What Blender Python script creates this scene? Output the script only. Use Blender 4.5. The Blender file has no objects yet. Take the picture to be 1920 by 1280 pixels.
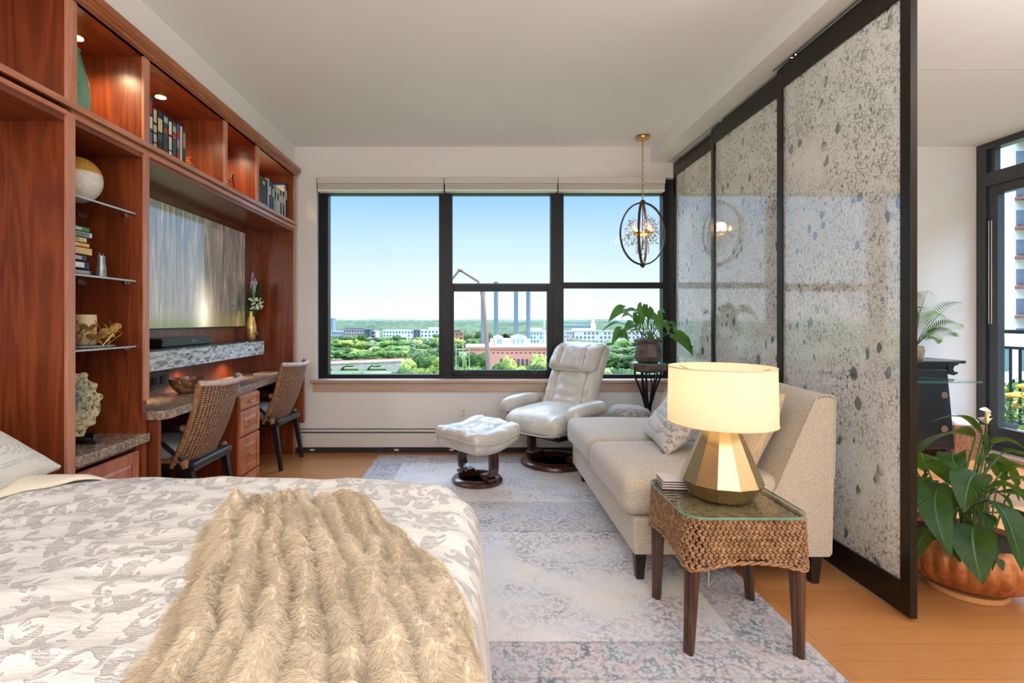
import bpy, bmesh, math, random
import numpy as np
from mathutils import Vector, Matrix, noise

# ------------------------------------------------------------------ camera
SC = bpy.context.scene
COL = SC.collection
cam_d = bpy.data.cameras.new('camera')
cam_d.lens = 18.0
cam_d.sensor_width = 36.0
cam_d.shift_x = 65 / 1920
cam_d.shift_y = -40 / 1920
cam_d.clip_start = 0.05
cam_d.clip_end = 9000
CAM = bpy.data.objects.new('camera', cam_d)
CAM.location = (0, 0, 1.18)
CAM.rotation_euler = (math.pi / 2, 0, 0)
COL.objects.link(CAM)
SC.camera = CAM

# ------------------------------------------------------------------ exposure
SC.view_settings.view_transform = 'Standard'
SC.view_settings.look = 'None'
SC.view_settings.exposure = 0.28
SC.view_settings.gamma = 1.0
SC.view_settings.use_curve_mapping = False
SC.cycles.max_bounces = 10
SC.cycles.diffuse_bounces = 5
SC.cycles.glossy_bounces = 4
SC.cycles.transparent_max_bounces = 16
SC.cycles.sample_clamp_indirect = 4.0
SC.cycles.caustics_reflective = False
SC.cycles.caustics_refractive = False

# ------------------------------------------------------------------ sky
WORLD = bpy.data.worlds.new('sky')
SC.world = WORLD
WORLD.use_nodes = True
_t = WORLD.node_tree
_t.nodes.clear()
_out = _t.nodes.new('ShaderNodeOutputWorld')
_bg = _t.nodes.new('ShaderNodeBackground')
_tc = _t.nodes.new('ShaderNodeTexCoord')
_sx = _t.nodes.new('ShaderNodeSeparateXYZ')
_t.links.new(_tc.outputs['Generated'], _sx.inputs[0])
_mr = _t.nodes.new('ShaderNodeMapRange')
_mr.inputs[1].default_value = -0.1
_mr.inputs[2].default_value = 0.9
_t.links.new(_sx.outputs['Z'], _mr.inputs[0])
_rp = _t.nodes.new('ShaderNodeValToRGB')
_t.links.new(_mr.outputs[0], _rp.inputs[0])
_e = _rp.color_ramp.elements
_e[0].position = 0.0
_e[0].color = (0.34, 0.35, 0.33, 1)
_e[1].position = 1.0
_e[1].color = (0.50, 0.68, 1.0, 1)
for _p, _c in ((0.09, (0.55, 0.62, 0.62)), (0.10, (0.92, 0.96, 1.0)), (0.17, (0.74, 0.87, 1.0)), (0.26, (0.50, 0.73, 1.0)),
               (0.35, (0.27, 0.54, 0.98)), (0.52, (0.55, 0.74, 1.0))):
    _n = _e.new(_p)
    _n.color = (*_c, 1)
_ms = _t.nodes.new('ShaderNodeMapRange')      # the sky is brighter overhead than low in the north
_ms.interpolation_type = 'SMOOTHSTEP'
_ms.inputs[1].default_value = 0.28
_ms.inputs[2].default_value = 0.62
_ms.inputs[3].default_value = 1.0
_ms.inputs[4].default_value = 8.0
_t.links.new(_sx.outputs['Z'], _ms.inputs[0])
_t.links.new(_rp.outputs[0], _bg.inputs[0])
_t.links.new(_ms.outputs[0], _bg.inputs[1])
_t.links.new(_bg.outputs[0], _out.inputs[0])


def light(name, kind, loc, power, color=(1, 1, 1), rot=(0, 0, 0), size=None, size_y=None, **kw):
    d = bpy.data.lights.new(name, kind)
    d.energy = power
    d.color = color
    if size is not None:
        if kind == 'AREA':
            d.shape = 'RECTANGLE'
            d.size = size
            d.size_y = size_y or size
        else:
            d.shadow_soft_size = size
    for k, v in kw.items():
        setattr(d, k, v)
    o = bpy.data.objects.new(name, d)
    o.location = loc
    o.rotation_euler = rot
    COL.objects.link(o)
    return o


def aim(o, d):
    o.rotation_euler = Vector(d).to_track_quat('-Z', 'Y').to_euler()


SUN = light('sun', 'SUN', (20, -20, 60), 3.6, (1.0, 0.95, 0.86), angle=math.radians(0.6))
aim(SUN, (-0.62, 0.0, -0.78))
# daylight portals in the two window openings
for _nm, _loc, _d, _sx2, _sy2 in (('window_portal', (0.15, 4.80, 1.5), (0, -1, 0), 3.2, 1.75),
                                  ('balcony_portal', (4.62, 3.0, 1.4), (-1, 0, 0), 3.1, 2.5)):
    _l = light(_nm, 'AREA', _loc, 1.0, size=_sx2, size_y=_sy2)
    aim(_l, _d)
    _l.data.cycles.is_portal = True
# added area lights out of view, filling the main and side rooms
_l = light('rear_fill', 'AREA', (0.6, -2.45, 1.5), 74, (0.93, 0.965, 1.0), size=4.8, size_y=2.3)
aim(_l, (0, 1, 0.1))
_l = light('main_room_bounce_fill', 'AREA', (0.1, -0.7, 1.75), 104, (0.90, 0.95, 1.0), size=2.2, size_y=1.6)
aim(_l, (0, -0.1, 1))
_l = light('side_room_bounce_fill', 'AREA', (3.1, 0.6, 1.7), 70, (0.92, 0.96, 1.0), size=1.6, size_y=1.6)
aim(_l, (0, -0.05, 1))

# ------------------------------------------------------------------ node helpers


def lin(c):
    r = []
    for v in c[:3]:
        v = v / 255.0
        r.append(v / 12.92 if v <= 0.04045 else ((v + 0.055) / 1.055) ** 2.4)
    return (*r, 1.0)


def nd(nt, t, ins=None, **props):
    n = nt.nodes.new(t)
    for k, v in props.items():
        setattr(n, k, v)
    for k, v in (ins or {}).items():
        s = n.inputs[k]
        if isinstance(v, bpy.types.NodeSocket):
            nt.links.new(v, s)
        else:
            s.default_value = v
    return n


def mth(nt, op, a, b=0.0, c=None, clamp=False):
    ins = {0: a, 1: b}
    if c is not None:
        ins[2] = c
    return nd(nt, 'ShaderNodeMath', ins, operation=op, use_clamp=clamp).outputs[0]


def vmth(nt, op, a, b):
    return nd(nt, 'ShaderNodeVectorMath', {0: a, 1: b}, operation=op).outputs[0]


def ramp(nt, fac, stops, interp='LINEAR'):
    n = nd(nt, 'ShaderNodeValToRGB', {0: fac})
    cr = n.color_ramp
    cr.interpolation = interp
    while len(cr.elements) < len(stops):
        cr.elements.new(0.5)
    for e, (p, c) in zip(cr.elements, stops):
        e.position = p
        e.color = c if len(c) == 4 else (*c, 1)
    return n.outputs[0]


def mixc(nt, fac, a, b, blend='MIX'):
    n = nd(nt, 'ShaderNodeMix', {0: fac, 6: a, 7: b}, data_type='RGBA', blend_type=blend)
    return n.outputs[2]


def maprange(nt, v, a, b, c=0.0, d=1.0, smooth=False):
    return nd(nt, 'ShaderNodeMapRange', {0: v, 1: a, 2: b, 3: c, 4: d},
              interpolation_type='SMOOTHSTEP' if smooth else 'LINEAR').outputs[0]


def newmat(name):
    m = bpy.data.materials.new(name)
    m.use_nodes = True
    nt = m.node_tree
    b = nt.nodes['Principled BSDF']
    co = nt.nodes.new('ShaderNodeTexCoord').outputs['Object']
    return m, nt, b, co


def setp(b, **kw):
    names = dict(rough='Roughness', metal='Metallic', coat='Coat Weight', coatr='Coat Roughness', spec='Specular IOR Level',
                 ior='IOR', trans='Transmission Weight', sheen='Sheen Weight', sub='Subsurface Weight', alpha='Alpha',
                 base='Base Color', emit='Emission Color', emits='Emission Strength', sheenr='Sheen Roughness', sheent='Sheen Tint')
    for k, v in kw.items():
        b.inputs[names[k]].default_value = v


def bump(nt, b, h, strength=0.3, dist=0.01):
    n = nd(nt, 'ShaderNodeBump', {'Height': h, 'Strength': strength, 'Distance': dist})
    nt.links.new(n.outputs[0], b.inputs['Normal'])
    return n


def mapping(nt, co, scale=(1, 1, 1), rot=(0, 0, 0), loc=(0, 0, 0)):
    return nd(nt, 'ShaderNodeMapping', {'Vector': co, 'Scale': scale, 'Rotation': rot, 'Location': loc}).outputs[0]


def noi(nt, co, scale, detail=3.0, rough=0.5, dist=0.0, out=0):
    return nd(nt, 'ShaderNodeTexNoise', {'Vector': co, 'Scale': scale, 'Detail': detail, 'Roughness': rough, 'Distortion': dist}).outputs[out]


def simple(name, col, rough=0.5, metal=0.0, var=0.12, scale=12.0, bmp=0.0, bscale=80.0, **kw):
    m, nt, b, co = newmat(name)
    c = lin(col)
    f = noi(nt, co, scale, 4.0)
    d = tuple(max(0, v * (1 - var)) for v in c[:3])
    e = tuple(min(1, v * (1 + var)) for v in c[:3])
    nt.links.new(ramp(nt, f, ((0.3, d), (0.7, e))), b.inputs['Base Color'])
    setp(b, rough=rough, metal=metal, **kw)
    if bmp:
        bump(nt, b, noi(nt, co, bscale, 3.0), bmp, 0.004)
    return m


def thin_glass(name, tint=(0.93, 0.97, 0.95), ior=1.5, rough=0.0, spec=1.0):
    m = bpy.data.materials.new(name)
    m.use_nodes = True
    nt = m.node_tree
    nt.nodes.clear()
    o = nd(nt, 'ShaderNodeOutputMaterial')
    t = nd(nt, 'ShaderNodeBsdfTransparent', {0: (*tint, 1)})
    g = nd(nt, 'ShaderNodeBsdfGlossy', {'Color': (1, 1, 1, 1), 'Roughness': rough})
    f = nd(nt, 'ShaderNodeFresnel', {'IOR': ior})
    bf = nd(nt, 'ShaderNodeNewGeometry').outputs['Backfacing']
    f2 = mth(nt, 'MULTIPLY', mth(nt, 'MULTIPLY', f.outputs[0], spec), mth(nt, 'SUBTRACT', 1.0, bf))
    x = nd(nt, 'ShaderNodeMixShader', {0: f2, 1: t.outputs[0], 2: g.outputs[0]})
    nt.links.new(x.outputs[0], o.inputs[0])
    return m


def emissive(name, col, strength):
    m, nt, b, co = newmat(name)
    setp(b, base=(0.8, 0.8, 0.8, 1), emit=(*col, 1), emits=strength)
    return m


# ------------------------------------------------------------------ materials
M = {}


def wood(name, axis, dark, mid, light_, rough=0.32, coat=0.35, wscale=1.0, contrast=1.0):
    m, nt, b, co = newmat(name)
    st = {'x': (0.09, 1, 1), 'y': (1, 0.09, 1), 'z': (1, 1, 0.09)}[axis]
    v = mapping(nt, co, tuple(s * wscale for s in st))
    n1 = noi(nt, v, 5.5, 4.0, 0.55, 0.9)
    rings = mth(nt, 'FRACT', mth(nt, 'MULTIPLY', n1, 7.0))
    rings = maprange(nt, mth(nt, 'ABSOLUTE', mth(nt, 'SUBTRACT', rings, 0.5)), 0.0, 0.5)
    v2 = mapping(nt, co, tuple((0.02 if s < 0.5 else 1.0) * 1 for s in st))
    n2 = noi(nt, v2, 160.0, 2.0, 0.6)
    f = mth(nt, 'ADD', mth(nt, 'MULTIPLY', rings, 0.32 * contrast), mth(nt, 'MULTIPLY', n2, 0.35))
    f = mth(nt, 'ADD', f, mth(nt, 'MULTIPLY', noi(nt, co, 1.6, 2.0), 0.35))
    nt.links.new(ramp(nt, f, ((0.25, lin(dark)), (0.52, lin(mid)), (0.85, lin(light_)))), b.inputs['Base Color'])
    setp(b, rough=rough, coat=coat, coatr=0.25)
    bump(nt, b, n2, 0.06, 0.002)
    return m


CH = ((94, 40, 20), (124, 57, 28), (152, 78, 40))
M['cherry_v'] = wood('cherry_vertical', 'z', *CH)
M['cherry_h'] = wood('cherry_long', 'y', *CH)
M['cherry_x'] = wood('cherry_deep', 'x', *CH)
M['cherry_edge_glare'] = wood('cherry_edge_glare', 'y', (160, 96, 68), (182, 118, 90), (200, 140, 112), 0.3, 0.5)  # glare on the front edges painted in as paler wood tones
M['cherry_stile_glare'] = wood('cherry_stile_glare', 'z', (160, 96, 68), (182, 118, 90), (200, 140, 112), 0.3, 0.5)  # same painted-in glare, with the grain upright
M['crown'] = wood('cherry_crown', 'y', (134, 72, 34), (160, 94, 50), (178, 114, 66), 0.35, 0.4)
M['drawer'] = wood('cherry_drawer', 'z', (138, 68, 36), (172, 96, 56), (196, 122, 78), 0.3, 0.5)
M['dark_wood'] = wood('walnut_dark', 'z', (38, 18, 13), (62, 28, 20), (86, 42, 30), 0.25, 0.7)
M['leg_wood'] = wood('leg_brown', 'z', (44, 26, 18), (70, 42, 28), (96, 62, 42), 0.4, 0.2, 2.0)
M['sill'] = wood('sill_maple', 'x', (176, 146, 124), (192, 164, 142), (206, 182, 160), 0.4, 0.2, 1.0, 0.5)

# floor: bamboo strip planks running left-right
m, nt, b, co = newmat('bamboo_floor')
br = nd(nt, 'ShaderNodeTexBrick', {'Vector': co, 'Color1': (0.2, 0.2, 0.2, 1), 'Color2': (0.8, 0.8, 0.8, 1), 'Mortar': (0, 0, 0, 1),
                                   'Scale': 1.0, 'Mortar Size': 0.0012, 'Bias': 0.0, 'Brick Width': 0.95, 'Row Height': 0.093},
        offset=0.37)
n2 = noi(nt, mapping(nt, co, (0.5, 14, 1)), 9.0, 3.0, 0.6)
n3 = noi(nt, mapping(nt, co, (3, 60, 1)), 8.0, 2.0, 0.6)
f = mth(nt, 'ADD', mth(nt, 'MULTIPLY', br.outputs[0], 0.35), mth(nt, 'ADD', mth(nt, 'MULTIPLY', n2, 0.35), mth(nt, 'MULTIPLY', n3, 0.3)))
c = ramp(nt, f, ((0.2, lin((158, 100, 56))), (0.5, lin((182, 122, 70))), (0.8, lin((202, 146, 92)))))
c = mixc(nt, mth(nt, 'MULTIPLY', br.outputs['Fac'], 0.45), c, lin((110, 66, 32)))
nt.links.new(c, b.inputs['Base Color'])
setp(b, rough=0.28, coat=0.25, coatr=0.12)
bump(nt, b, n3, 0.03, 0.002)
M['floor'] = m

M['wall'] = simple('wall_paint', (228, 224, 218), 0.85, var=0.02, scale=3, bmp=0.04, bscale=160)
M['ceiling'] = simple('ceiling_paint', (236, 235, 233), 0.9, var=0.02, scale=2, bmp=0.03, bscale=120)
M['trim'] = simple('white_trim', (232, 230, 226), 0.5, var=0.02)
M['black_frame'] = simple('black_window_frame', (10, 11, 13), 0.4, var=0.1, spec=0.3)
M['grey_frame'] = simple('balcony_frame', (52, 54, 58), 0.35, var=0.08, coat=0.2)
M['panel_frame'] = simple('bronze_panel_frame', (42, 35, 28), 0.3, metal=0.55, var=0.1)
M['black_metal'] = simple('black_iron', (20, 20, 22), 0.45, metal=0.4, var=0.2)
M['black_wood'] = simple('ebonised_wood', (24, 25, 28), 0.35, var=0.25, scale=20, coat=0.2)
M['black_gloss'] = simple('black_plastic', (22, 23, 26), 0.3, var=0.05)
M['heater'] = simple('heater_enamel', (214, 209, 202), 0.5, var=0.02)
M['slot'] = simple('dark_slot', (40, 40, 42), 0.6, var=0.1)
M['outlet'] = simple('outlet_plastic', (226, 222, 214), 0.35, var=0.01)
M['chrome'] = simple('chrome', (200, 200, 204), 0.12, metal=1.0, var=0.03)
M['brass'] = simple('brass', (206, 168, 92), 0.22, metal=1.0, var=0.06)
M['gold_leaf'] = simple('gold_leaf', (214, 178, 112), 0.38, metal=0.75, var=0.25, scale=30, bmp=0.2, bscale=120)
M['shade_blind'] = simple('blind_fabric', (208, 203, 194), 0.85, var=0.03, scale=40)
M['glass'] = thin_glass('window_glass', (0.985, 0.99, 0.99), 1.45, 0.0, 0.3)
M['shelf_glass'] = thin_glass('shelf_glass', (0.86, 0.93, 0.92), 1.5)
M['table_glass'] = thin_glass('table_glass', (0.88, 0.95, 0.93), 1.55)
m, nt, b, co = newmat('green_glass_edge')
setp(b, base=lin((120, 190, 178)), rough=0.08, trans=0.5, ior=1.5)
M['glass_edge'] = m
m, nt, b, co = newmat('bright_glass_edge')
setp(b, base=lin((196, 206, 214)), rough=0.08, trans=0.3, ior=1.5)
M['shelf_edge'] = m
M['puck'] = emissive('puck_light_lens', (1.0, 0.86, 0.66), 9.0)
M['bulb'] = emissive('warm_bulb', (1.0, 0.72, 0.38), 14.0)

# granite-look laminate
m, nt, b, co = newmat('laminate_stone')
n1 = noi(nt, co, 26, 6, 0.7)
n2 = nd(nt, 'ShaderNodeTexVoronoi', {'Vector': co, 'Scale': 95.0}).outputs['Distance']
f = mth(nt, 'ADD', mth(nt, 'MULTIPLY', n1, 0.75), mth(nt, 'MULTIPLY', n2, 0.35))
nt.links.new(ramp(nt, f, ((0.32, lin((74, 60, 54))), (0.48, lin((122, 100, 86))), (0.6, lin((152, 128, 110))), (0.75, lin((178, 160, 146))))), b.inputs['Base Color'])
setp(b, rough=0.25, coat=0.3)
M['laminate'] = m

# split-face slate shelf
m, nt, b, co = newmat('split_stone')
v = mapping(nt, co, (1, 1.0, 1.9), (0.5, 0, 0))
vo = nd(nt, 'ShaderNodeTexVoronoi', {'Vector': v, 'Scale': 17.0, 'Randomness': 1.0}, feature='F1')
n1 = noi(nt, v, 30, 5, 0.6)
f = mth(nt, 'ADD', mth(nt, 'MULTIPLY', vo.outputs['Distance'], 0.8), mth(nt, 'MULTIPLY', n1, 0.5))
nt.links.new(ramp(nt, f, ((0.25, lin((160, 170, 174))), (0.5, lin((192, 200, 202))), (0.8, lin((222, 226, 224))))), b.inputs['Base Color'])
setp(b, rough=0.32, spec=0.7, metal=0.15)
bump(nt, b, f, 1.0, 0.03)
M['slate'] = m
M['slate_top'] = simple('slate_top', (44, 46, 52), 0.3, var=0.2)

# fabrics


def fabric(name, dark, lite, scale=420.0, rough=0.9, bm=0.25, sheen=0.25):
    m, nt, b, co = newmat(name)
    wx = nd(nt, 'ShaderNodeTexWave', {'Vector': co, 'Scale': scale / 6.3, 'Distortion': 2.0, 'Detail': 2.0, 'Detail Scale': 3.0}, bands_direction='Y').outputs['Fac']
    wz = nd(nt, 'ShaderNodeTexWave', {'Vector': mapping(nt, co, (1, 1, 1), (0.7, 0.5, 0.4)), 'Scale': scale / 6.3, 'Distortion': 2.0, 'Detail': 2.0}, bands_direction='Z').outputs['Fac']
    n1 = noi(nt, co, scale * 0.7, 2.0)
    f = mth(nt, 'ADD', mth(nt, 'MULTIPLY', mth(nt, 'ADD', wx, wz), 0.3), mth(nt, 'MULTIPLY', n1, 0.5))
    nt.links.new(ramp(nt, f, ((0.25, lin(dark)), (0.75, lin(lite)))), b.inputs['Base Color'])
    setp(b, rough=rough, sheen=sheen)
    bump(nt, b, f, bm, 0.003)
    return m


m, nt, b, co = newmat('sofa_tweed')
f = mth(nt, 'ADD', mth(nt, 'MULTIPLY', noi(nt, mapping(nt, co, (1, 1, .45)), 330, 2, .7), .6), mth(nt, 'MULTIPLY', noi(nt, mapping(nt, co, (.5, .5, 1.6)), 200, 2, .6), .4))
nt.links.new(ramp(nt, f, ((.34, lin((152, 138, 120))), (.5, lin((184, 171, 154))), (.66, lin((206, 196, 180))))), b.inputs['Base Color'])
setp(b, rough=.9, sheen=.2)
bump(nt, b, f, .35, .004)
M['sofa'] = m
M['cushion_beige'] = fabric('beige_weave', (168, 142, 110), (206, 182, 150), 380)
M['seat_pad'] = fabric('seat_pad', (196, 198, 204), (222, 222, 224), 500)
M['cream_linen'] = fabric('cream_linen', (206, 192, 168), (226, 214, 194), 520)
M['white_cloth'] = fabric('white_cloth', (206, 204, 200), (232, 230, 226), 300)

# leather
m, nt, b, co = newmat('ivory_leather')
n1 = noi(nt, co, 9, 4, 0.6)
nt.links.new(ramp(nt, n1, ((0.3, lin((186, 180, 168))), (0.7, lin((206, 201, 190))))), b.inputs['Base Color'])
setp(b, rough=0.36, spec=0.5, coat=0.2, coatr=0.25)
wr = noi(nt, mapping(nt, co, (2.2, 2.2, 0.8)), 9, 3, 0.55, 1.2)
vo = nd(nt, 'ShaderNodeTexVoronoi', {'Vector': co, 'Scale': 260.0}).outputs['Distance']
bump(nt, b, mth(nt, 'ADD', wr, mth(nt, 'MULTIPLY', vo, 0.012)), 0.22, 0.03)
M['leather'] = m
M['piping'] = simple('leather_piping', (196, 190, 178), 0.45, var=0.04)

# jacquard duvet: cream ground with grey striped scroll leaves
def scroll_layer(nt, co, scale, seed, r_out=0.40, r_in=0.30, off=0.17):
    v = mapping(nt, co, (scale, scale, 0.0), (0, 0, 0.6 + seed), (seed * 3.1, seed * 1.7, 0))
    wob = noi(nt, v, 1.6, 2.0, 0.5, 0.0, out=1)
    v = vmth(nt, 'ADD', v, nd(nt, 'ShaderNodeVectorMath', {0: vmth(nt, 'SUBTRACT', wob, (0.5, 0.5, 0.5)), 3: 0.7}, operation='SCALE').outputs[0])
    vo = nd(nt, 'ShaderNodeTexVoronoi', {'Vector': v, 'Scale': 1.0, 'Randomness': 0.75}, voronoi_dimensions='2D')
    p = vmth(nt, 'SUBTRACT', v, vo.outputs['Position'])
    sc = nd(nt, 'ShaderNodeSeparateColor', {0: vo.outputs['Color']})
    ang = mth(nt, 'MULTIPLY', sc.outputs[0], 6.283)
    rr = nd(nt, 'ShaderNodeVectorRotate', {'Vector': p, 'Angle': ang}, rotation_type='Z_AXIS').outputs[0]
    sq = vmth(nt, 'MULTIPLY', rr, (1.0, 1.25, 0))
    d1 = nd(nt, 'ShaderNodeVectorMath', {0: sq}, operation='LENGTH').outputs['Value']
    d2 = nd(nt, 'ShaderNodeVectorMath', {0: vmth(nt, 'ADD', sq, (off, off * 0.55, 0))}, operation='LENGTH').outputs['Value']
    d3 = nd(nt, 'ShaderNodeVectorMath', {0: vmth(nt, 'ADD', sq, (off + 0.05, off * 0.2, 0))}, operation='LENGTH').outputs['Value']
    a = maprange(nt, d1, r_out, r_out - 0.03)
    bq = maprange(nt, d2, r_in - 0.03, r_in)
    cres = mth(nt, 'MULTIPLY', a, bq)
    dot = maprange(nt, d3, 0.11, 0.08)
    return mth(nt, 'MAXIMUM', cres, dot)


def duvet_mat(name, ground, grey, k=1.0, up='z'):
    m, nt, b, co = newmat(name)
    if up == 'y':
        co = mapping(nt, co, (1, 1, 1), (math.pi / 2, 0, 0))
    s1 = scroll_layer(nt, co, 11.0 * k, 0.0)
    s2 = scroll_layer(nt, co, 14.5 * k, 1.3, 0.34, 0.26, 0.2)
    s = mth(nt, 'MAXIMUM', s1, s2)
    st = nd(nt, 'ShaderNodeTexWave', {'Vector': co, 'Scale': 60.0, 'Distortion': 6.0, 'Detail': 2.0, 'Detail Scale': 2.0}, bands_direction='Y').outputs['Fac']
    st = maprange(nt, st, 0.25, 0.6)
    g = mixc(nt, st, lin(grey), lin(tuple(min(255, v + 38) for v in grey)))
    c = mixc(nt, s, lin(ground), g)
    nt.links.new(c, b.inputs['Base Color'])
    rg = maprange(nt, s, 0, 1, 0.75, 0.45)
    nt.links.new(rg, b.inputs['Roughness'])
    setp(b, sheen=0.2)
    h = mth(nt, 'ADD', mth(nt, 'MULTIPLY', s, -0.5), mth(nt, 'ADD', mth(nt, 'MULTIPLY', noi(nt, mapping(nt, co, (1.0, 3.0, 1)), 16, 4, 0.6), 1.1), mth(nt, 'MULTIPLY', noi(nt, co, 300, 2), 0.12)))
    bump(nt, b, h, 0.55, 0.012)
    return m


M['duvet'] = duvet_mat('jacquard_duvet', (216, 212, 206), (162, 157, 152))
M['sham'] = duvet_mat('jacquard_sham', (214, 210, 200), (190, 186, 176), 1.3, 'y')
M['damask'] = duvet_mat('silver_damask', (206, 202, 196), (140, 130, 122), 2.2, 'y')

m, nt, b, co = newmat('cream_plush')
n1 = noi(nt, co, 7, 3)
n2 = noi(nt, co, 140, 2)
f = mth(nt, 'ADD', mth(nt, 'MULTIPLY', n1, 0.5), mth(nt, 'MULTIPLY', n2, 0.5))
nt.links.new(ramp(nt, f, ((0.3, lin((204, 184, 152))), (0.55, lin((226, 208, 180))), (0.75, lin((242, 230, 210))))), b.inputs['Base Color'])
setp(b, rough=0.85, sheen=0.4)
M['plush'] = m
M['pouf_fur'] = simple('grey_fur', (150, 142, 136), 0.9, var=0.45, scale=40, bmp=0.8, bscale=150, sheen=0.4)

# rug
m, nt, b, co = newmat('faded_rug')      # object origin is the rug centre
sp = nd(nt, 'ShaderNodeSeparateXYZ', {0: co})
X, Y = sp.outputs[0], sp.outputs[1]
HX, HY = 1.03, 1.41
ex = mth(nt, 'SUBTRACT', HX, mth(nt, 'ABSOLUTE', X))
ey = mth(nt, 'SUBTRACT', HY, mth(nt, 'ABSOLUTE', Y))
edge = mth(nt, 'MINIMUM', ex, ey)
ymid = mth(nt, 'ABSOLUTE', mth(nt, 'SUBTRACT', Y, 0.03))
midb = maprange(nt, ymid, 0.24, 0.22)
border = mth(nt, 'MAXIMUM', maprange(nt, edge, 0.245, 0.235), mth(nt, 'MULTIPLY', midb, 0.75))
lines = mth(nt, 'MAXIMUM', maprange(nt, mth(nt, 'ABSOLUTE', mth(nt, 'SUBTRACT', edge, 0.24)), 0.009, 0.004),
            maprange(nt, mth(nt, 'ABSOLUTE', mth(nt, 'SUBTRACT', edge, 0.05)), 0.009, 0.004))
lines = mth(nt, 'MAXIMUM', lines, maprange(nt, mth(nt, 'ABSOLUTE', mth(nt, 'SUBTRACT', ymid, 0.23)), 0.009, 0.004))
wr = noi(nt, co, 60, 2, 0.6)
vw = vmth(nt, 'ADD', co, nd(nt, 'ShaderNodeVectorMath', {0: noi(nt, co, 9, 2, out=1), 3: 0.05}, operation='SCALE').outputs[0])
vo1 = nd(nt, 'ShaderNodeTexVoronoi', {'Vector': vw, 'Scale': 7.5, 'Randomness': 0.45}, voronoi_dimensions='2D')
rings = mth(nt, 'SINE', mth(nt, 'MULTIPLY', vo1.outputs['Distance'], 21.0))
vo2 = nd(nt, 'ShaderNodeTexVoronoi', {'Vector': vw, 'Scale': 66.0}, voronoi_dimensions='2D')
pat = mth(nt, 'ADD', mth(nt, 'MULTIPLY', rings, 0.16), mth(nt, 'MULTIPLY', vo2.outputs['Distance'], 0.85))
speck = noi(nt, co, 115, 4, 0.85)
ink = maprange(nt, mth(nt, 'ADD', pat, mth(nt, 'MULTIPLY', speck, 1.25)), 0.84, 1.12)
wear = maprange(nt, noi(nt, co, 2.1, 4, 0.62), 0.42, 0.58)
wear2 = maprange(nt, noi(nt, mapping(nt, co, (1, 1, 1), (0, 0, 0), (5, 2, 0)), 6.0, 4, 0.7), 0.32, 0.66)
amt = mth(nt, 'MULTIPLY', ink, mth(nt, 'ADD', mth(nt, 'MULTIPLY', border, mth(nt, 'ADD', 0.32, mth(nt, 'MULTIPLY', wear2, 0.6))), mth(nt, 'MULTIPLY', mth(nt, 'MULTIPLY', wear, wear2), mth(nt, 'SUBTRACT', 1.05, border))), clamp=True)
hue = ramp(nt, noi(nt, co, 8.5, 2, 0.5), ((0.36, lin((78, 92, 104))), (0.47, lin((98, 102, 110))), (0.52, lin((180, 146, 152))), (0.6, lin((126, 118, 116))), (0.68, lin((98, 118, 124)))))
ground = ramp(nt, noi(nt, co, 3.0, 3), ((0.3, lin((196, 196, 200))), (0.5, lin((208, 204, 202))), (0.7, lin((216, 206, 194)))))
ground = mixc(nt, mth(nt, 'MULTIPLY', border, 0.48), ground, lin((150, 150, 160)))
c = mixc(nt, amt, ground, hue)
c = mixc(nt, mth(nt, 'MULTIPLY', lines, mth(nt, 'ADD', 0.12, mth(nt, 'MULTIPLY', wear2, 0.35))), c, lin((96, 96, 104)))
c = mixc(nt, 0.4, c, mixc(nt, wr, lin((150, 146, 146)), lin((240, 236, 230))), 'SOFT_LIGHT')
nt.links.new(c, b.inputs['Base Color'])
setp(b, rough=0.95, sheen=0.15)
bump(nt, b, mth(nt, 'ADD', wr, noi(nt, co, 260, 2)), 0.5, 0.006)
M['rug'] = m

# crackled silver-leaf glass of the sliding panels (in the Y-Z plane)
m = bpy.data.materials.new('crackle_glass')
m.use_nodes = True
nt = m.node_tree
b = nt.nodes['Principled BSDF']
out = nt.nodes['Material Output']
co = nt.nodes.new('ShaderNodeTexCoord').outputs['Object']
v0 = mapping(nt, co, (0, 1, 1))
v0w = vmth(nt, 'ADD', v0, nd(nt, 'ShaderNodeVectorMath', {0: noi(nt, v0, 24, 2, out=1), 3: 0.02}, operation='SCALE').outputs[0])
ck = nd(nt, 'ShaderNodeTexVoronoi', {'Vector': v0w, 'Scale': 52.0}, feature='DISTANCE_TO_EDGE').outputs['Distance']
cr1 = mth(nt, 'MULTIPLY', maprange(nt, ck, 0.07, 0.02), maprange(nt, noi(nt, v0, 14, 3, .7), .34, .56))
dens = maprange(nt, noi(nt, v0, 2.6, 4, 0.6), 0.36, 0.62)
speck = maprange(nt, noi(nt, mapping(nt, v0, (1, 1, .7), (.4, 0, 0)), 58, 4, 0.7), 0.545, 0.60)
sp1 = nd(nt, 'ShaderNodeTexVoronoi', {'Vector': mapping(nt, v0w, (1, 1.0, 0.62), (0.35, 0, 0)), 'Scale': 24.0, 'Randomness': 1.0}, feature='F1')
rnd = nd(nt, 'ShaderNodeSeparateColor', {0: sp1.outputs['Color']})
szz = maprange(nt, rnd.outputs[0], 0.52, 1.0, 0.08, 0.56)
spots = mth(nt, 'MULTIPLY', mth(nt, 'LESS_THAN', sp1.outputs['Distance'], szz), maprange(nt, noi(nt, mapping(nt, v0, (1, 1, 1), (0, 0, 0), (0, 4, 7)), 3.2, 3), 0.44, 0.50))
mask = mth(nt, 'MAXIMUM', mth(nt, 'MULTIPLY', cr1, mth(nt, 'ADD', 0.3, mth(nt, 'MULTIPLY', dens, 0.7))), mth(nt, 'MULTIPLY', speck, mth(nt, 'ADD', 0.2, mth(nt, 'MULTIPLY', dens, 0.8))))
mask = mth(nt, 'MAXIMUM', mask, mth(nt, 'MULTIPLY', spots, 0.8))
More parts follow.
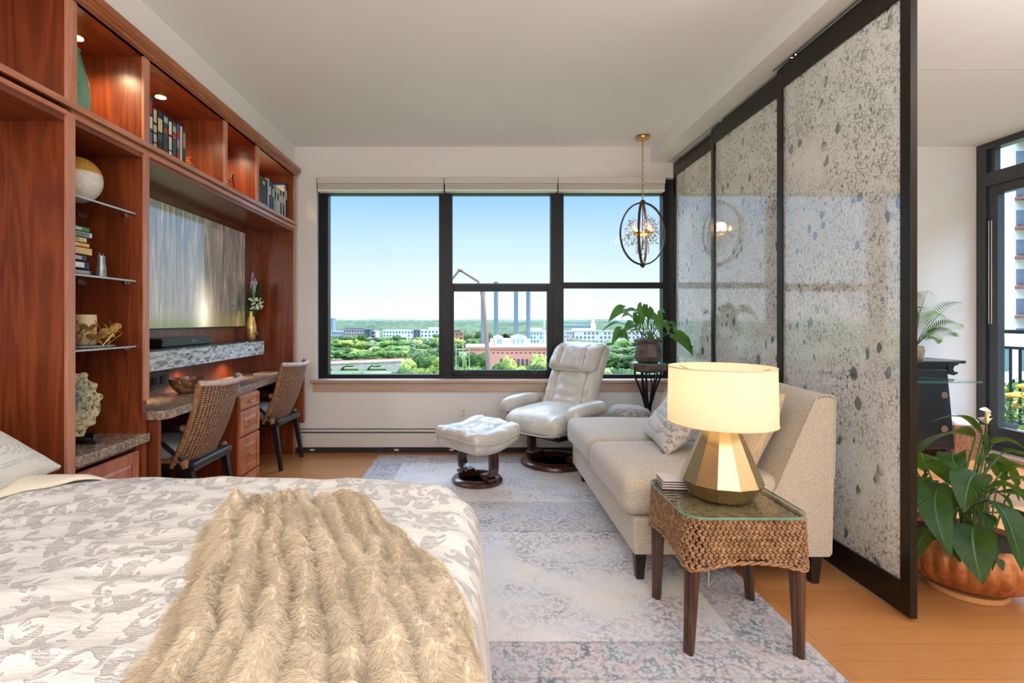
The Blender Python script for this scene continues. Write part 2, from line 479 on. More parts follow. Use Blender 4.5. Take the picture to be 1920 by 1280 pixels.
setp(b, base=lin((240, 240, 236)), rough=0.35, coat=1.0, coatr=0.06)
b.inputs['Coat IOR'].default_value = 2.9
tl = nd(nt, 'ShaderNodeBsdfTranslucent', {0: lin((240, 240, 238))})
s1 = nd(nt, 'ShaderNodeMixShader', {0: 0.46, 1: b.outputs[0], 2: tl.outputs[0]})
tr = nd(nt, 'ShaderNodeBsdfTransparent', {0: (0.14, 0.15, 0.15, 1)})
gl = nd(nt, 'ShaderNodeBsdfGlossy', {0: (1, 1, 1, 1), 'Roughness': 0.06})
fr = nd(nt, 'ShaderNodeFresnel', {0: 2.9})
s2 = nd(nt, 'ShaderNodeMixShader', {0: fr.outputs[0], 1: tr.outputs[0], 2: gl.outputs[0]})
s3 = nd(nt, 'ShaderNodeMixShader', {0: mask, 1: s1.outputs[0], 2: s2.outputs[0]})
nt.links.new(s3.outputs[0], out.inputs[0])
M['crackle'] = m

# television picture: a misty path under tall trees
m, nt, b, co = newmat('screen_picture')
sp = nd(nt, 'ShaderNodeSeparateXYZ', {0: co})
trunk = noi(nt, mapping(nt, co, (1, 9, 0.7)), 3.5, 5, 0.62, 0.6)
twig = noi(nt, mapping(nt, co, (1, 22, 1.4)), 4.0, 4, 0.7, 1.2)
dy = mth(nt, 'SUBTRACT', sp.outputs[1], 0.06)
dz = mth(nt, 'SUBTRACT', sp.outputs[2], 0.10)
rad = mth(nt, 'SQRT', mth(nt, 'ADD', mth(nt, 'MULTIPLY', dy, mth(nt, 'MULTIPLY', dy, 3.4)), mth(nt, 'MULTIPLY', dz, dz)))
glow = maprange(nt, rad, 0.42, 0.0)
glow = mth(nt, 'POWER', glow, 2.6)
f = maprange(nt, mth(nt, 'ADD', mth(nt, 'MULTIPLY', trunk, 0.7), mth(nt, 'MULTIPLY', twig, 0.4)), 0.42, 0.8)
c = ramp(nt, f, ((0.0, (0.03, 0.03, 0.03)), (0.4, (0.09, 0.08, 0.065)), (0.62, (0.22, 0.16, 0.09)), (1.0, (0.55, 0.38, 0.2))))
grassm = maprange(nt, sp.outputs[2], 0.16, 0.04)
c = mixc(nt, mth(nt, 'MULTIPLY', grassm, 0.6), c, (0.16, 0.15, 0.03, 1))
c = mixc(nt, mth(nt, 'MINIMUM', mth(nt, 'MULTIPLY', glow, 1.2), 1.0), c, (1.0, 0.86, 0.62, 1))
setp(b, base=(0.01, 0.01, 0.012, 1), rough=0.10, ior=2.8)
nt.links.new(c, b.inputs['Emission Color'])
b.inputs['Emission Strength'].default_value = 1.0
M['screen'] = m

# wicker / rattan
m, nt, b, co = newmat('rattan_weave')
uvw = co
w1 = nd(nt, 'ShaderNodeTexWave', {'Vector': uvw, 'Scale': 24.0, 'Distortion': 0.3}, bands_direction='Z').outputs['Fac']
w2 = nd(nt, 'ShaderNodeTexWave', {'Vector': uvw, 'Scale': 17.0, 'Distortion': 0.3}, bands_direction='X').outputs['Fac']
n1 = noi(nt, co, 60, 3)
wv = mth(nt, 'MULTIPLY', w1, w2)
f = mth(nt, 'ADD', mth(nt, 'MULTIPLY', wv, 0.65), mth(nt, 'MULTIPLY', n1, 0.45))
nt.links.new(ramp(nt, f, ((0.2, lin((84, 52, 34))), (0.45, lin((158, 114, 82))), (0.75, lin((206, 172, 142))))), b.inputs['Base Color'])
setp(b, rough=0.5, spec=0.4)
bump(nt, b, wv, 0.9, 0.006)
M['rattan'] = m
M['rattan_wrap'] = simple('rattan_wrap', (148, 104, 68), 0.5, var=0.4, scale=60, bmp=0.5, bscale=90)
M['rattan_pale'] = simple('rattan_pale', (190, 170, 158), 0.5, var=0.25, scale=60, bmp=0.5, bscale=90)
m, nt, b, co = newmat('seagrass')
n1 = noi(nt, co, 36, 4, 0.7)
n2 = noi(nt, mapping(nt, co, (1, 1, 1), (0.5, 0.9, 0.3)), 230, 2)
f = mth(nt, 'ADD', mth(nt, 'MULTIPLY', n1, 0.7), mth(nt, 'MULTIPLY', n2, 0.3))
nt.links.new(ramp(nt, f, ((0.3, lin((80, 54, 34))), (0.5, lin((140, 104, 70))), (0.72, lin((186, 152, 114))))), b.inputs['Base Color'])
setp(b, rough=0.55, spec=0.35)
bump(nt, b, n2, 0.4, 0.003)
M['seagrass'] = m
M['seagrass_dark'] = simple('seagrass_core', (58, 40, 26), 0.8, var=0.3)

# lamp
m = bpy.data.materials.new('lamp_shade_linen')
m.use_nodes = True
nt = m.node_tree
b = nt.nodes['Principled BSDF']
out = nt.nodes['Material Output']
co = nt.nodes.new('ShaderNodeTexCoord').outputs['Object']
w = noi(nt, mapping(nt, co, (60, 60, 4)), 6, 2)
w2 = noi(nt, mapping(nt, co, (3, 3, 90)), 6, 2)
f = mth(nt, 'MULTIPLY', mth(nt, 'ADD', w, w2), 0.5)
cc = ramp(nt, f, ((0.35, lin((226, 214, 196))), (0.65, lin((240, 230, 214)))))
nt.links.new(cc, b.inputs['Base Color'])
setp(b, rough=0.9)
tl = nd(nt, 'ShaderNodeBsdfTranslucent', {0: lin((240, 222, 190))})
mx = nd(nt, 'ShaderNodeMixShader', {0: 0.5, 1: b.outputs[0], 2: tl.outputs[0]})
nt.links.new(mx.outputs[0], out.inputs[0])
M['lamp_shade'] = m
M['lamp_gold'] = simple('brushed_gold', (206, 182, 136), 0.27, metal=1.0, var=0.08, scale=8, bmp=0.02, bscale=40)

# plants


def leafmat(name, c1, c2, rough=0.45, trans=0.3):
    m = bpy.data.materials.new(name)
    m.use_nodes = True
    nt = m.node_tree
    b = nt.nodes['Principled BSDF']
    out = nt.nodes['Material Output']
    co = nt.nodes.new('ShaderNodeTexCoord').outputs['Object']
    at = nd(nt, 'ShaderNodeAttribute', attribute_name='leaf')
    sp = nd(nt, 'ShaderNodeSeparateXYZ', {0: at.outputs['Vector']})
    au = mth(nt, 'ABSOLUTE', sp.outputs[0])
    rib = maprange(nt, au, 0.07, 0.015)
    vein = mth(nt, 'SINE', mth(nt, 'MULTIPLY', mth(nt, 'SUBTRACT', mth(nt, 'MULTIPLY', sp.outputs[1], 1.0), mth(nt, 'MULTIPLY', au, 0.22)), 95.0))
    vein = maprange(nt, vein, 0.55, 1.0)
    cc = ramp(nt, noi(nt, co, 14, 3), ((0.3, lin(c1)), (0.7, lin(c2))))
    cc = mixc(nt, mth(nt, 'MULTIPLY', rib, 0.55), cc, lin(tuple(min(255, v + 70) for v in c2)))
    cc = mixc(nt, mth(nt, 'MULTIPLY', vein, 0.30), cc, lin(tuple(min(255, v + 34) for v in c2)))
    bump(nt, b, mth(nt, 'ADD', vein, mth(nt, 'MULTIPLY', rib, 1.5)), 0.35, 0.004)
    nt.links.new(cc, b.inputs['Base Color'])
    setp(b, rough=rough, spec=0.32)
    tl = nd(nt, 'ShaderNodeBsdfTranslucent')
    nt.links.new(mixc(nt, 0.6, cc, lin((150, 190, 60))), tl.inputs[0])
    mx = nd(nt, 'ShaderNodeMixShader', {0: trans, 1: b.outputs[0], 2: tl.outputs[0]})
    nt.links.new(mx.outputs[0], out.inputs[0])
    return m


M['leaf_lily'] = leafmat('peace_lily_leaf', (20, 46, 18), (40, 78, 28), 0.45)
M['leaf_anth'] = leafmat('anthurium_leaf', (36, 84, 34), (74, 124, 54), trans=0.35)
M['leaf_palm'] = leafmat('palm_leaf', (64, 110, 50), (110, 150, 78))
M['stem'] = simple('green_stem', (72, 96, 46), 0.5, var=0.2)
M['spathe'] = simple('white_spathe', (236, 230, 212), 0.5, var=0.05)
M['red_flower'] = simple('red_flower', (186, 60, 48), 0.4, var=0.2)
M['mum'] = simple('yellow_mum', (214, 160, 40), 0.7, var=0.3, scale=60, bmp=0.6, bscale=120)
M['soil'] = simple('soil', (52, 40, 30), 0.95, var=0.4, scale=60)

m, nt, b, co = newmat('copper_pot')
n1 = noi(nt, mapping(nt, co, (1, 1, 0.5)), 10, 6, 0.72)
n2 = noi(nt, co, 60, 3)
f = mth(nt, 'ADD', mth(nt, 'MULTIPLY', n1, 0.75), mth(nt, 'MULTIPLY', n2, 0.25))
nt.links.new(ramp(nt, f, ((0.3, lin((124, 66, 30))), (0.5, lin((176, 106, 56))), (0.72, lin((208, 150, 100))))), b.inputs['Base Color'])
setp(b, rough=0.38, metal=0.35)
bump(nt, b, f, 0.25, 0.006)
M['copper'] = m
m, nt, b, co = newmat('bronze_tile_pot')
n1 = noi(nt, co, 14, 4)
nt.links.new(ramp(nt, n1, ((0.35, lin((74, 68, 64))), (0.5, lin((112, 88, 72))), (0.65, lin((96, 98, 98))))), b.inputs['Base Color'])
setp(b, rough=0.4, metal=0.4)
M['bronze_pot'] = m

# decor
m, nt, b, co = newmat('green_glaze')
sp = nd(nt, 'ShaderNodeSeparateXYZ', {0: co})
n1 = noi(nt, co, 9, 4)
nt.links.new(ramp(nt, mth(nt, 'ADD', mth(nt, 'MULTIPLY', sp.outputs[2], 0.8), mth(nt, 'MULTIPLY', n1, 0.6)), ((0.25, lin((116, 174, 140))), (0.5, lin((78, 138, 104))), (0.68, lin((34, 76, 58))))), b.inputs['Base Color'])
setp(b, rough=0.12, coat=0.8)
M['green_glaze'] = m
M['ceramic_gold'] = simple('mustard_sponge', (186, 136, 50), 0.6, var=0.3, scale=90, bmp=0.3, bscale=160)
M['ceramic_white'] = simple('ribbed_white', (214, 208, 194), 0.5, var=0.12, scale=80)
m, nt, b, co = newmat('coral_glass')
n1 = noi(nt, co, 60, 4, 0.7)
sp = nd(nt, 'ShaderNodeSeparateXYZ', {0: co})
rad = nd(nt, 'ShaderNodeVectorMath', {0: co}, operation='LENGTH').outputs['Value']
c1 = ramp(nt, n1, ((0.36, lin((96, 70, 40))), (0.45, lin((176, 156, 108))), (0.58, lin((222, 212, 178))), (0.7, lin((196, 176, 96)))))
bl = mth(nt, 'MULTIPLY', maprange(nt, nd(nt, 'ShaderNodeVectorMath', {0: vmth(nt, 'SUBTRACT', co, (0.0, 0.02, 0.02))}, operation='LENGTH').outputs['Value'], 0.125, 0.02), maprange(nt, noi(nt, co, 22, 3), 0.3, 0.5))
nt.links.new(mixc(nt, bl, c1, lin((40, 116, 140))), b.inputs['Base Color'])
setp(b, rough=0.25, spec=0.6)
bump(nt, b, n1, 1.0, 0.012)
M['coral'] = m
M['wax'] = simple('candle_wax', (226, 200, 158), 0.5, var=0.06, sub=0.2)
M['pewter'] = simple('pewter', (150, 154, 152), 0.35, metal=0.7, var=0.25, scale=50)
m, nt, b, co = newmat('horn_bowl')
n1 = noi(nt, mapping(nt, co, (1, 1, 2)), 18, 4, 0.65)
nt.links.new(ramp(nt, n1, ((0.32, lin((58, 34, 22))), (0.5, lin((132, 88, 58))), (0.68, lin((186, 146, 110))))), b.inputs['Base Color'])
setp(b, rough=0.15, coat=0.7)
M['bowl'] = m
M['white_flower'] = simple('cream_flower', (218, 220, 200), 0.7, var=0.15, scale=40)
M['lilac'] = simple('lilac_bud', (196, 188, 200), 0.7, var=0.15, scale=40)
m, nt, b, co = newmat('amber_crystal')
setp(b, base=(1.0, 0.80, 0.62, 1), rough=0.03, trans=0.85, ior=1.5)
M['crystal'] = m
M['hoop'] = simple('bronze_hoop', (78, 54, 40), 0.42, metal=0.5, var=0.3, scale=30)
m, nt, b, co = newmat('clear_ball')
setp(b, base=(1, 1, 1, 1), rough=0.02, trans=0.95, ior=1.45)
M['clear_glass'] = m
M['paper'] = simple('paper', (226, 218, 200), 0.9, var=0.06, scale=200)


def plain(col, rough=0.45, **kw):
    key = 'p_%d_%d_%d_%d' % (*col, int(rough * 100))
    if key not in M:
        M[key] = simple('colour_%d_%d_%d' % col, col, rough, var=0.06, scale=20, **kw)
    return M[key]

# ------------------------------------------------------------------ mesh builder


def P(px, py, Y):
    """the world point seen at frame position (px, py) at depth Y"""
    return Vector(((px - 895) * Y / 960, Y, 1.18 + (600 - py) * Y / 960))


class MB:
    def __init__(self):
        self.v = []
        self.f = []
        self.lf = {}

    def add(self, verts, faces, mat=None):
        n = len(self.v)
        if mat is not None:
            verts = [mat @ Vector(v) for v in verts]
        self.v += [tuple(v) for v in verts]
        self.f += [tuple(i + n for i in f) for f in faces]
        return self

    def box(self, x0, x1, y0, y1, z0, z1, mat=None):
        v = [(x0, y0, z0), (x1, y0, z0), (x1, y1, z0), (x0, y1, z0), (x0, y0, z1), (x1, y0, z1), (x1, y1, z1), (x0, y1, z1)]
        f = [(0, 3, 2, 1), (4, 5, 6, 7), (0, 1, 5, 4), (1, 2, 6, 5), (2, 3, 7, 6), (3, 0, 4, 7)]
        return self.add(v, f, mat)

    def tube(self, pts, r, seg=8, caps=True, flat=1.0, up=None):
        pts = [Vector(p) for p in pts]
        n = len(pts)
        rr = r if isinstance(r, (list, tuple)) else [r] * n
        ref = Vector(up) if up else Vector((0.13, 0.27, 1)).normalized()
        vs = []
        prev = None
        for i, p in enumerate(pts):
            t = (pts[min(i + 1, n - 1)] - pts[max(i - 1, 0)])
            t = t.normalized() if t.length > 1e-9 else Vector((0, 0, 1))
            if prev is None:
                a = ref if abs(t.dot(ref)) < 0.98 else Vector((1, 0, 0))
            else:
                a = prev
            s = (a - t * a.dot(t)).normalized()
            prev = s
            u = t.cross(s)
            for k in range(seg):
                an = 2 * math.pi * k / seg
                vs.append(p + s * (math.cos(an) * rr[i]) + u * (math.sin(an) * rr[i] * flat))
        fs = []
        for i in range(n - 1):
            for k in range(seg):
                a = i * seg + k
                b2 = i * seg + (k + 1) % seg
                fs.append((a, b2, b2 + seg, a + seg))
        if caps:
            fs.append(tuple(range(seg - 1, -1, -1)))
            fs.append(tuple(range((n - 1) * seg, n * seg)))
        return self.add(vs, fs)

    def ring(self, pts, r, seg=6):
        """closed tube through a loop of points"""
        pts = [Vector(p) for p in pts]
        n = len(pts)
        vs, fs = [], []
        cen = sum(pts, Vector()) / n
        for i, p in enumerate(pts):
            t = (pts[(i + 1) % n] - pts[i - 1]).normalized()
            s = (p - cen)
            s = (s - t * s.dot(t)).normalized()
            u = t.cross(s)
            for k in range(seg):
                an = 2 * math.pi * k / seg
                vs.append(p + s * (math.cos(an) * r) + u * (math.sin(an) * r))
        for i in range(n):
            for k in range(seg):
                a = i * seg + k
                b2 = i * seg + (k + 1) % seg
                j = (i + 1) % n
                fs.append((a, b2, j * seg + (k + 1) % seg, j * seg + k))
        return self.add(vs, fs)

    def lathe(self, prof, seg=32, c=(0, 0, 0), wob=None, mat=None):
        vs, fs = [], []
        n = len(prof)
        for i, (r, z) in enumerate(prof):
            for k in range(seg):
                a = 2 * math.pi * k / seg
                q = r * (wob(a, i / (n - 1)) if wob else 1)
                vs.append((c[0] + q * math.cos(a), c[1] + q * math.sin(a), c[2] + z))
        for i in range(n - 1):
            for k in range(seg):
                a = i * seg + k
                b2 = i * seg + (k + 1) % seg
                fs.append((a, b2, b2 + seg, a + seg))
        fs.append(tuple(range(seg - 1, -1, -1)))
        fs.append(tuple(range((n - 1) * seg, n * seg)))
        return self.add(vs, fs, mat)

    def prism(self, poly, z0, z1, axis='z', mat=None):
        """poly of (a, b) extruded along axis: z -> (a, b, t), y -> (a, t, b), x -> (t, a, b)"""
        def w(a, b2, t):
            return {'z': (a, b2, t), 'y': (a, t, b2), 'x': (t, a, b2)}[axis]
        n = len(poly)
        vs = [w(a, b2, z0) for a, b2 in poly] + [w(a, b2, z1) for a, b2 in poly]
        fs = [tuple(range(n - 1, -1, -1)), tuple(range(n, 2 * n))]
        fs += [(i, (i + 1) % n, n + (i + 1) % n, n + i) for i in range(n)]
        return self.add(vs, fs, mat)

    def grid(self, fn, nu, nv, closed_u=False):
        vs = [fn(i / (nu if closed_u else nu - 1), j / (nv - 1)) for j in range(nv) for i in range(nu)]
        fs = []
        for j in range(nv - 1):
            for i in range(nu if closed_u else nu - 1):
                a = j * nu + i
                b2 = j * nu + (i + 1) % nu
                fs.append((a, b2, b2 + nu, a + nu))
        return self.add(vs, fs)

    def ball(self, c, r, seg=12, rings=8, sc=(1, 1, 1), mat=None):
        vs, fs = [], []
        for i in range(rings + 1):
            th = math.pi * i / rings
            for k in range(seg):
                a = 2 * math.pi * k / seg
                vs.append((c[0] + r * sc[0] * math.sin(th) * math.cos(a), c[1] + r * sc[1] * math.sin(th) * math.sin(a), c[2] - r * sc[2] * math.cos(th)))
        for i in range(rings):
            for k in range(seg):
                a = i * seg + k
                b2 = i * seg + (k + 1) % seg
                fs.append((a, b2, b2 + seg, a + seg))
        return self.add(vs, fs, mat)

    def rbox(self, sx, sy, sz, r, n=10, bulge=(0, 0, 0), fn=None, mat=None):
        """rounded, slightly puffed box centred on the origin; fn deforms each vertex"""
        h = Vector((sx / 2, sy / 2, sz / 2))
        r = min(r, h.x, h.y, h.z)
        idx = {}
        vs, fs = [], []

        def vert(i, j, k):
            key = (i, j, k)
            if key in idx:
                return idx[key]
            p = Vector([math.sin((c / n * 2 - 1) * math.pi / 2) * 1.0 for c in (i, j, k)])
            q = Vector((p.x * h.x, p.y * h.y, p.z * h.z))
            inner = Vector([max(-(h[a] - r), min(h[a] - r, q[a])) for a in range(3)])
            d = q - inner
            if d.length > 1e-9:
                q = inner + d.normalized() * r
            q = Vector((q.x + bulge[0] * p.x * (1 - p.y ** 2) * (1 - p.z ** 2),
                        q.y + bulge[1] * p.y * (1 - p.x ** 2) * (1 - p.z ** 2),
                        q.z + bulge[2] * p.z * (1 - p.x ** 2) * (1 - p.y ** 2)))
            if fn:
                q = Vector(fn(q))
            idx[key] = len(vs)
            vs.append(q)
            return idx[key]
        for a in range(n):
            for b2 in range(n):
                for s in (0, n):
                    q1 = [vert(s, a, b2), vert(s, a + 1, b2), vert(s, a + 1, b2 + 1), vert(s, a, b2 + 1)]
                    q2 = [vert(a, s, b2), vert(a, s, b2 + 1), vert(a + 1, s, b2 + 1), vert(a + 1, s, b2)]
                    q3 = [vert(a, b2, s), vert(a + 1, b2, s), vert(a + 1, b2 + 1, s), vert(a, b2 + 1, s)]
                    for q in (q1, q2, q3):
                        fs.append(tuple(q) if s else tuple(reversed(q)))
        return self.add(vs, fs, mat)

    def leaf(self, p0, p1, p2, w, shape='lance', fold=0.18, roll=0.0, n=10, m=2, wave=0.0):
        """one leaf along a quadratic curve"""
        p0, p1, p2 = Vector(p0), Vector(p1), Vector(p2)
        vs, fs = [], []
        cols = 2 * m + 1
        ph = random.random() * 6
        for i in range(n + 1):
            t = i / n
            c = p0 * (1 - t) ** 2 + p1 * (2 * t * (1 - t)) + p2 * t * t
            tg = ((p1 - p0) * (1 - t) + (p2 - p1) * t).normalized()
            up = Vector((0, 0, 1)) if abs(tg.z) < 0.93 else Vector((0.2, -1, 0.1)).normalized()
            s = tg.cross(up).normalized()
            s = Matrix.Rotation(roll, 3, tg) @ s
            nr = s.cross(tg).normalized()
            if shape == 'lance':
                ww = w * max(0.0, math.sin(math.pi * min(1, t ** 0.85))) ** 0.8 if 0 < t < 1 else w * 0.02
            elif shape == 'heart':
                ww = w * (min(1.0, (t + 0.03) * 6.5) ** 0.6) * max(0.015, 1 - t) ** 0.62
            else:
                ww = w * (1 - t) ** 0.7 + 0.0005
            back = 0.0
            for k in range(-m, m + 1):
                u = k / m
                off = Vector()
                if shape == 'heart' and i < 3:
                    off = -tg * (abs(u) ** 1.2 * w * 0.75 * (1 - i / 3) * (1 - 0.55 * abs(u) ** 4))
                self.lf[len(self.v) + len(vs)] = (u, t, 0.0)
                q = c + s * (u * ww * 0.5) + nr * (abs(u) * ww * fold + wave * w * math.sin(t * 9 + ph) * abs(u)) + off
                vs.append(q)
        for i in range(n):
            for k in range(cols - 1):
                a = i * cols + k
                fs.append((a, a + 1, a + 1 + cols, a + cols))
        return self.add(vs, fs)

    def build(self, name, mat, parent=None, world=True, bevel=0.0, bseg=2, smooth=False, subsurf=0, solid=0.0, recalc=True, auto=0.6):
        off = Vector((0, 0, 0))
        if parent is not None:
            if world:
                q = parent
                while q is not None:
                    off += q.location
                    q = q.parent
        else:
            a = np.array(self.v)
            lo, hi = a.min(0), a.max(0)
            off = Vector(((lo[0] + hi[0]) / 2, (lo[1] + hi[1]) / 2, lo[2]))
        me = bpy.data.meshes.new(name)
        me.from_pydata([(x - off.x, y - off.y, z - off.z) for x, y, z in self.v], [], self.f)
        if recalc:
            bm = bmesh.new()
            bm.from_mesh(me)
            bmesh.ops.recalc_face_normals(bm, faces=bm.faces)
            bm.to_mesh(me)
            bm.free()
        if self.lf:
            at = me.attributes.new('leaf', 'FLOAT_VECTOR', 'POINT')
            arr = np.zeros((len(self.v), 3), dtype=np.float32)
            arr[list(self.lf.keys())] = list(self.lf.values())
            at.data.foreach_set('vector', arr.ravel())
        me.materials.append(mat)
        if smooth:
            for p in me.polygons:
                p.use_smooth = True
            if auto and hasattr(me, 'set_sharp_from_angle'):
                me.set_sharp_from_angle(angle=auto)
        o = bpy.data.objects.new(name, me)
        COL.objects.link(o)
        if parent is not None:
            o.parent = parent
        else:
            o.location = off
        if solid:
            s = o.modifiers.new('solid', 'SOLIDIFY')
            s.thickness = solid
        if bevel:
            s = o.modifiers.new('bevel', 'BEVEL')
            s.width = bevel
            s.segments = bseg
            s.limit_method = 'ANGLE'
            s.angle_limit = math.radians(40)
        if subsurf:
            s = o.modifiers.new('subd', 'SUBSURF')
            s.levels = subsurf
            s.render_levels = subsurf
        return o


def tag(o, label, cat, group=None):
    o['label'] = label
    o['category'] = cat
    if group:
        o['group'] = group
    return o


def thing(name, label, cat, loc=(0, 0, 0), rz=0.0, group=None):
    o = bpy.data.objects.new(name, None)
    o.empty_display_size = 0.1
    COL.objects.link(o)
    o.location = loc
    o.rotation_euler = (0, 0, rz)
    return tag(o, label, cat, group)


def struct(o):
    o['kind'] = 'structure'
    return o


def copy_tree(o, parent=None):
    c = o.copy()
    COL.objects.link(c)
    if parent is not None:
        c.parent = parent
    for ch in list(o.children):
        copy_tree(ch, c)
    return c


def B(x0, x1, y0, y1, z0, z1):
    return MB().box(x0, x1, y0, y1, z0, z1)

# ------------------------------------------------------------------ the room shell
struct(B(-2.12, 4.62, -2.6, 4.66, -0.12, 0.0).build('floor', M['floor']))
struct(B(-2.15, 4.75, -2.7, 4.95, 2.745, 2.90).build('ceiling', M['ceiling']))
struct(B(-2.15, -2.0, -2.7, 4.9, 0, 2.745).build('wall_left', M['wall']))
struct(B(-2.0, 4.65, -2.7, -2.55, 0, 2.745).build('wall_rear', M['wall']))
w = MB()
w.box(-2.0, -1.46, 4.62, 4.86, 0, 2.745)
w.box(-1.46, 1.86, 4.62, 4.86, 0, 0.62)
w.box(-1.46, 1.86, 4.62, 4.86, 2.465, 2.745)
w.box(1.86, 4.65, 4.62, 4.86, 0, 2.745)
struct(w.build('wall_back', M['wall']))
struct(B(4.5, 4.65, -2.55, 1.45, 0, 2.745).build('wall_right', M['wall']))
struct(B(-2.0, -1.646, -2.55, 4.62, 2.53, 2.745).build('trim_1', M['wall']))
struct(B(-2.0, -1.646, 4.555, 4.62, 0, 2.53).build('trim_2', M['wall']))
struct(B(1.56, 1.97, -2.55, 4.62, 2.60, 2.745).build('trim_3', M['ceiling']))
struct(B(1.97, 4.5, 3.19, 3.196, 2.743, 2.745).build('trim_4', plain((196, 193, 188), .9)))
struct(B(1.97, 4.36, 4.605, 4.62, 0, 0.09).build('baseboard_back', M['trim']))
struct(B(4.36, 4.5, 1.45, 4.60, 0, 0.05).build('trim_5', M['sill']))

# picture window of the main room
win = struct(bpy.data.objects.new('window_1', None))
COL.objects.link(win)
win.location = (0.17, 4.68, 0.65)
YF = 4.68


def wx(px):
    return (px - 895) * YF / 960


def wz(py):
    return 1.18 + (600 - py) * YF / 960


fr = MB()
fr.box(-1.46, wx(615), YF, YF + .09, .645, 2.465)
fr.box(wx(823), wx(848), YF, YF + .09, .645, 2.465)
fr.box(wx(1033), wx(1057), YF, YF + .09, .645, 2.465)
fr.box(wx(1243), 1.86, YF, YF + .09, .645, 2.465)
fr.box(-1.46, 1.86, YF + .004, YF + .086, wz(364), 2.465)
fr.box(-1.46, 1.86, YF + .004, YF + .086, .645, wz(702))
fr.box(wx(848), wx(1033), YF + .005, YF + .085, wz(541), wz(531))
fr.box(wx(1057), wx(1243), YF + .005, YF + .085, wz(540), wz(529))
fr.build('window_frame', M['black_frame'], win, bevel=0.003)
sh = MB()
sh.box(wx(846), wx(851), YF - .012, YF + .05, wz(704), wz(533))
sh.box(wx(1026), wx(1036), YF - .012, YF + .05, wz(704), wz(533))
sh.box(wx(851), wx(1026), YF - .0115, YF + .049, wz(546), wz(533.3))
sh.box(wx(851), wx(1026), YF - .0115, YF + .049, wz(703.8), wz(693.5))
sh.build('sash', M['black_frame'], win, bevel=0.003)
for q in (871, 1002):
    lt = MB()
    lt.box(wx(q - 6), wx(q + 6), YF - .022, YF - .012, wz(699), wz(694))
    lt.box(wx(q - 1.5), wx(q + 1.5), YF - .04, YF - .012, wz(702), wz(692))
    lt.build('latch', M['black_gloss'], win, bevel=0.002)
for a, b2, c2, d2 in ((615, 823, 702, 364), (848, 1033, 531, 364), (851, 1026, 693.5, 546), (1057, 1243, 529, 364), (1057, 1243, 702, 540)):
    B(wx(a), wx(b2), YF + .042, YF + .046, wz(c2), wz(d2)).build('pane', M['glass'], win)
B(-1.49, 1.86, 4.553, 4.685, .622, .648).build('window_sill', M['sill'], win, bevel=0.004)
B(-1.475, 1.86, 4.598, 4.62, .537, .622).build('window_apron', M['sill'], win, bevel=0.003)
rv = MB()
rv.box(-1.463, -1.452, 4.622, 4.69, .648, 2.465)
rv.build('window_reveal', M['trim'], win)

# three folded pleated shades under the head of the window
for k, (a, b2, wh) in enumerate(((595, 832.5, 'left of the three, above the large fixed pane'), (833.5, 1045.5, 'middle of the three, above the two sash panes'),
                                 (1046.5, 1247, 'right of the three, behind the pendant chain'))):
    x0, x1 = (a - 895) * 4.6 / 960, (b2 - 895) * 4.6 / 960
    t = thing('window_shade', 'raised off-white window shade, ' + wh, 'window shade', ((x0 + x1) / 2, 4.62, 2.345), group='raised shades along the window head')
    B(x0, x1, 4.585, 4.675, 2.405, 2.462).build('headrail', M['shade_blind'], t, bevel=0.004)
    pl = MB()
    for j in range(5):
        z = 2.353 + j * .0105
        pl.box(x0 + .004, x1 - .004, 4.598 - (j % 2) * .004, 4.668, z, z + .0085)
    pl.build('pleats', M['shade_blind'], t)
    B(x0 + .003, x1 - .003, 4.592, 4.672, 2.336, 2.352).build('bottom_rail', M['trim'], t, bevel=0.003)
    xm = (x0 + x1) / 2 + (.02 if k else .04)
    B(xm - .02, xm + .02, 4.583, 4.592, 2.330, 2.345).build('pull_tab', M['trim'], t, bevel=0.002)

# balcony door wall of the side room
w2 = struct(bpy.data.objects.new('window_2', None))
COL.objects.link(w2)
w2.location = (4.55, 3.0, 0)
fr = MB()
fr.box(4.5, 4.60, 4.535, 4.62, 0, 2.745)
for y in (3.32, 2.25, 1.45):
    fr.box(4.5, 4.60, y, y + .14, 0, 2.745)
fr.box(4.501, 4.599, 1.451, 4.619, 2.685, 2.744)
fr.box(4.501, 4.599, 1.451, 4.619, 2.36, 2.48)
fr.box(4.501, 4.599, 1.451, 4.619, 0.001, .10)
fr.build('window_frame', M['grey_frame'], w2, bevel=0.004)
ds = MB()
for y0, y1 in ((3.46, 4.535), (2.39, 3.32), (1.59, 2.25)):
    ds.box(4.52, 4.585, y0, y0 + .085, .10, 2.36)
    ds.box(4.52, 4.585, y1 - .085, y1, .10, 2.36)
    ds.box(4.521, 4.584, y0 + .085, y1 - .085, .10, .25)
    ds.box(4.521, 4.584, y0 + .085, y1 - .085, 2.28, 2.36)
    ds.box(4.53, 4.585, y1 - .05, y1, 2.48, 2.69)
ds.build('sash', M['grey_frame'], w2, bevel=0.003)
pn = MB()
pn.box(4.55, 4.554, 1.5, 4.6, .12, 2.34)
pn.box(4.55, 4.554, 1.5, 4.6, 2.4, 2.72)
pn.build('pane', M['glass'], w2)
cd = MB()
loop = [(4.495, 4.50, 1.15 + .9 * i / 6) for i in range(7)] + [(4.495, 4.475, 2.05 - .9 * i / 6) for i in range(7)]
cd.ring(loop, .0025, 5)
cd.build('blind_cord', M['outlet'], w2)

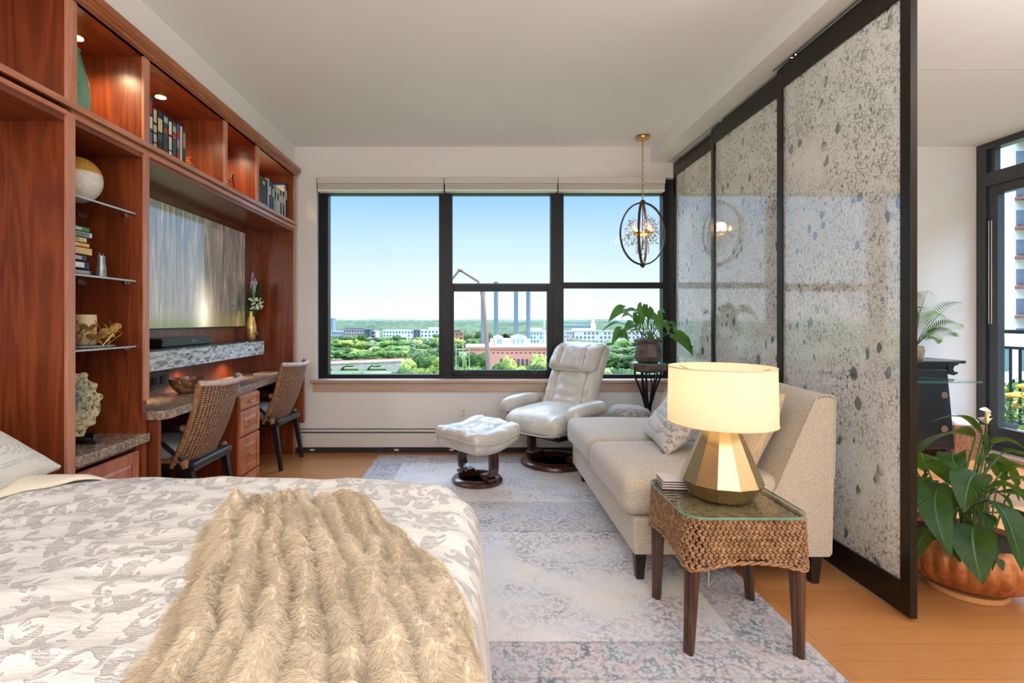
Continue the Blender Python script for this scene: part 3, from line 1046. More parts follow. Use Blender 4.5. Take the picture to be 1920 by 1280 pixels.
# baseboard heater under the window
t = thing('baseboard_heater', 'long cream baseboard heater along the wall under the window', 'heater', (0.1, 4.58, 0))
pr = [(4.62, .205), (4.60, .205), (4.575, .192), (4.57, .186), (4.57, .172), (4.553, .166), (4.553, .052), (4.565, .045), (4.62, .045)]
MB().prism([(y, z) for y, z in pr], -1.63, 1.72, axis='x').build('cover', M['heater'], t)
B(-1.62, 1.71, 4.5675, 4.5705, .174, .184).build('outlet_slot', M['slot'], t)
B(-1.62, 1.71, 4.591, 4.605, .196, .2055).build('top_slot', M['slot'], t)
s = MB()
s.box(-1.63, 1.72, 4.565, 4.62, .0, .045)
s.build('toe_gap', M['slot'], t)
for x in (-1.47, -.72, -.23, .5, 1.2):
    B(x - .02, x + .02, 4.556, 4.566, .018, .032).build('bracket', M['outlet'], t)

t = thing('wall_outlet', 'small white double wall outlet above the heater behind the ottoman', 'outlet', (-.125, 4.615, .30))
B(-.16, -.09, 4.613, 4.62, .285, .40).build('cover_plate', M['outlet'], t, bevel=0.003)
for z in (.362, .322):
    s = MB().box(-.142, -.108, 4.609, 4.614, z - .014, z + .014)
    so = s.build('socket', M['outlet'], t, bevel=0.003)
    q = MB()
    q.box(-.134, -.130, 4.6075, 4.610, z - .004, z + .008)
    q.box(-.120, -.116, 4.6075, 4.610, z - .004, z + .008)
    q.box(-.128, -.122, 4.6075, 4.610, z - .011, z - .006)
    q.build('socket_slots', M['slot'], so)

# ------------------------------------------------------------------ sliding panels
PAN = (('nearest of the three, beside the potted peace lily', 1.690, 1.998, 2.89),
       ('middle of the three, behind the lamp shade', 1.725, 2.80, 3.78),
       ('farthest of the three, beside the window', 1.760, 3.70, 4.60))
for wh, x, y0, y1 in PAN:
    t = thing('sliding_panel', 'crackled glass panel, ' + wh, 'sliding panel', (x + .014, (y0 + y1) / 2, .012), group='crackled glass sliding panels')
    f = MB()
    z0, z1 = .014, 2.585
    f.box(x, x + .028, y0, y0 + .05, z0, z1)
    f.box(x, x + .028, y1 - .047, y1, z0, z1)
    f.box(x + .0005, x + .0275, y0 + .05, y1 - .047, z0, .139)
    f.box(x + .0005, x + .0275, y0 + .05, y1 - .047, 2.468, z1)
    f.build('frame', M['panel_frame'], t, bevel=0.0015)
    g = B(x + .010, x + .016, y0 + .045, y1 - .042, .13, 2.475).build('glass', M['crackle'], t)
    for yy in (y0 + .12, y1 - .14):
        r = MB()
        r.box(x + .006, x + .022, yy - .03, yy + .03, 2.585, 2.605)
        r.tube([(x - .012, yy - .015, 2.597), (x + .03, yy - .015, 2.597)], .009, 10)
        r.tube([(x - .012, yy + .015, 2.597), (x + .03, yy + .015, 2.597)], .009, 10)
        r.build('roller', M['chrome'], t)
t = thing('door_track', 'bright metal ceiling track above the sliding glass panels', 'track', (1.70, 2.0, 2.60))
for x in (1.672, 1.676, 1.7145, 1.7495, 1.80):
    B(x, x + .004, -.5 if x < 1.71 else 1.0, 2.9 if x < 1.71 else 4.6, 2.588, 2.60).build('rail', M['chrome'], t)

# ------------------------------------------------------------------ cherry wall unit
XF = -1.62
# cabinet around the head of the bed
t = thing('bed_cabinet', 'tall cherry cabinet side and top framing the head of the bed', 'cabinet', (-1.8, 1.0, 0))
B(-1.985, XF, 2.012, 2.046, 0, 1.984).build('side_panel', M['cherry_v'], t)
B(XF, XF + .012, 2.007, 2.049, 0, 2.0).build('stile', M['cherry_stile_glare'], t, bevel=0.001)
B(-1.985, XF, -.35, 2.012, 1.962, 1.984).build('top_panel', M['cherry_h'], t)
B(-1.985, -1.97, -.35, 2.012, 0, 1.962).build('back_panel', M['cherry_v'], t)
B(XF, XF + .012, -.35, 2.007, 1.984, 2.002).build('edge_strip', M['cherry_edge_glare'], t)
B(-1.985, XF, -.39, -.352, 0, 1.984).build('side_panel', M['cherry_v'], t)

# narrow display cabinet with glass shelves
t = thing('display_cabinet', 'narrow open cherry cabinet with three glass shelves beside the desk', 'cabinet', (-1.8, 2.26, 0))
B(-1.985, XF, 2.478, 2.508, 0, 1.984).build('side_panel', M['cherry_v'], t)
B(XF, XF + .012, 2.474, 2.512, .79, 2.0).build('stile', M['cherry_stile_glare'], t, bevel=0.001)
B(-1.985, -1.972, 2.046, 2.478, 0, 1.984).build('back_panel', M['cherry_v'], t)
B(-1.985, XF, 2.046, 2.478, 1.964, 1.984).build('top_panel', M['cherry_h'], t)
B(XF, XF + .012, 2.049, 2.474, 1.984, 2.002).build('edge_strip', M['cherry_edge_glare'], t)
bx = MB()
bx.box(-1.97, -1.635, 2.05, 2.075, .0, .59)
bx.box(-1.97, -1.635, 2.45, 2.478, .0, .59)
bx.box(-1.97, -1.635, 2.075, 2.45, .0, .08)
bx.box(-1.97, -1.645, 2.075, 2.45, .565, .59)
bx.build('base_box', M['cherry_v'], t)
B(-1.97, -1.595, 2.05, 2.50, .59, .632).build('counter', M['laminate'], t, bevel=0.004)


def raised_door(name, x, y0, y1, z0, z1, mat, par, handle=True):
    d = MB()
    d.box(x - .016, x, y0, y1, z0, z1)
    fw = min(.05, (y1 - y0) * .2, (z1 - z0) * .27)
    p0, p1, q0, q1 = y0 + fw, y1 - fw, z0 + fw, z1 - fw
    # raised frame and a bevelled field
    for a, b2, c2, e in ((p0, p1, z1 - fw, z1 - .006), (p0, p1, z0 + .006, z0 + fw), (y0 + .006, p0, z0 + .006, z1 - .006), (p1, y1 - .006, z0 + .006, z1 - .006)):
        d.box(x - .002, x + .006, a, b2, c2, e)
    g = .016
    if p1 - p0 > 3 * g and q1 - q0 > 3 * g:
        v = [(x, p0 + .004, q0 + .004), (x, p1 - .004, q0 + .004), (x, p1 - .004, q1 - .004), (x, p0 + .004, q1 - .004),
             (x + .006, p0 + g, q0 + g), (x + .006, p1 - g, q0 + g), (x + .006, p1 - g, q1 - g), (x + .006, p0 + g, q1 - g)]
        d.add(v, [(4, 5, 6, 7), (0, 1, 5, 4), (1, 2, 6, 5), (2, 3, 7, 6), (3, 0, 4, 7)])
    o = d.build(name, mat, par, bevel=0.002)
    if handle:
        hm = MB()
        ym, zm = (y0 + y1) / 2, (z0 + z1) / 2
        hm.tube([(x + .004, ym - .035, zm), (x + .022, ym - .035, zm), (x + .024, ym - .045, zm)], .004, 8)
        hm.tube([(x + .004, ym + .035, zm), (x + .022, ym + .035, zm), (x + .024, ym + .045, zm)], .004, 8)
        hm.tube([(x + .024, ym - .048, zm), (x + .028, ym, zm), (x + .024, ym + .048, zm)], .0055, 8)
        hm.build('handle', M['brass'], o, smooth=True)
    return o


raised_door('door', -1.628, 2.075, 2.462, .09, .555, M['drawer'], t, False)
for z in (1.697, 1.372, 1.057):
    g = MB().box(-1.965, -1.652, 2.052, 2.474, z - .008, z)
    go = g.build('glass_shelf', M['shelf_glass'], t)
    B(-1.652, -1.6495, 2.052, 2.474, z - .008, z).build('polished_edge', M['shelf_edge'], go)
    for x in (-1.70, -1.92):
        for y in (2.466, 2.06):
            MB().box(x - .006, x + .006, y - .008, y + .010, z - .020, z - .008).build('shelf_pin', M['chrome'], t)

# bookcase run along the top
t = thing('bookcase', 'long lit cherry bookcase across the top of the wall unit', 'bookcase', (-1.77, 2.5, 2.0))
B(-1.93, XF, -.35, 4.55, 2.024, 2.045).build('shelf', M['cherry_h'], t)
B(XF, XF + .014, -.35, 4.56, 2.022, 2.047).build('edge_strip', M['cherry_edge_glare'], t, bevel=0.001)
B(-1.93, XF - .004, 2.05, 4.55, 2.0, 2.024).build('groove_rail', M['crown'], t)
B(-1.93, -1.6, -.35, 4.55, 2.453, 2.47).build('top_panel', M['cherry_h'], t)
B(-1.945, -1.93, -.35, 4.55, 2.024, 2.47).build('back_panel', M['cherry_v'], t)
for y0, y1 in ((2.007, 2.058), (2.470, 2.514), (3.262, 3.298), (3.732, 3.772), (4.502, 4.548), (-.35, -.31)):
    B(-1.93, XF, y0 + .006, y1 - .006, 2.045, 2.453).build('divider', M['cherry_v'], t)
    B(XF, XF + .012, y0, y1, 2.047, 2.456).build('stile', M['cherry_stile_glare'], t, bevel=0.001)
pr = [(-1.93, 2.47), (-1.60, 2.47), (-1.60, 2.456), (-1.604, 2.453), (-1.604, 2.458), (-1.596, 2.462), (-1.596, 2.474), (-1.588, 2.478), (-1.586, 2.486), (-1.578, 2.492), (-1.572, 2.494), (-1.572, 2.526), (-1.93, 2.526)]
cw = MB().prism([(x, z) for x, z in ((-1.62, 2.453), (-1.604, 2.453), (-1.604, 2.466), (-1.594, 2.468), (-1.594, 2.480), (-1.582, 2.484), (-1.580, 2.492), (-1.572, 2.494), (-1.572, 2.527), (-1.93, 2.527), (-1.93, 2.471), (-1.62, 2.471))], -.39, 4.562, axis='y')
cw.build('crown_moulding', M['crown'], t)
PUCKS = (1.30, 2.297, 2.91, 3.52, 4.14)
for y in PUCKS:
    pk = MB().lathe([(.036, 2.446), (.036, 2.4535)], 20, (-1.80, y, 0)).build('light_trim', M['brass'], t)
    MB().lathe([(.028, 2.4445), (.026, 2.447)], 20, (-1.80, y, 0)).build('light_lens', M['puck'], pk)
    l = light('puck_lamp', 'SPOT', (-1.80, y, 2.440), 18.0, (1.0, 0.72, 0.42), size=0.03, spot_size=math.radians(150), spot_blend=0.8)

# alcove behind the desk
t = thing('desk_alcove', 'cherry back and end panelling of the alcove over the desk', 'panelling', (-1.9, 3.5, 0))
B(-1.99, -1.972, 2.508, 3.498, .0, 1.984).build('back_panel', M['cherry_v'], t, bevel=0.001)
B(-1.99, -1.972, 3.500, 4.505, .0, 1.984).build('back_panel', M['cherry_v'], t, bevel=0.001)
B(-1.985, XF, 4.505, 4.545, 0, 1.984).build('end_panel', M['cherry_v'], t)
B(XF, XF + .010, 4.500, 4.549, 0, 1.984).build('stile', M['cherry_stile_glare'], t)
B(-1.985, XF, 2.508, 4.505, 1.962, 1.984).build('top_panel', M['cherry_h'], t)
B(XF, XF + .014, 2.512, 4.56, 1.982, 2.003).build('edge_strip', M['cherry_edge_glare'], t)

# television
t = thing('television', 'large flat television with a forest picture, mounted above the stone shelf', 'television', (-1.95, 3.565, 1.125))
B(-1.968, -1.935, 2.868, 4.262, 1.123, 1.907).build('housing', M['black_gloss'], t, bevel=0.003)
scr = B(-1.935, -1.932, 2.874, 4.256, 1.131, 1.901).build('screen', M['screen'], t)

# stone shelf
t = thing('floating_shelf', 'floating shelf with rough grey stone face under the television', 'shelf', (-1.88, 3.44, .893))
sm = MB()


def stone(u, v):
    y = 2.515 + u * 1.845
    z = .893 + v * .118
    e = min(1, u * 60, (1 - u) * 60, v * 9 + .25, (1 - v) * 9 + .25)
    d = .016 * noise.noise((y * 16, z * 26, 1.0)) + .009 * noise.noise((y * 46, z * 60, 4.0))
    return (-1.815 + d * max(0, e), y, z)


sm.grid(stone, 260, 14)
sm.build('stone_face', M['slate'], t, smooth=True, auto=0.5)
B(-1.97, -1.824, 2.512, 4.358, .893, 1.003).build('core', M['slate_top'], t)
B(-1.97, -1.812, 2.512, 4.36, 1.003, 1.013).build('top', M['slate_top'], t, bevel=0.002)
for y in (2.80, 3.35, 3.95):
    light('shelf_lamp', 'SPOT', (-1.88, y, .888), 4.5, (1.0, 0.72, 0.44), size=0.02, spot_size=math.radians(140), spot_blend=0.7)

t = thing('soundbar', 'compact dark soundbar on the stone shelf under the television', 'soundbar', (-1.88, 3.2, 1.013))
B(-1.95, -1.835, 2.985, 3.535, 1.017, 1.072).build('body', M['black_gloss'], t, bevel=0.010, bseg=3)
B(-1.94, -1.845, 3.0, 3.52, 1.013, 1.018).build('base', M['black_metal'], t)
tx = bpy.data.curves.new('logo', 'FONT')
tx.body = 'BOSE'
tx.size = .017
tx.extrude = .0005
tx.align_x = 'CENTER'
_f = bpy.data.objects.new('logo_text', tx)
COL.objects.link(_f)
bpy.context.view_layer.update()
lm = bpy.data.meshes.new_from_object(_f.evaluated_get(bpy.context.evaluated_depsgraph_get()))
bpy.data.objects.remove(_f)
to = bpy.data.objects.new('logo', lm)
COL.objects.link(to)
to.parent = t
to.location = (.0455, .12, .028)
to.rotation_euler = (math.pi / 2, 0, math.pi / 2)
to.data.materials.append(M['chrome'])

# gold vase with arrangement
t = thing('flower_vase', 'slender gold vase of green and white stems at the end of the stone shelf', 'vase', (-1.885, 4.27, 1.013))
MB().lathe([(.026, 0), (.030, .004), (.036, .03), (.042, .07), (.041, .11), (.030, .17), (.021, .21), (.019, .235), (.021, .242), (.017, .242), (.015, .2)], 24, (-1.885, 4.27, 1.013)).build('vessel', M['gold_leaf'], t, smooth=True)
bw = MB()
for a in range(3):
    bw.leaf((-1.845, 4.265, 1.05), (-1.83, 4.27 + (a - 1) * .02, 1.075), (-1.822, 4.27 + (a - 1) * .045, 1.06 + .03 * (a % 2)), .02)
bw.build('bow', M['gold_leaf'], t)
fo = MB()
random.seed(4)
fo.leaf((-1.885, 4.27, 1.25), (-1.87, 4.32, 1.40), (-1.83, 4.36, 1.52), .13, 'heart')
for k in range(16):
    a = random.uniform(-1.2, 1.5)
    fo.leaf((-1.885, 4.27, 1.25), (-1.875, 4.27 + .05 * a, 1.36), (-1.86 + random.uniform(-.03, .05), 4.28 + .09 * a, 1.36 + random.uniform(0, .16)), .016)
fo.build('foliage', M['leaf_lily'], t)
wf = MB()
for k in range(70):
    a, h = random.uniform(-.055, .085), random.uniform(0, .09)
    wf.ball((-1.845 + random.uniform(-.03, .03), 4.265 + a, 1.27 + h), random.uniform(.006, .011), 6, 4)
wf.build('white_blossom', M['white_flower'], t)
lb = MB()
for s in range(5):
    top = Vector((-1.87 + random.uniform(-.02, .04), 4.22 + s * .022 - .02, 1.50 + .03 * random.random() + (.07 if s == 1 else 0)))
    lb.tube([(-1.885, 4.27, 1.25), top], .0015, 4)
    for k in range(14):
        q = Vector((-1.885, 4.27, 1.25)).lerp(top, .5 + k * .037)
        lb.ball((q.x + random.uniform(-.012, .012), q.y + random.uniform(-.012, .012), q.z), .0062, 6, 4)
lb.build('bud_spray', M['lilac'], t)

# ------------------------------------------------------------------ desk
t = thing('desk', 'long built-in desk with speckled brown laminate top', 'desk', (-1.75, 3.5, 0))
poly = [(-1.97, 2.512), (-1.66, 2.512), (-1.575, 2.516), (-1.548, 2.530), (-1.534, 2.560), (-1.534, 2.60), (-1.62, 4.47), (-1.62, 4.503), (-1.97, 4.503)]
MB().prism(poly, .688, .732).build('desk_top', M['laminate'], t, bevel=0.004)
B(-1.97, -1.582, 2.535, 2.562, 0, .688).build('end_panel', M['cherry_v'], t)
B(-1.97, -1.515, 4.462, 4.495, .285, .688).build('end_panel', M['cherry_v'], t)
B(-1.97, -1.955, 2.562, 4.462, .42, .688).build('modesty_panel', M['cherry_h'], t)

t = thing('drawer_pedestal', 'four-drawer cherry pedestal under the desk between the two chairs', 'drawers', (-1.75, 3.5, 0))
bx = B(-1.95, -1.575, 3.345, 3.66, 0.0, .688).build('carcass', M['cherry_v'], t)
for z0, z1 in ((.585, .678), (.408, .575), (.150, .398), (.03, .140)):
    raised_door('drawer', -1.558, 3.352, 3.655, z0, z1, M['drawer'], t)

# things on the desk
t = thing('wall_socket', 'black double wall socket behind the bowl over the desk', 'socket', (-1.968, 3.10, .74))
B(-1.972, -1.955, 3.04, 3.25, .752, .868).build('plate', M['black_gloss'], t, bevel=0.004)
for y in (3.10, 3.18):
    B(-1.956, -1.951, y - .022, y + .022, .785, .835).build('socket', M['black_metal'], t, bevel=0.004)

t = thing('bowl', 'round polished brown horn bowl on the desk', 'bowl', (-1.80, 3.17, .732))
MB().lathe([(.040, .0), (.052, .004), (.078, .03), (.094, .062), (.100, .088), (.096, .090), (.088, .062), (.07, .03), (.04, .012), (.0, .012)], 32, (-1.80, 3.17, .732), wob=lambda a, q: 1 + .03 * math.sin(2 * a) * q).build('shell', M['bowl'], t, smooth=True)

t = thing('notebook', 'closed black notebook lying on the desk beside the woven chair', 'notebook', (-1.66, 3.25, .732))
nb = MB()
nb.box(-1.79, -1.60, 3.17, 3.46, .732, .735)
nb.box(-1.79, -1.60, 3.17, 3.46, .745, .748)
nb.box(-1.79, -1.786, 3.17, 3.46, .732, .748)
nb.build('cover', M['black_gloss'], t)
B(-1.784, -1.605, 3.175, 3.455, .735, .745).build('pages', M['paper'], t)
t = thing('notepad', 'small tan notepad at the far end of the desk', 'notepad', (-1.78, 4.28, .732))
nb = MB()
nb.box(-1.84, -1.69, 4.20, 4.35, .732, .734)
nb.box(-1.84, -1.69, 4.20, 4.35, .742, .744)
nb.build('cover', plain((196, 150, 96)), t)
B(-1.837, -1.693, 4.203, 4.347, .734, .742).build('pages', M['paper'], t)

# ------------------------------------------------------------------ shelf decor
t = thing('green_vase', 'tall glossy green vase in the lit top compartment', 'vase', (-1.765, 2.175, 2.045))
MB().lathe([(.05, 0), (.062, .006), (.075, .05), (.078, .10), (.068, .18), (.050, .255), (.038, .30), (.041, .312), (.034, .312), (.030, .29)], 36, (-1.765, 2.215, 2.045)).build('vessel', M['green_glaze'], t, smooth=True)

t = thing('round_vase', 'round ribbed white ceramic vase with mustard shoulder on the top glass shelf', 'vase', (-1.765, 2.255, 1.697))
pf = []
for i in range(20):
    a = -math.pi / 2 + math.pi * i / 19 * .93
    pf.append((.094 * math.cos(a) + .003, .1 + .1 * math.sin(a)))
MB().lathe(pf[:14], 60, (-1.765, 2.255, 1.698), wob=lambda a, q: 1 + .02 * math.sin(30 * a)).build('ribbed_body', M['ceramic_white'], t, smooth=True, auto=1.2)
MB().lathe([(r * 1.012, z) for r, z in pf[12:]], 40, (-1.765, 2.255, 1.698)).build('mustard_shoulder', M['ceramic_gold'], t, smooth=True)


def book(x_spine, y0, y1, z0, z1, depth, col, label, group, band=None, lying=False):
    """a closed book with its spine facing the room (+x)"""
    t = thing('book', label, 'book', (x_spine - depth / 2, (y0 + y1) / 2, z0), group=group)
    c = .0022
    cv = MB()
    if lying:
        cv.box(x_spine - depth, x_spine, y0, y1, z0, z0 + c)
        cv.box(x_spine - depth, x_spine, y0, y1, z1 - c, z1)
        cv.box(x_spine - c, x_spine, y0, y1, z0, z1)
        pg = (x_spine - depth + .004, x_spine - c, y0 + .004, y1 - .004, z0 + c, z1 - c)
    else:
        cv.box(x_spine - depth, x_spine, y0, y0 + c, z0, z1)
        cv.box(x_spine - depth, x_spine, y1 - c, y1, z0, z1)
        cv.box(x_spine - c, x_spine, y0, y1, z0, z1)
        pg = (x_spine - depth + .004, x_spine - c, y0 + c, y1 - c, z0 + .003, z1 - .004)
    cv.build('cover', plain(col), t)
    B(*pg).build('pages', M['paper'], t)
    for k, (f0, f1, bc) in enumerate(band or ()):
        bb = MB()
        if lying:
            L = y1 - y0
            bb.box(x_spine, x_spine + .0006, y0 + L * f0, y0 + L * f1, z0 + (z1 - z0) * .2, z1 - (z1 - z0) * .2)
        else:
            L = z1 - z0
            bb.box(x_spine, x_spine + .0006, y0 + (y1 - y0) * .12, y1 - (y1 - y0) * .12, z0 + L * f0, z0 + L * f1)
        bb.build('spine_print', plain(bc), t)
    return t


WH, RD, BK, BL, TN, OR = (226, 222, 212), (182, 52, 44), (26, 27, 30), (48, 68, 132), (206, 190, 150), (214, 140, 60)
UP = (  # upper shelf: y0, y1, height, colour, label, bands
    (2.518, 2.583, .272, WH, 'tall white-spined book at the left end of the upper shelf row', ((.1, .5, BK),)),
    (2.585, 2.611, .266, BL, 'tall blue book with a red title block on the upper shelf', ((.70, .90, RD), (.40, .62, WH), (.08, .32, (90, 110, 170)))),
    (2.613, 2.646, .226, (44, 42, 38), 'dark book with cream lettered spine next to the blue one', ((.66, .95, TN), (.44, .60, TN), (.22, .40, TN), (.04, .18, TN))),
    (2.648, 2.695, .225, (34, 38, 40), 'thick charcoal book with a pale square label on its spine', ((.52, .82, TN), (.30, .46, (60, 84, 110)))),
    (2.697, 2.742, .222, (62, 60, 58), 'grey book with red band and round blue emblem', ((.58, .68, RD), (.82, .95, (140, 180, 190)))),
    (2.744, 2.775, .216, BK, 'black book with a white and pale green spine block', ((.24, .56, (190, 216, 206)), (.62, .94, WH), (.04, .2, WH))),
    (2.777, 2.818, .214, (66, 66, 62), 'grey-black book with a red stripe near its top', ((.58, .70, RD), (.74, .90, (170, 176, 130)))),
    (2.820, 2.845, .218, (88, 92, 160), 'slim violet-blue book with red lettering', ((.1, .3, RD), (.4, .6, (190, 150, 160)), (.68, .84, RD))),
    (2.847, 2.874, .216, (196, 200, 188), 'slim pale grey-green book on the upper shelf', ()),
    (2.876, 2.906, .208, (50, 56, 56), 'dark green-black book closing the right end of the row', ((.5, .9, (170, 140, 120)),)),
)
for y0, y1, h, c, lb_, bd in UP:
    book(-1.655, y0, y1, 2.0455, 2.0455 + h, .16, c, lb_, 'books standing on the upper shelf', bd)
t = book(-1.648, 2.925, 3.16, 2.0455, 2.066, .15, (44, 44, 46), 'flat black and white book lying beside the upright row', 'books standing on the upper shelf', ((.05, .95, WH),), True)
t = thing('glass_ornament', 'small orange and clear glass ornament on the flat book', 'ornament', (-1.675, 2.965, 2.066))
MB().ball((-1.675, 2.955, 2.088), .021, 14, 10).build('orange_bead', plain((226, 110, 36), .15), t, smooth=True)
MB().ball((-1.675, 2.992, 2.084), .018, 14, 10).build('clear_bead', M['clear_glass'], t, smooth=True)
MB().ring([(-1.675 + .012 * math.sin(a / 10 * 6.283), 2.962 + .02 * math.cos(a / 10 * 6.283), 2.115 + .012 * math.cos(a / 10 * 6.283)) for a in range(10)], .004, 6).build('loop', plain((206, 96, 40), .2), t, smooth=True)

# wire figures
t = thing('wire_figure', 'thin bronze wire figure reaching forward in the third lit compartment', 'sculpture', (-1.68, 3.42, 2.045))
f = MB()
f.tube([(-1.68, 3.55, 2.047), (-1.68, 3.535, 2.10), (-1.68, 3.515, 2.155), (-1.68, 3.50, 2.165)], [.004, .004, .005, .003], 6)
f.tube([(-1.68, 3.42, 2.047), (-1.68, 3.44, 2.10), (-1.68, 3.50, 2.13)], [.004, .004, .003], 6)
f.tube([(-1.68, 3.515, 2.15), (-1.68, 3.49, 2.125), (-1.68, 3.42, 2.122), (-1.68, 3.39, 2.128)], .0035, 6)
f.ball((-1.68, 3.513, 2.172), .011, 10, 8, (1, 1, 1.2))
f.build('figure', M['hoop'], t, smooth=True)
B(-1.70, -1.66, 3.40, 3.57, 2.045, 2.049).build('base', M['black_metal'], t)
t = thing('bead_string', 'knotted string of silver and black beads at the left of the wire figure', 'ornament', (-1.675, 3.34, 2.045))
f = MB()
for k in range(12):
    f.ball((-1.675 + .012 * math.sin(k * 1.9), 3.335 + .014 * math.cos(k * 1.3), 2.055 + k * .0125), .010, 8, 6)
f.build('beads', M['pewter'], t, smooth=True)

# right end compartment
t = thing('picture_frame', 'pale gold framed picture leaning behind the right-end books', 'picture', (-1.85, 4.25, 2.045))
B(-1.908, -1.888, 3.95, 4.49, 2.046, 2.37).build('frame', M['gold_leaf'], t, bevel=0.004)
B(-1.888, -1.886, 3.98, 4.46, 2.07, 2.345).build('picture', plain((222, 190, 140), .2), t)
t = thing('storage_case', 'dark brown storage case standing left of the right-end books', 'case', (-1.72, 3.98, 2.045))
B(-1.86, -1.665, 3.88, 4.062, 2.045, 2.288).build('case', plain((46, 34, 30), .4), t, bevel=0.003)
B(-1.665, -1.663, 3.97, 4.01, 2.235, 2.262).build('emblem', plain((200, 180, 160)), t)
t = thing('glass_ball', 'clear glass ball on a white book in the right-end compartment', 'ornament', (-1.652, 3.83, 2.0675))
MB().ball((-1.652, 3.83, 2.097), .03, 20, 14).build('ball', M['clear_glass'], t, smooth=True)
book(-1.63, 3.785, 3.96, 2.0455, 2.0675, .03, WH, 'white book lying flat under the glass ball', 'books at the right end of the upper shelf', (), True)
RE = ((206, 212, 214), (34, 62, 110), (70, 100, 140), (44, 52, 70), (196, 204, 206), (146, 166, 180), (214, 214, 206), (220, 214, 190), (206, 214, 196), (52, 92, 60), (210, 206, 196), (40, 44, 50), (224, 220, 206), (36, 58, 92))
RN = ('pale grey slim book touching the dark storage case', 'navy book near the left of the right-end row', 'steel-blue book beside the navy one', 'slate-coloured book fourth in the right-end row',
      'silver-grey book in the middle of the right-end row', 'light blue book sixth in the right-end row', 'off-white book seventh in the right-end row', 'cream book in the right half of the right-end row',
      'pale green book beside the cream one', 'green book in the right-end row', 'ivory book between the green and the black book', 'black book in the right-end row', 'tall ivory book second from the right end', 'dark blue book against the end panel')
y = 4.066
for k, (c, nm) in enumerate(zip(RE, RN)):
    wd = (.030, .036, .030, .026, .020, .032, .026, .028, .030, .034, .030, .030, .028, .036)[k]
    h = (.262, .258, .252, .250, .246, .244, .240, .238, .240, .236, .236, .240, .30, .33)[k]
    book(-1.665, y, y + wd - .0015, 2.0455, 2.0455 + h, .17, c, nm, 'books at the right end of the upper shelf', ((.55, .8, WH if sum(c) < 350 else BK),) if k % 2 else ())
    y += wd

# stack on the middle glass shelf
ST = (((40, 42, 48), .024, 'black book at the bottom of the shelf stack', ((.1, .9, (150, 150, 156)),)),
      ((28, 34, 52), .036, 'thick navy book with white title, second from the bottom of the stack', ((.3, .8, WH), (.1, .26, (90, 170, 190)))),
      ((58, 62, 70), .026, 'charcoal book third from the bottom of the stack', ((.2, .8, (170, 170, 166)),)),
      ((208, 174, 108), .032, 'thick tan book in the middle of the stack', ()),
      ((218, 168, 92), .020, 'orange book with white label in the stack', ((.02, .5, WH),)),
      ((206, 198, 140), .024, 'pale yellow book third from the top of the stack', ((.2, .7, (150, 150, 100)),)),
      ((210, 206, 216), .022, 'lavender and white book second from the top of the stack', ((.3, .9, (90, 110, 90)),)),
      ((72, 118, 84), .022, 'green book on the top of the stack', ((.1, .7, (150, 186, 150)),)))
z = 1.3722
for k, (c, h, nm, bd) in enumerate(ST):
    book(-1.672 - .004 * (k % 3), 2.066, 2.222 - .010 * ((k * 7) % 3), z, z + h - .0006, .22, c, nm, 'books stacked on the middle glass shelf', bd, True)
    z += h

t = thing('owl_figurine', 'small pewter owl figurine on the middle glass shelf', 'figurine', (-1.70, 2.315, 1.372))
f = MB()
f.lathe([(.018, 0), (.021, .01), (.020, .04), (.016, .065), (.015, .075), (.017, .09), (.015, .098), (.0, .1)], 16, (-1.70, 2.315, 1.3725))
f.lathe([(.006, .094), (.0005, .112)], 8, (-1.70, 2.304, 1.3725))
f.lathe([(.006, .094), (.0005, .112)], 8, (-1.70, 2.326, 1.3725))
f.build('body', M['pewter'], t, smooth=True)

t = thing('candle_holder', 'gilded butterfly wreath candle tray on the bottom glass shelf', 'candle holder', (-1.77, 2.31, 1.057))
MB().lathe([(.115, 0), (.12, .006), (.118, .010), (.0, .008)], 36, (-1.77, 2.30, 1.0575)).build('tray', M['pewter'], t, smooth=True)
bf = MB()
random.seed(11)
for k in range(13):
    a = -1.5 + k * .36
    r = .085 + .02 * (k % 3)
    c = Vector((-1.77 + r * math.cos(a), 2.30 + r * math.sin(a) * 1.0, 1.09 + .022 * (k % 3) + .01 * random.random()))
    out_ = Vector((math.cos(a), math.sin(a), .5)).normalized()
    s = Vector((-math.sin(a), math.cos(a), 0))
    for sg in (-1, 1):
        tip = c + s * (.036 * sg) + Vector((0, 0, .022)) + out_ * .01
        bf.leaf(c, c + s * (.018 * sg) + Vector((0, 0, .022)), tip, .034, 'round' if False else 'lance', 0.05, roll=.6, n=6)
        tip = c + s * (.026 * sg) - Vector((0, 0, .020)) + out_ * .012
        bf.leaf(c, c + s * (.014 * sg), tip, .024, 'lance', 0.05, roll=.6, n=6)
bf.build('butterflies', M['gold_leaf'], t, solid=0.0012)
wr_ = MB()
for k in range(13):
    a = -1.5 + k * .36
    r = .085 + .02 * (k % 3)
    wr_.tube([(-1.77 + .09 * math.cos(a), 2.30 + .09 * math.sin(a), 1.066), (-1.77 + (r + .02) * math.cos(a + .2), 2.30 + (r + .02) * math.sin(a + .2), 1.12), (-1.77 + r * math.cos(a), 2.30 + r * math.sin(a), 1.15 + .03 * (k % 2))], .0014, 5)
wr_.build('wires', M['brass'], t)
t = thing('pillar_candle', 'thick ivory pillar candle inside the gilded butterfly wreath', 'candle', (-1.78, 2.32, 1.068))
MB().lathe([(.04, 0), (.042, .004), (.042, .13), (.039, .137), (.03, .128), (.0, .124)], 28, (-1.775, 2.32, 1.068)).build('wax', M['wax'], t, smooth=True)
MB().tube([(-1.775, 2.32, 1.19), (-1.774, 2.321, 1.203)], .0012, 5).build('wick', M['black_gloss'], t)

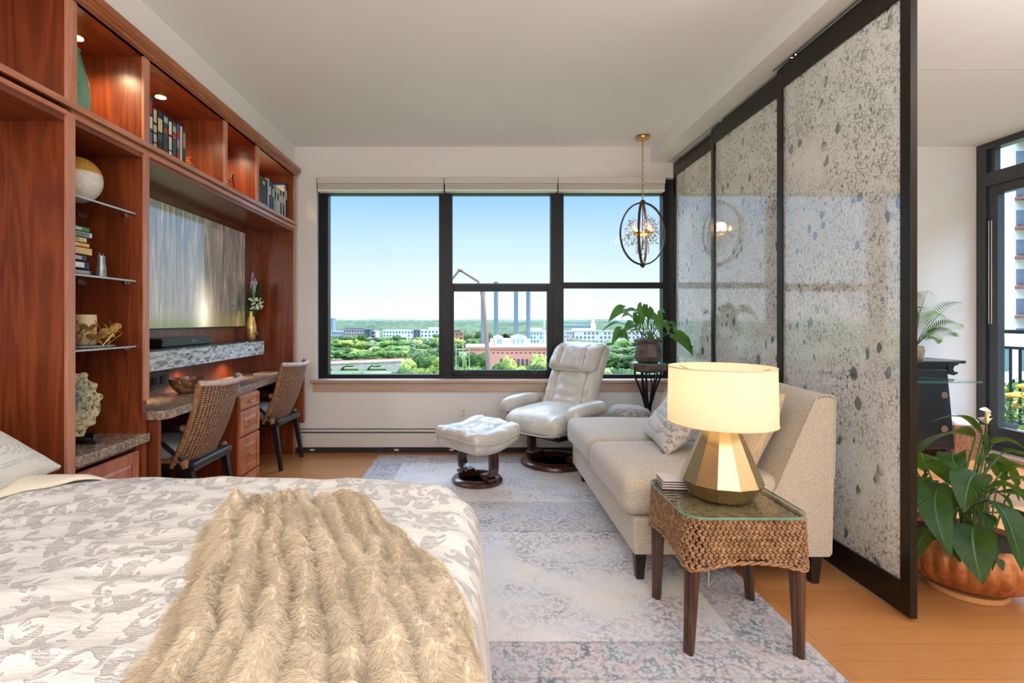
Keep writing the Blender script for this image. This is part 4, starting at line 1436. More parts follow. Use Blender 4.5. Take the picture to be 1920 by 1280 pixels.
t = thing('coral_plate', 'large round openwork coral plate standing on a black easel', 'plate', (-1.79, 2.21, .632))
cp = MB()


def coral(u, v):
    a = u * 2 * math.pi
    r = .005 + v * (.158 + .012 * noise.noise((math.cos(a) * 5, math.sin(a) * 5, 0)) + .006 * math.sin(a * 17))
    d = -.030 * (1 - v ** 2) + .010 * noise.noise((r * math.cos(a) * 45, r * math.sin(a) * 45, 3)) + .006 * noise.noise((r * math.cos(a) * 110, r * math.sin(a) * 110, 9))
    return (d, r * math.cos(a), r * math.sin(a))


cp.grid(coral, 120, 34, closed_u=True)
co_ = cp.build('plate', M['coral'], t, world=False, smooth=True, solid=0.008, auto=1.2)
co_.location = (-.008, -.03, .185)
co_.rotation_euler = (0, math.radians(-14), math.radians(-38))
ea = MB()
for s in (-1, 1):
    ea.tube([(-1.70, 2.21 + s * .085 - .02, .640), (-1.70, 2.21 + s * .085 - .02, .665), (-1.735, 2.21 + s * .085 - .01, .668), (-1.79, 2.21 + s * .06, .70), (-1.80, 2.21 + s * .03, .80)], [.014, .014, .012, .010, .008], 8)
    ea.box(-1.86, -1.685, 2.21 + s * .085 - .034, 2.21 + s * .085 - .006, .632, .648)
ea.tube([(-1.76, 2.13, .66), (-1.76, 2.30, .66)], .008, 8)
ea.tube([(-1.80, 2.21, .80), (-1.88, 2.21, .64)], .008, 8)
ea.build('easel', M['black_wood'], t, smooth=True)

# ------------------------------------------------------------------ rug
rg = MB()
rg.box(-.858, 1.202, 1.62, 4.44, 0.0005, .011)
rug = rg.build('area_rug', M['rug'], bevel=0.003)
tag(rug, 'large faded grey and cream patterned rug on the bamboo floor', 'rug')

# ------------------------------------------------------------------ bed
bed = thing('bed', 'wide bed with cream jacquard duvet in the foreground', 'bed', (-.97, .70, 0))
BX0, BX1, BY0, BY1 = -1.96, 0.0, -.42, 1.825


def rrect(s, x0, x1, y0, y1, r):
    """point and outward normal on a rounded rectangle, s in 0..1"""
    w, h = x1 - x0 - 2 * r, y1 - y0 - 2 * r
    per = 2 * w + 2 * h + 2 * math.pi * r
    d = (s % 1.0) * per
    q = math.pi * r / 2
    segs = ((w, 'b'), (q, 'br'), (h, 'r'), (q, 'tr'), (w, 't'), (q, 'tl'), (h, 'l'), (q, 'bl'))
    for L, k in segs:
        if d <= L + 1e-9:
            break
        d -= L
    if k == 'b':
        return (x0 + r + d, y0, 0, -1)
    if k == 'r':
        return (x1, y0 + r + d, 1, 0)
    if k == 't':
        return (x1 - r - d, y1, 0, 1)
    if k == 'l':
        return (x0, y1 - r - d, -1, 0)
    c = {'br': (x1 - r, y0 + r, -math.pi / 2), 'tr': (x1 - r, y1 - r, 0), 'tl': (x0 + r, y1 - r, math.pi / 2), 'bl': (x0 + r, y0 + r, math.pi)}[k]
    a = c[2] + d / r
    return (c[0] + r * math.cos(a), c[1] + r * math.sin(a), math.cos(a), math.sin(a))


def bed_top(x, y):
    n1 = noise.noise((x * 2.2 + .6 * y, y * 7.5, 0.3))
    n2 = noise.noise((x * 6.0, y * 17.0 + x * 3, 5.1))
    n3 = noise.noise((x * 1.3, y * 1.7, 8.0))
    n4 = abs(noise.noise((x * 3.2 + 2.2 * y, y * 12.0 - x * 2.0, 2.6)))
    return .622 + .011 * n1 + .005 * n2 + .014 * n3 + .015 * (1 - 2.2 * n4)


def duvet(u, v):
    x, y, nx, ny = rrect(u, BX0, BX1, BY0, BY1, .30)
    cx, cy = (BX0 + BX1) / 2, (BY0 + BY1) / 2
    er = .085
    if v < .72:
        s = (v / .72)
        px_, py_ = x - nx * er, y - ny * er
        X_, Y_ = cx + (px_ - cx) * s, cy + (py_ - cy) * s
        return (X_, Y_, bed_top(X_, Y_))
    zt = bed_top(x - nx * er, y - ny * er)
    fold = .018 * noise.noise((u * 60, 0, 1)) + .012 * noise.noise((u * 26, 3, 1))
    if v < .82:
        a = (v - .72) / .10 * math.pi / 2
        o = er * (1 - math.sin(a))
        f = fold * math.sin(a) * .5
        return (x - nx * (o - f), y - ny * (o - f), zt - er * (1 - math.cos(a)))
    q = (v - .82) / .18
    zb = zt - er
    z = zb + (.035 - zb) * q
    o = .022 * math.sin(math.pi * min(1, q * 1.2)) + fold * (.5 + .8 * q)
    return (x + nx * o, y + ny * o, z)


MB().grid(duvet, 420, 170, closed_u=True).build('duvet', M['duvet'], bed, smooth=True, auto=3.0, solid=-.006)
bb = MB()
bb.rbox(1.80, 2.05, .26, .06, 8, mat=Matrix.Translation((-.98, .70, .43)))
bb.build('mattress', M['white_cloth'], bed, smooth=True)
B(-1.86, -.10, -.30, 1.70, .0, .29).build('bed_base', M['cream_linen'], bed, bevel=0.01)
sh_ = MB()


def sheet(u, v):
    y = .3 + v * 1.50
    x = -1.93 + u * (.42 + .85 * max(0, y - 1.45) + .02 * math.sin(y * 23))
    e = math.sin(math.pi * min(1, max(0, u)))
    z = bed_top(x, min(y, 1.70)) + .010 + .030 * e ** .5 + .012 * noise.noise((x * 6, y * 9, 2)) + .015 * max(0, u - .55)
    if y > 1.68:
        z -= (y - 1.68) ** 2 * 5.0
    return (x, y, z)


sh_.grid(sheet, 40, 80)
sh_.build('turned_sheet', M['cream_linen'], bed, smooth=True, solid=.004)


def pillow_mb(sx, sy, th, n=16, seed=0):
    def fn(q):
        u, v = q.x / (sx / 2), q.y / (sy / 2)
        k = (max(0, 1 - abs(u) ** 2.6) ** .6) * (max(0, 1 - abs(v) ** 2.6) ** .6)
        pin = 1 - .05 * (abs(u) * abs(v)) ** 0 * (1 - abs(v) ** 2) * abs(u) ** 4
        w = .010 * noise.noise((u * 2.2 + seed, v * 2.2, 1.5)) + .006 * noise.noise((u * 5 + seed, v * 5, 4))
        return (q.x * (1 - .06 * (1 - v * v) * abs(u) ** 3), q.y * (1 - .06 * (1 - u * u) * abs(v) ** 3), (q.z / (th / 2)) * (th / 2 * k + .005) + w * k)
    return MB().rbox(sx, sy, th, .01, n, fn=fn)


t = thing('pillow', 'pillow in white patterned sham leaning at the head of the bed', 'pillow', (-1.64, 1.40, .655), group='pillows at the head of the bed')
po = pillow_mb(.46, .74, .20, 18, 1.0).build('sham', M['sham'], t, world=False, smooth=True)
po.location = (0, .02, .115)
po.rotation_euler = (0, math.radians(28), math.radians(4))
t = thing('pillow', 'plain cream pillow standing behind the white sham', 'pillow', (-1.80, 1.38, .655), group='pillows at the head of the bed')
po = pillow_mb(.44, .76, .17, 18, 5.0).build('pillowcase', M['cream_linen'], t, world=False, smooth=True)
po.location = (-.02, .02, .20)
po.rotation_euler = (0, math.radians(56), math.radians(2))

# fur throw
throw = thing('throw_blanket', 'gathered cream plush fur throw spread over the corner of the bed', 'blanket', (-.3, .95, .62))
NU, NV = 300, 220
random.seed(3)
RID = [-.95, -.74, -.50, -.30, -.08, .12, .36, .55, .74, .93]


TL_ = ((1.475, -.57), (1.455, -.62), (1.42, -.68), (1.36, -.71), (1.26, -.69), (1.10, -.62), (1.02, -.585), (.92, -.56), (.80, -.52), (.65, -.53), (.40, -.56), (.2, -.6))
TR_ = ((1.475, -.50), (1.455, -.41), (1.42, -.32), (1.36, -.24), (1.26, -.16), (1.15, -.095), (1.0, -.035), (.88, .01), (.75, .06), (.6, .12), (.4, .2), (.2, .25))


def tab(T, y):
    for (a, p), (b2, q) in zip(T, T[1:]):
        if y >= b2:
            f = max(0, min(1, (a - y) / (a - b2)))
            return p + (q - p) * f
    return T[-1][1]


def throw_pt(u, v):
    """u across the fan (-1..1), v from the gathered end (0) toward the viewer (1)"""
    uu = u * 2 - 1
    y = 1.475 - 1.25 * v
    xl, xr = tab(TL_, y), tab(TR_, y)
    cx = xl * .5 + xr * .5
    x = cx + (xr - xl) * .5 * uu + (.012 * noise.noise((uu * 3, v * 8, 2)) + .010 * noise.noise((uu * 2, v * 24, 5)))
    bend = .03 * noise.noise((v * 5.0, uu * 1.5, 7.0)) + .055 * noise.noise((v * 2.2, uu * .8, 3.0))
    k = uu + bend * 2.2
    h = 0.0
    for i, r in enumerate(RID):
        wd = .085 + .03 * ((i * 37) % 10) / 10
        a = (.040 + .022 * ((i * 53) % 10) / 10) * (.85 + .7 * noise.noise((i * 3.3, v * 4.2, 1.1)))
        rk = r + .10 * noise.noise((i * 5.1, v * 3.4, 6.0))
        h = max(h, a * math.exp(-abs((k - rk) / wd) ** 1.7))
    h += .016 * noise.noise((uu * 2.5, v * 6.0, 9.0)) + .010 * noise.noise((uu * 8, v * 13.0, 4.0))
    if uu < -.25 and v < .42:       # bunched cross folds at the left of the gathered end
        h += .026 * math.sin(v * 92 - uu * 7) * min(1, (-.25 - uu) * 3) * min(1, (.42 - v) * 6)
    env = min(1.0, (1 - abs(uu)) * 3.2) ** .75 * min(1.0, v * 12 + .10)
    z = h * env + .022 * env + .045 * math.exp(-(v / .16) ** 2) * math.exp(-(uu / .7) ** 2) * min(1, v * 14 + .2)
    X_ = max(x, BX0)
    ex = X_ - (BX1 - .085)
    base = bed_top(min(X_, BX1 - .085), y)
    if ex > 0:      # falls over the foot of the bed
        L = ex
        q = .085 * math.pi / 2
        if L < q:
            a = L / .085
            nx_, nz_ = math.sin(a), math.cos(a)
            px_, pz_ = BX1 - .085 + .085 * math.sin(a), base - .085 * (1 - math.cos(a))
        else:
            nx_, nz_ = 1, 0
            px_, pz_ = BX1 + .012, base - .085 - (L - q)
        return (px_ + nx_ * (z * .6 + .006), y, pz_ + nz_ * (z + .004))
    return (X_, y, base + z + .003)


tb = MB().grid(throw_pt, NU, NV)
tv = np.array(tb.v).reshape(NV, NU, 3)
tb.build('cloth', M['plush'], throw, smooth=True, auto=3.0)
# plush pile: fine blades over the whole throw
du = np.gradient(tv, axis=1)
dv = np.gradient(tv, axis=0)
nrm = np.cross(dv, du)
nrm /= np.linalg.norm(nrm, axis=2, keepdims=True) + 1e-9
if nrm[:, :, 2].mean() < 0:
    nrm *= -1
rs = np.random.RandomState(5)
N = 260000
ui = rs.randint(0, NU - 1, N)
vi = rs.randint(0, NV - 1, N)
fu, fv = rs.rand(N, 1), rs.rand(N, 1)
p0 = tv[vi, ui] * (1 - fu) * (1 - fv) + tv[vi, ui + 1] * fu * (1 - fv) + tv[vi + 1, ui] * (1 - fu) * fv + tv[vi + 1, ui + 1] * fu * fv
nn = nrm[vi, ui]
clump = np.sin(p0[:, 1] * 61 + 3 * np.sin(p0[:, 0] * 47)) * np.sin(p0[:, 0] * 53 + 2 * np.sin(p0[:, 1] * 37))
comb = np.stack([.30 * np.sin(p0[:, 1] * 19 + p0[:, 0] * 9) + .30 * clump, -.75 + .25 * clump, np.full(N, -.30)], 1)
d = nn * .62 + comb + rs.normal(0, .16, (N, 3))
d /= np.linalg.norm(d, axis=1, keepdims=True)
ln = (.010 + .010 * rs.rand(N, 1))
sd = np.cross(d, rs.normal(0, 1, (N, 3)))
sd /= np.linalg.norm(sd, axis=1, keepdims=True) + 1e-9
wd = .0006
vs = np.concatenate([p0 - sd * wd, p0 + sd * wd, p0 + d * ln], 1).reshape(-1, 3)
me = bpy.data.meshes.new('plush_pile')
off = np.array(throw.location)
me.vertices.add(3 * N)
me.vertices.foreach_set('co', (vs - off).astype(np.float32).ravel())
me.loops.add(3 * N)
me.loops.foreach_set('vertex_index', np.arange(3 * N, dtype=np.int32))
me.polygons.add(N)
me.polygons.foreach_set('loop_start', np.arange(0, 3 * N, 3, dtype=np.int32))
me.polygons.foreach_set('loop_total', np.full(N, 3, dtype=np.int32))
me.update(calc_edges=True)
me.materials.append(M['plush'])
po = bpy.data.objects.new('plush_pile', me)
COL.objects.link(po)
po.parent = throw
po['kind'] = 'stuff'

# ------------------------------------------------------------------ sofa
M['espresso'] = simple('espresso_leg', (34, 24, 20), 0.35, var=0.15)
sofa = thing('sofa', 'armless beige tweed two-seat sofa against the sliding panels', 'sofa', (1.14, 3.02, .0))
B(.70, 1.50, 2.285, 3.77, .13, .295).build('base', M['sofa'], sofa, bevel=0.012, bseg=3)


def seat_fn(q):
    return (q.x, q.y, q.z + .010 * noise.noise((q.x * 3, q.y * 3, 1)) - .006 * max(0, q.x))


for yc in (2.657, 3.402):
    MB().rbox(.80, .742, .178, .055, 14, (0, 0, .016), seat_fn, Matrix.Translation((1.055, yc, .384))).build('seat_cushion', M['sofa'], sofa, smooth=True)
prof = [(1.25, .13), (1.575, .13), (1.582, .48), (1.588, .815), (1.583, .838), (1.565, .847), (1.53, .848), (1.507, .838), (1.43, .665), (1.338, .452), (1.27, .33), (1.25, .295)]


def rs_prof(pr, n):
    L = [0]
    for i in range(len(pr)):
        a, b2 = Vector(pr[i]), Vector(pr[(i + 1) % len(pr)])
        L.append(L[-1] + (b2 - a).length)
    out_ = []
    for k in range(n):
        d = L[-1] * k / n
        for i in range(len(pr)):
            if d <= L[i + 1]:
                f = (d - L[i]) / (L[i + 1] - L[i])
                out_.append(Vector(pr[i]).lerp(Vector(pr[(i + 1) % len(pr)]), f))
                break
    return out_


bk = MB()
pts = rs_prof(prof, 72)
NY = 26
vs, fs = [], []
for j in range(NY):
    f = j / (NY - 1)
    e = min(1, min(f, 1 - f) * 60)
    y = 2.272 + 1.51 * f
    for p in pts:
        hz = max(0, p.y - .45) / .4
        ins = (1 - e) * .010
        z = p.y + .020 * math.sin(math.pi * f) * hz - .025 * hz * max(0, f - .85) / .15 - ins * hz
        vs.append((p.x - .035 * f * (1 if p.x < 1.56 else .6), y, z))
n_ = len(pts)
for j in range(NY - 1):
    for i in range(n_):
        a, b2 = j * n_ + i, j * n_ + (i + 1) % n_
        fs.append((a, b2, b2 + n_, a + n_))
fs.append(tuple(range(n_)))
fs.append(tuple(range((NY - 1) * n_, NY * n_)))
bk.add(vs, fs)
bk.build('backrest', M['sofa'], sofa, smooth=True, auto=.7)
for f, y in ((0, 2.271), (1, 3.782)):
    MB().tube([(p[0] - .035 * f, y, p[1]) for p in prof[2:10]], .004, 6).build('piping', M['sofa'], sofa, smooth=True)


def sofa_leg(x, y, z0):
    l = MB()
    a, b2 = .026, .017
    v = [(x - b2, y - b2, z0), (x + b2, y - b2, z0), (x + b2, y + b2, z0), (x - b2, y + b2, z0), (x - a, y - a, .132), (x + a, y - a, .132), (x + a, y + a, .132), (x - a, y + a, .132)]
    l.add(v, [(0, 3, 2, 1), (4, 5, 6, 7), (0, 1, 5, 4), (1, 2, 6, 5), (2, 3, 7, 6), (3, 0, 4, 7)])
    l.build('leg', M['espresso'], sofa, bevel=0.003)


for a in ((.735, 2.325, .011), (1.515, 2.31, 0), (.775, 3.72, .011), (1.50, 3.72, 0)):
    sofa_leg(*a)


def place_pillow(name, label, mat, size, loc, rot, seed, grp='cushions on the sofa'):
    t = thing(name, label, 'cushion', loc, group=grp)
    o = pillow_mb(*size, 18, seed).build('cover', mat, t, world=False, smooth=True)
    o.location = (0, 0, rot[3])
    o.rotation_euler = rot[:3]
    return t, o


t, o = place_pillow('throw_pillow', 'silver damask throw pillow leaning in the middle of the sofa', M['damask'], (.40, .50, .17), (1.12, 2.86, .475), (0, math.radians(-50), math.radians(-6), .165), 2.0)
tg = B(-.205, -.185, -.235, -.19, -.008, .010).build('label_tag', M['black_gloss'], o, world=False)
t, o = place_pillow('throw_pillow', 'plain beige throw pillow on the sofa behind the lamp', M['cushion_beige'], (.42, .46, .16), (1.315, 2.56, .475), (0, math.radians(-66), 0, .178), 7.0)

# fur stool beyond the sofa
t = thing('fur_stool', 'small round grey fur stool beyond the far end of the sofa', 'stool', (1.22, 4.10, .011))
MB().rbox(.34, .34, .16, .075, 14, (0, 0, .02), lambda q: (q.x * (1 - .15 * (q.y / .17) ** 2), q.y * (1 - .15 * (q.x / .17) ** 2), q.z + .012 * noise.noise((q.x * 20, q.y * 20, q.z * 20))), Matrix.Translation((1.22, 4.10, .395))).build('fur_top', M['pouf_fur'], t, smooth=True)
for a in range(4):
    x, y = 1.22 + .11 * math.cos(a * 1.57 + .78), 4.10 + .11 * math.sin(a * 1.57 + .78)
    MB().tube([(x, y, .33), (x + (x - 1.22) * .2, y + (y - 4.1) * .2, .011)], [.016, .010], 8).build('leg', M['espresso'], t)

# ------------------------------------------------------------------ woven end table
et = thing('end_table', 'woven seagrass end table with glass top in front of the sofa', 'table', (.945, 1.975, 0))
TX0, TX1, TY0, TY1 = .735, 1.150, 1.770, 2.185
core = MB()


def corefn(u, v):
    x, y, nx, ny = rrect(u, TX0 + .010, TX1 - .010, TY0 + .010, TY1 - .010, .05)
    return (x, y, .365 + v * .122)


core.grid(corefn, 64, 2, closed_u=True)
core.box(TX0 + .02, TX1 - .02, TY0 + .02, TY1 - .02, .474, .484)
core.build('core', M['seagrass_dark'], et)


def arch(s):
    """lower edge of the skirt: low at the corners, high in the middle of each side"""
    x, y, nx, ny = rrect(s, TX0, TX1, TY0, TY1, .05)
    a = abs(x - .9425) / .2075 if abs(ny) > abs(nx) else abs(y - 1.9775) / .2075
    return .346 - .040 * min(1, a) ** 2.2


wv = MB()
BALL = MB().ball((0, 0, 0), 1, 6, 4)
PER = 2 * (TX1 - TX0 + TY1 - TY0) - .086
ns = int(PER / .0175)
for row in range(9):
    z = .484 - row * .0195
    for i in range(ns):
        s = (i + .5 * (row % 2)) / ns
        if z < arch(s) + .004:
            continue
        x, y, nx, ny = rrect(s, TX0, TX1, TY0, TY1, .05)
        flare = .010 * (.49 - z) / .18
        tg_ = Vector((-ny, nx, 0))
        nr = Vector((nx, ny, 0))
        c = Vector((x, y, z)) + nr * (flare + .002)
        for sg in (-1, 1):
            ax = (tg_ + Vector((0, 0, .75 * sg))).normalized()
            zz = nr.cross(ax)
            jit = random.uniform(.9, 1.12)
            m4 = Matrix((ax * .0125 * jit, nr * .0075, zz * .0062)).transposed().to_4x4()
            m4.translation = c + Vector((0, 0, .0045 * sg)) + nr * random.uniform(-.001, .0015)
            wv.add([m4 @ Vector(v) for v in BALL.v], BALL.f)
for r_ in range(20):
    y = TY0 + .015 + r_ * (TY1 - TY0 - .03) / 19
    k = 24
    for i in range(k):
        x = TX0 + .015 + (i + .5 * (r_ % 2)) * (TX1 - TX0 - .03) / k
        for sg in (-1, 1):
            ax = Vector((1, .7 * sg, 0)).normalized()
            zz = Vector((0, 0, 1)).cross(ax)
            m4 = Matrix((ax * .0125, Vector((0, 0, .0055)), zz * .006)).transposed().to_4x4()
            m4.translation = Vector((x, y + .0045 * sg, .484))
            wv.add([m4 @ Vector(v) for v in BALL.v], BALL.f)
wv.build('woven_body', M['seagrass'], et, smooth=True, recalc=False, auto=3.0)
rp = MB()
for ph in (0, math.pi):
    lp = []
    for i in range(160):
        s = i / 160
        x, y, nx, ny = rrect(s, TX0, TX1, TY0, TY1, .05)
        a = i * .9 + ph
        z = arch(s) + .004 * math.sin(a)
        o_ = .012 + .004 * math.cos(a)
        lp.append((x + nx * o_, y + ny * o_, z))
    rp.ring(lp, .0042, 6)
for zt in (.489,):
    rp.ring([(rrect(i / 90, TX0, TX1, TY0, TY1, .05)[0], rrect(i / 90, TX0, TX1, TY0, TY1, .05)[1], zt) for i in range(90)], .004, 6)
rp.build('edge_rope', M['rattan_wrap'], et, smooth=True)
for (x, y, bx_, by_, zf) in ((.762, 1.800, .745, 1.800, .011), (1.124, 1.797, 1.122, 1.782, .011), (.765, 2.155, .757, 2.158, .011), (1.124, 2.155, 1.148, 2.150, .011)):
    l = MB()
    for a in range(3):
        an = a * 2.094 + .5
        l.tube([(x + .015 * math.cos(an), y + .015 * math.sin(an), .40), (bx_ + .009 * math.cos(an), by_ + .009 * math.sin(an), zf)], [.0175, .0115], 10)
    l.build('leg', M['leg_wood'], et, smooth=True)
gp = [rrect(i / 96, TX0 - .012, TX1 + .012, TY0 - .012, TY1 + .012, .075)[:2] for i in range(96)]
g = MB().prism(gp, .4945, .502).build('glass_top', M['table_glass'], et)
ge = MB()
ge.grid(lambda u, v: (*rrect(u, TX0 - .0125, TX1 + .0125, TY0 - .0125, TY1 + .0125, .0755)[:2], .4945 + v * .0075), 96, 2, closed_u=True)
ge.build('glass_edge', M['glass_edge'], g)

# lamp
lamp = thing('table_lamp', 'faceted gold table lamp with a wide cream drum shade, switched on', 'lamp', (.945, 1.985, .502))
LX, LY, LZ = .945, 1.985, .5025
MB().lathe([(.108, .0), (.114, .003), (.150, .062), (.056, .282), (.050, .288), (.012, .290), (.010, .33)], 12, (LX, LY, LZ)).build('base', M['lamp_gold'], lamp, bevel=0.0012)
MB().tube([(LX, LY, LZ + .285), (LX, LY, LZ + .37)], .010, 12).build('socket', M['brass'], lamp)
shd = MB()
shd.grid(lambda u, v: (LX + (.196 - .004 * v) * math.cos(u * 6.28318), LY + (.196 - .004 * v) * math.sin(u * 6.28318), LZ + .283 + v * .214), 96, 8, closed_u=True)
so = shd.build('shade', M['lamp_shade'], lamp, smooth=True, auto=3.0)
for z in (.283, .497):
    r_ = .1965 - (.004 if z > .4 else 0)
    MB().ring([(LX + r_ * math.cos(i / 64 * 6.28318), LY + r_ * math.sin(i / 64 * 6.28318), LZ + z) for i in range(64)], .0022, 6).build('shade_rim', plain((214, 190, 150), .7), so, smooth=True)
sp_ = MB()
for a in range(3):
    an = a * 2.094
    sp_.tube([(LX, LY, LZ + .44), (LX + .192 * math.cos(an), LY + .192 * math.sin(an), LZ + .487)], .002, 6)
sp_.tube([(LX, LY, LZ + .36), (LX, LY, LZ + .45)], .003, 6)
sp_.build('shade_spider', M['brass'], lamp)
MB().ball((LX, LY, LZ + .40), .028, 16, 10, (1, 1, 1.25)).build('bulb', M['bulb'], lamp, smooth=True)
light('lamp_glow', 'POINT', (LX, LY, LZ + .452), 1.05, (1.0, 0.74, 0.44), size=0.03)
light('lamp_glow', 'POINT', (LX, LY, LZ + .345), 2.0, (1.0, 0.74, 0.44), size=0.02)
MB().tube([(LX + .09, LY + .05, LZ + .004), (1.0, 2.19, .503), (1.003, 2.203, .49), (1.004, 2.206, .30), (1.006, 2.23, .02), (1.06, 2.30, .014)], .0022, 6).build('cord', M['outlet'], lamp)

for k in range(4):
    z = .5024 + k * .0098
    nm = ('bottom', 'second from the bottom', 'second from the top', 'top')[k]
    t = thing('coaster', 'square coaster, %s of the stack of four on the glass table' % nm, 'coaster', (.795, 2.090, z), math.radians(-7 + 2 * (k % 2)), 'stacked coasters')
    MB().box(-.05, .05, -.05, .05, 0, .0035).build('backing', plain((70, 58, 50), .9), t, world=False)
    MB().box(-.05, .05, -.05, .05, .0036, .0092).build('tile', plain((206, 190, 184), .35), t, world=False, bevel=0.001)

# ------------------------------------------------------------------ woven desk chairs
def make_chair(label):
    t = thing('woven_chair', label, 'chair', (0, 0, 0), 0, 'woven desk chairs')
    y0 = .155

    def back(u, v):
        uu = u * 2 - 1
        w = .215 + .012 * v
        z = .372 + v * .445
        yy = y0 + .155 * v + .02 * math.sin(math.pi * v) - .085 * abs(uu) ** 2.4
        return (uu * w, yy, z + .012 * uu * uu * v)
    b = MB().grid(back, 26, 20)
    o = b.build('back_panel', M['rattan'], t, world=False, smooth=True, solid=.022, auto=3.0)
    e = MB()
    e.tube([Vector(back(i / 16, 1.0)) + Vector((0, .0, .004)) for i in range(17)], .017, 10)
    e.build('top_roll', M['rattan_pale'], t, world=False, smooth=True)
    for u in (0.0, 1.0):
        e = MB()
        e.tube([Vector(back(u, i / 10)) + Vector((0, .002, 0)) for i in range(11)], .017, 8)
        e.build('side_post', M['rattan_wrap'], t, world=False, smooth=True)
    fr_ = MB()
    fr_.rbox(.45, .44, .055, .02, 6, mat=Matrix.Translation((0, -.02, .372)))
    fr_.build('seat_frame', M['black_wood'], t, world=False, smooth=True)
    wr2 = MB()
    for s in (-1, 1):
        wr2.tube([(s * .215, -.20, .405), (s * .218, .12, .405)], .013, 8)
    wr2.tube([(-.215, -.21, .405), (.215, -.21, .405)], .013, 8)
    wr2.build('seat_wrap', M['rattan_wrap'], t, world=False, smooth=True)
    MB().rbox(.41, .36, .075, .03, 10, (0, 0, .012), lambda q: (q.x * (1 - .22 * max(0, q.y / .18)), q.y, q.z), Matrix.Translation((0, -.065, .440))).build('seat_cushion', M['seat_pad'], t, world=False, smooth=True)
    for s in (-1, 1):
        a = MB()
        a.tube([(s * .205, .150, .585), (s * .222, .03, .592), (s * .225, -.10, .588), (s * .222, -.155, .575)], .0135, 8)
        a.tube([(s * .223, -.10, .585), (s * .224, -.055, .55), (s * .222, .03, .50), (s * .218, .11, .43), (s * .214, .15, .385)], .012, 8)
        ao = a.build('arm', M['black_wood'], t, world=False, smooth=True)
        MB().tube([(s * .209, .12, .586), (s * .204, .165, .585)], .019, 8).build('binding', M['rattan_wrap'], ao, world=False, smooth=True)
        MB().tube([(s * .215, .15, .37), (s * .216, .135, .41)], .022, 8).build('binding', M['rattan_wrap'], ao, world=False, smooth=True)
    for x, y, sx_, sy_ in ((-.195, .155, -.01, .055), (.195, .155, .01, .055), (-.195, -.20, -.008, -.02), (.195, -.20, .008, -.02)):
        l = MB()
        a, b2 = .021, .013
        q = [(-1, -1), (1, -1), (1, 1), (-1, 1)]
        v = [(x + sx_ + i * b2, y + sy_ + j * b2, 0) for i, j in q] + [(x + i * a, y + j * a, .36) for i, j in q]
        l.add(v, [(0, 3, 2, 1), (4, 5, 6, 7), (0, 1, 5, 4), (1, 2, 6, 5), (2, 3, 7, 6), (3, 0, 4, 7)])
        l.build('leg', M['black_wood'], t, world=False, bevel=0.003)
    return t


c1 = make_chair('woven rattan chair with black legs at the near end of the desk, beside the bed')
c2 = copy_tree(c1)
c2['label'] = 'woven rattan chair with black legs at the far end of the desk, near the window'
c1.location = (-1.745, 3.02, 0)
c1.rotation_euler = (0, 0, math.radians(-90))
c2.location = (-1.735, 4.225, 0)
c2.rotation_euler = (0, 0, math.radians(-93))

# ------------------------------------------------------------------ leather recliner


def groove(x, seams, d=.012, w=.013):
    return -d * sum(math.exp(-((x - s) / w) ** 2) for s in seams)


rec = thing('recliner', 'ivory leather swivel recliner on a round dark wood base by the window', 'armchair', (.63, 4.19, .011), math.radians(-46))


def seat_f(q):
    x, y, z = q
    top = max(0, z / .085)
    z2 = z + top * groove(abs(x), (.18,), .014, .02) + .02 * math.sin((y + .1) * 4) * top
    if y < -.16:
        z2 -= (-.16 - y) ** 2 * 1.3
    return (x * (1 + .04 * (-y)), y, z2 + .005 * noise.noise((x * 12, y * 9, 2)))


MB().rbox(.53, .56, .17, .075, 22, (0, .0, .022), seat_f, Matrix.Translation((0, -.06, .365))).build('seat', M['leather'], rec, world=False, smooth=True, auto=3)


def back_map(x, d, t):
    """x across, d toward the front, t up the back 0..1"""
    y = .165 + .30 * t - .035 * math.sin(math.pi * t) - d
    z = .345 + .615 * t + d * .40
    return (x * (1.0 - .09 * t), y, z)


def back_f(q):
    x, d, zz = q.x, -q.y, q.z
    t = zz / .64 + .5
    f = max(0, d / .065)
    d2 = d + f * (groove(abs(x), (.150,), .022, .016) + groove(t, (.27,), .016, .025) * (1 if abs(x) < .15 else .4)) + f * .013 * noise.noise((x * 12 + t * 6, t * 9, 3))
    return back_map(x, d2, t)


MB().rbox(.52, .13, .64, .06, 44, (0, .014, 0), back_f).build('backrest', M['leather'], rec, world=False, smooth=True, auto=3)


def head_f(q):
    x, d, zz = q.x, -q.y, q.z
    t = .80 + zz / .64
    f = max(0, d / .05)
    d2 = d + .075 - .055 * max(0, (zz - .05) / .08) + f * groove(abs(x), (.125,), .020, .014) + f * .012 * noise.noise((x * 20 + 2 * math.sin(zz * 20), zz * 8, 7))
    return back_map(x * 1.03, d2, t)


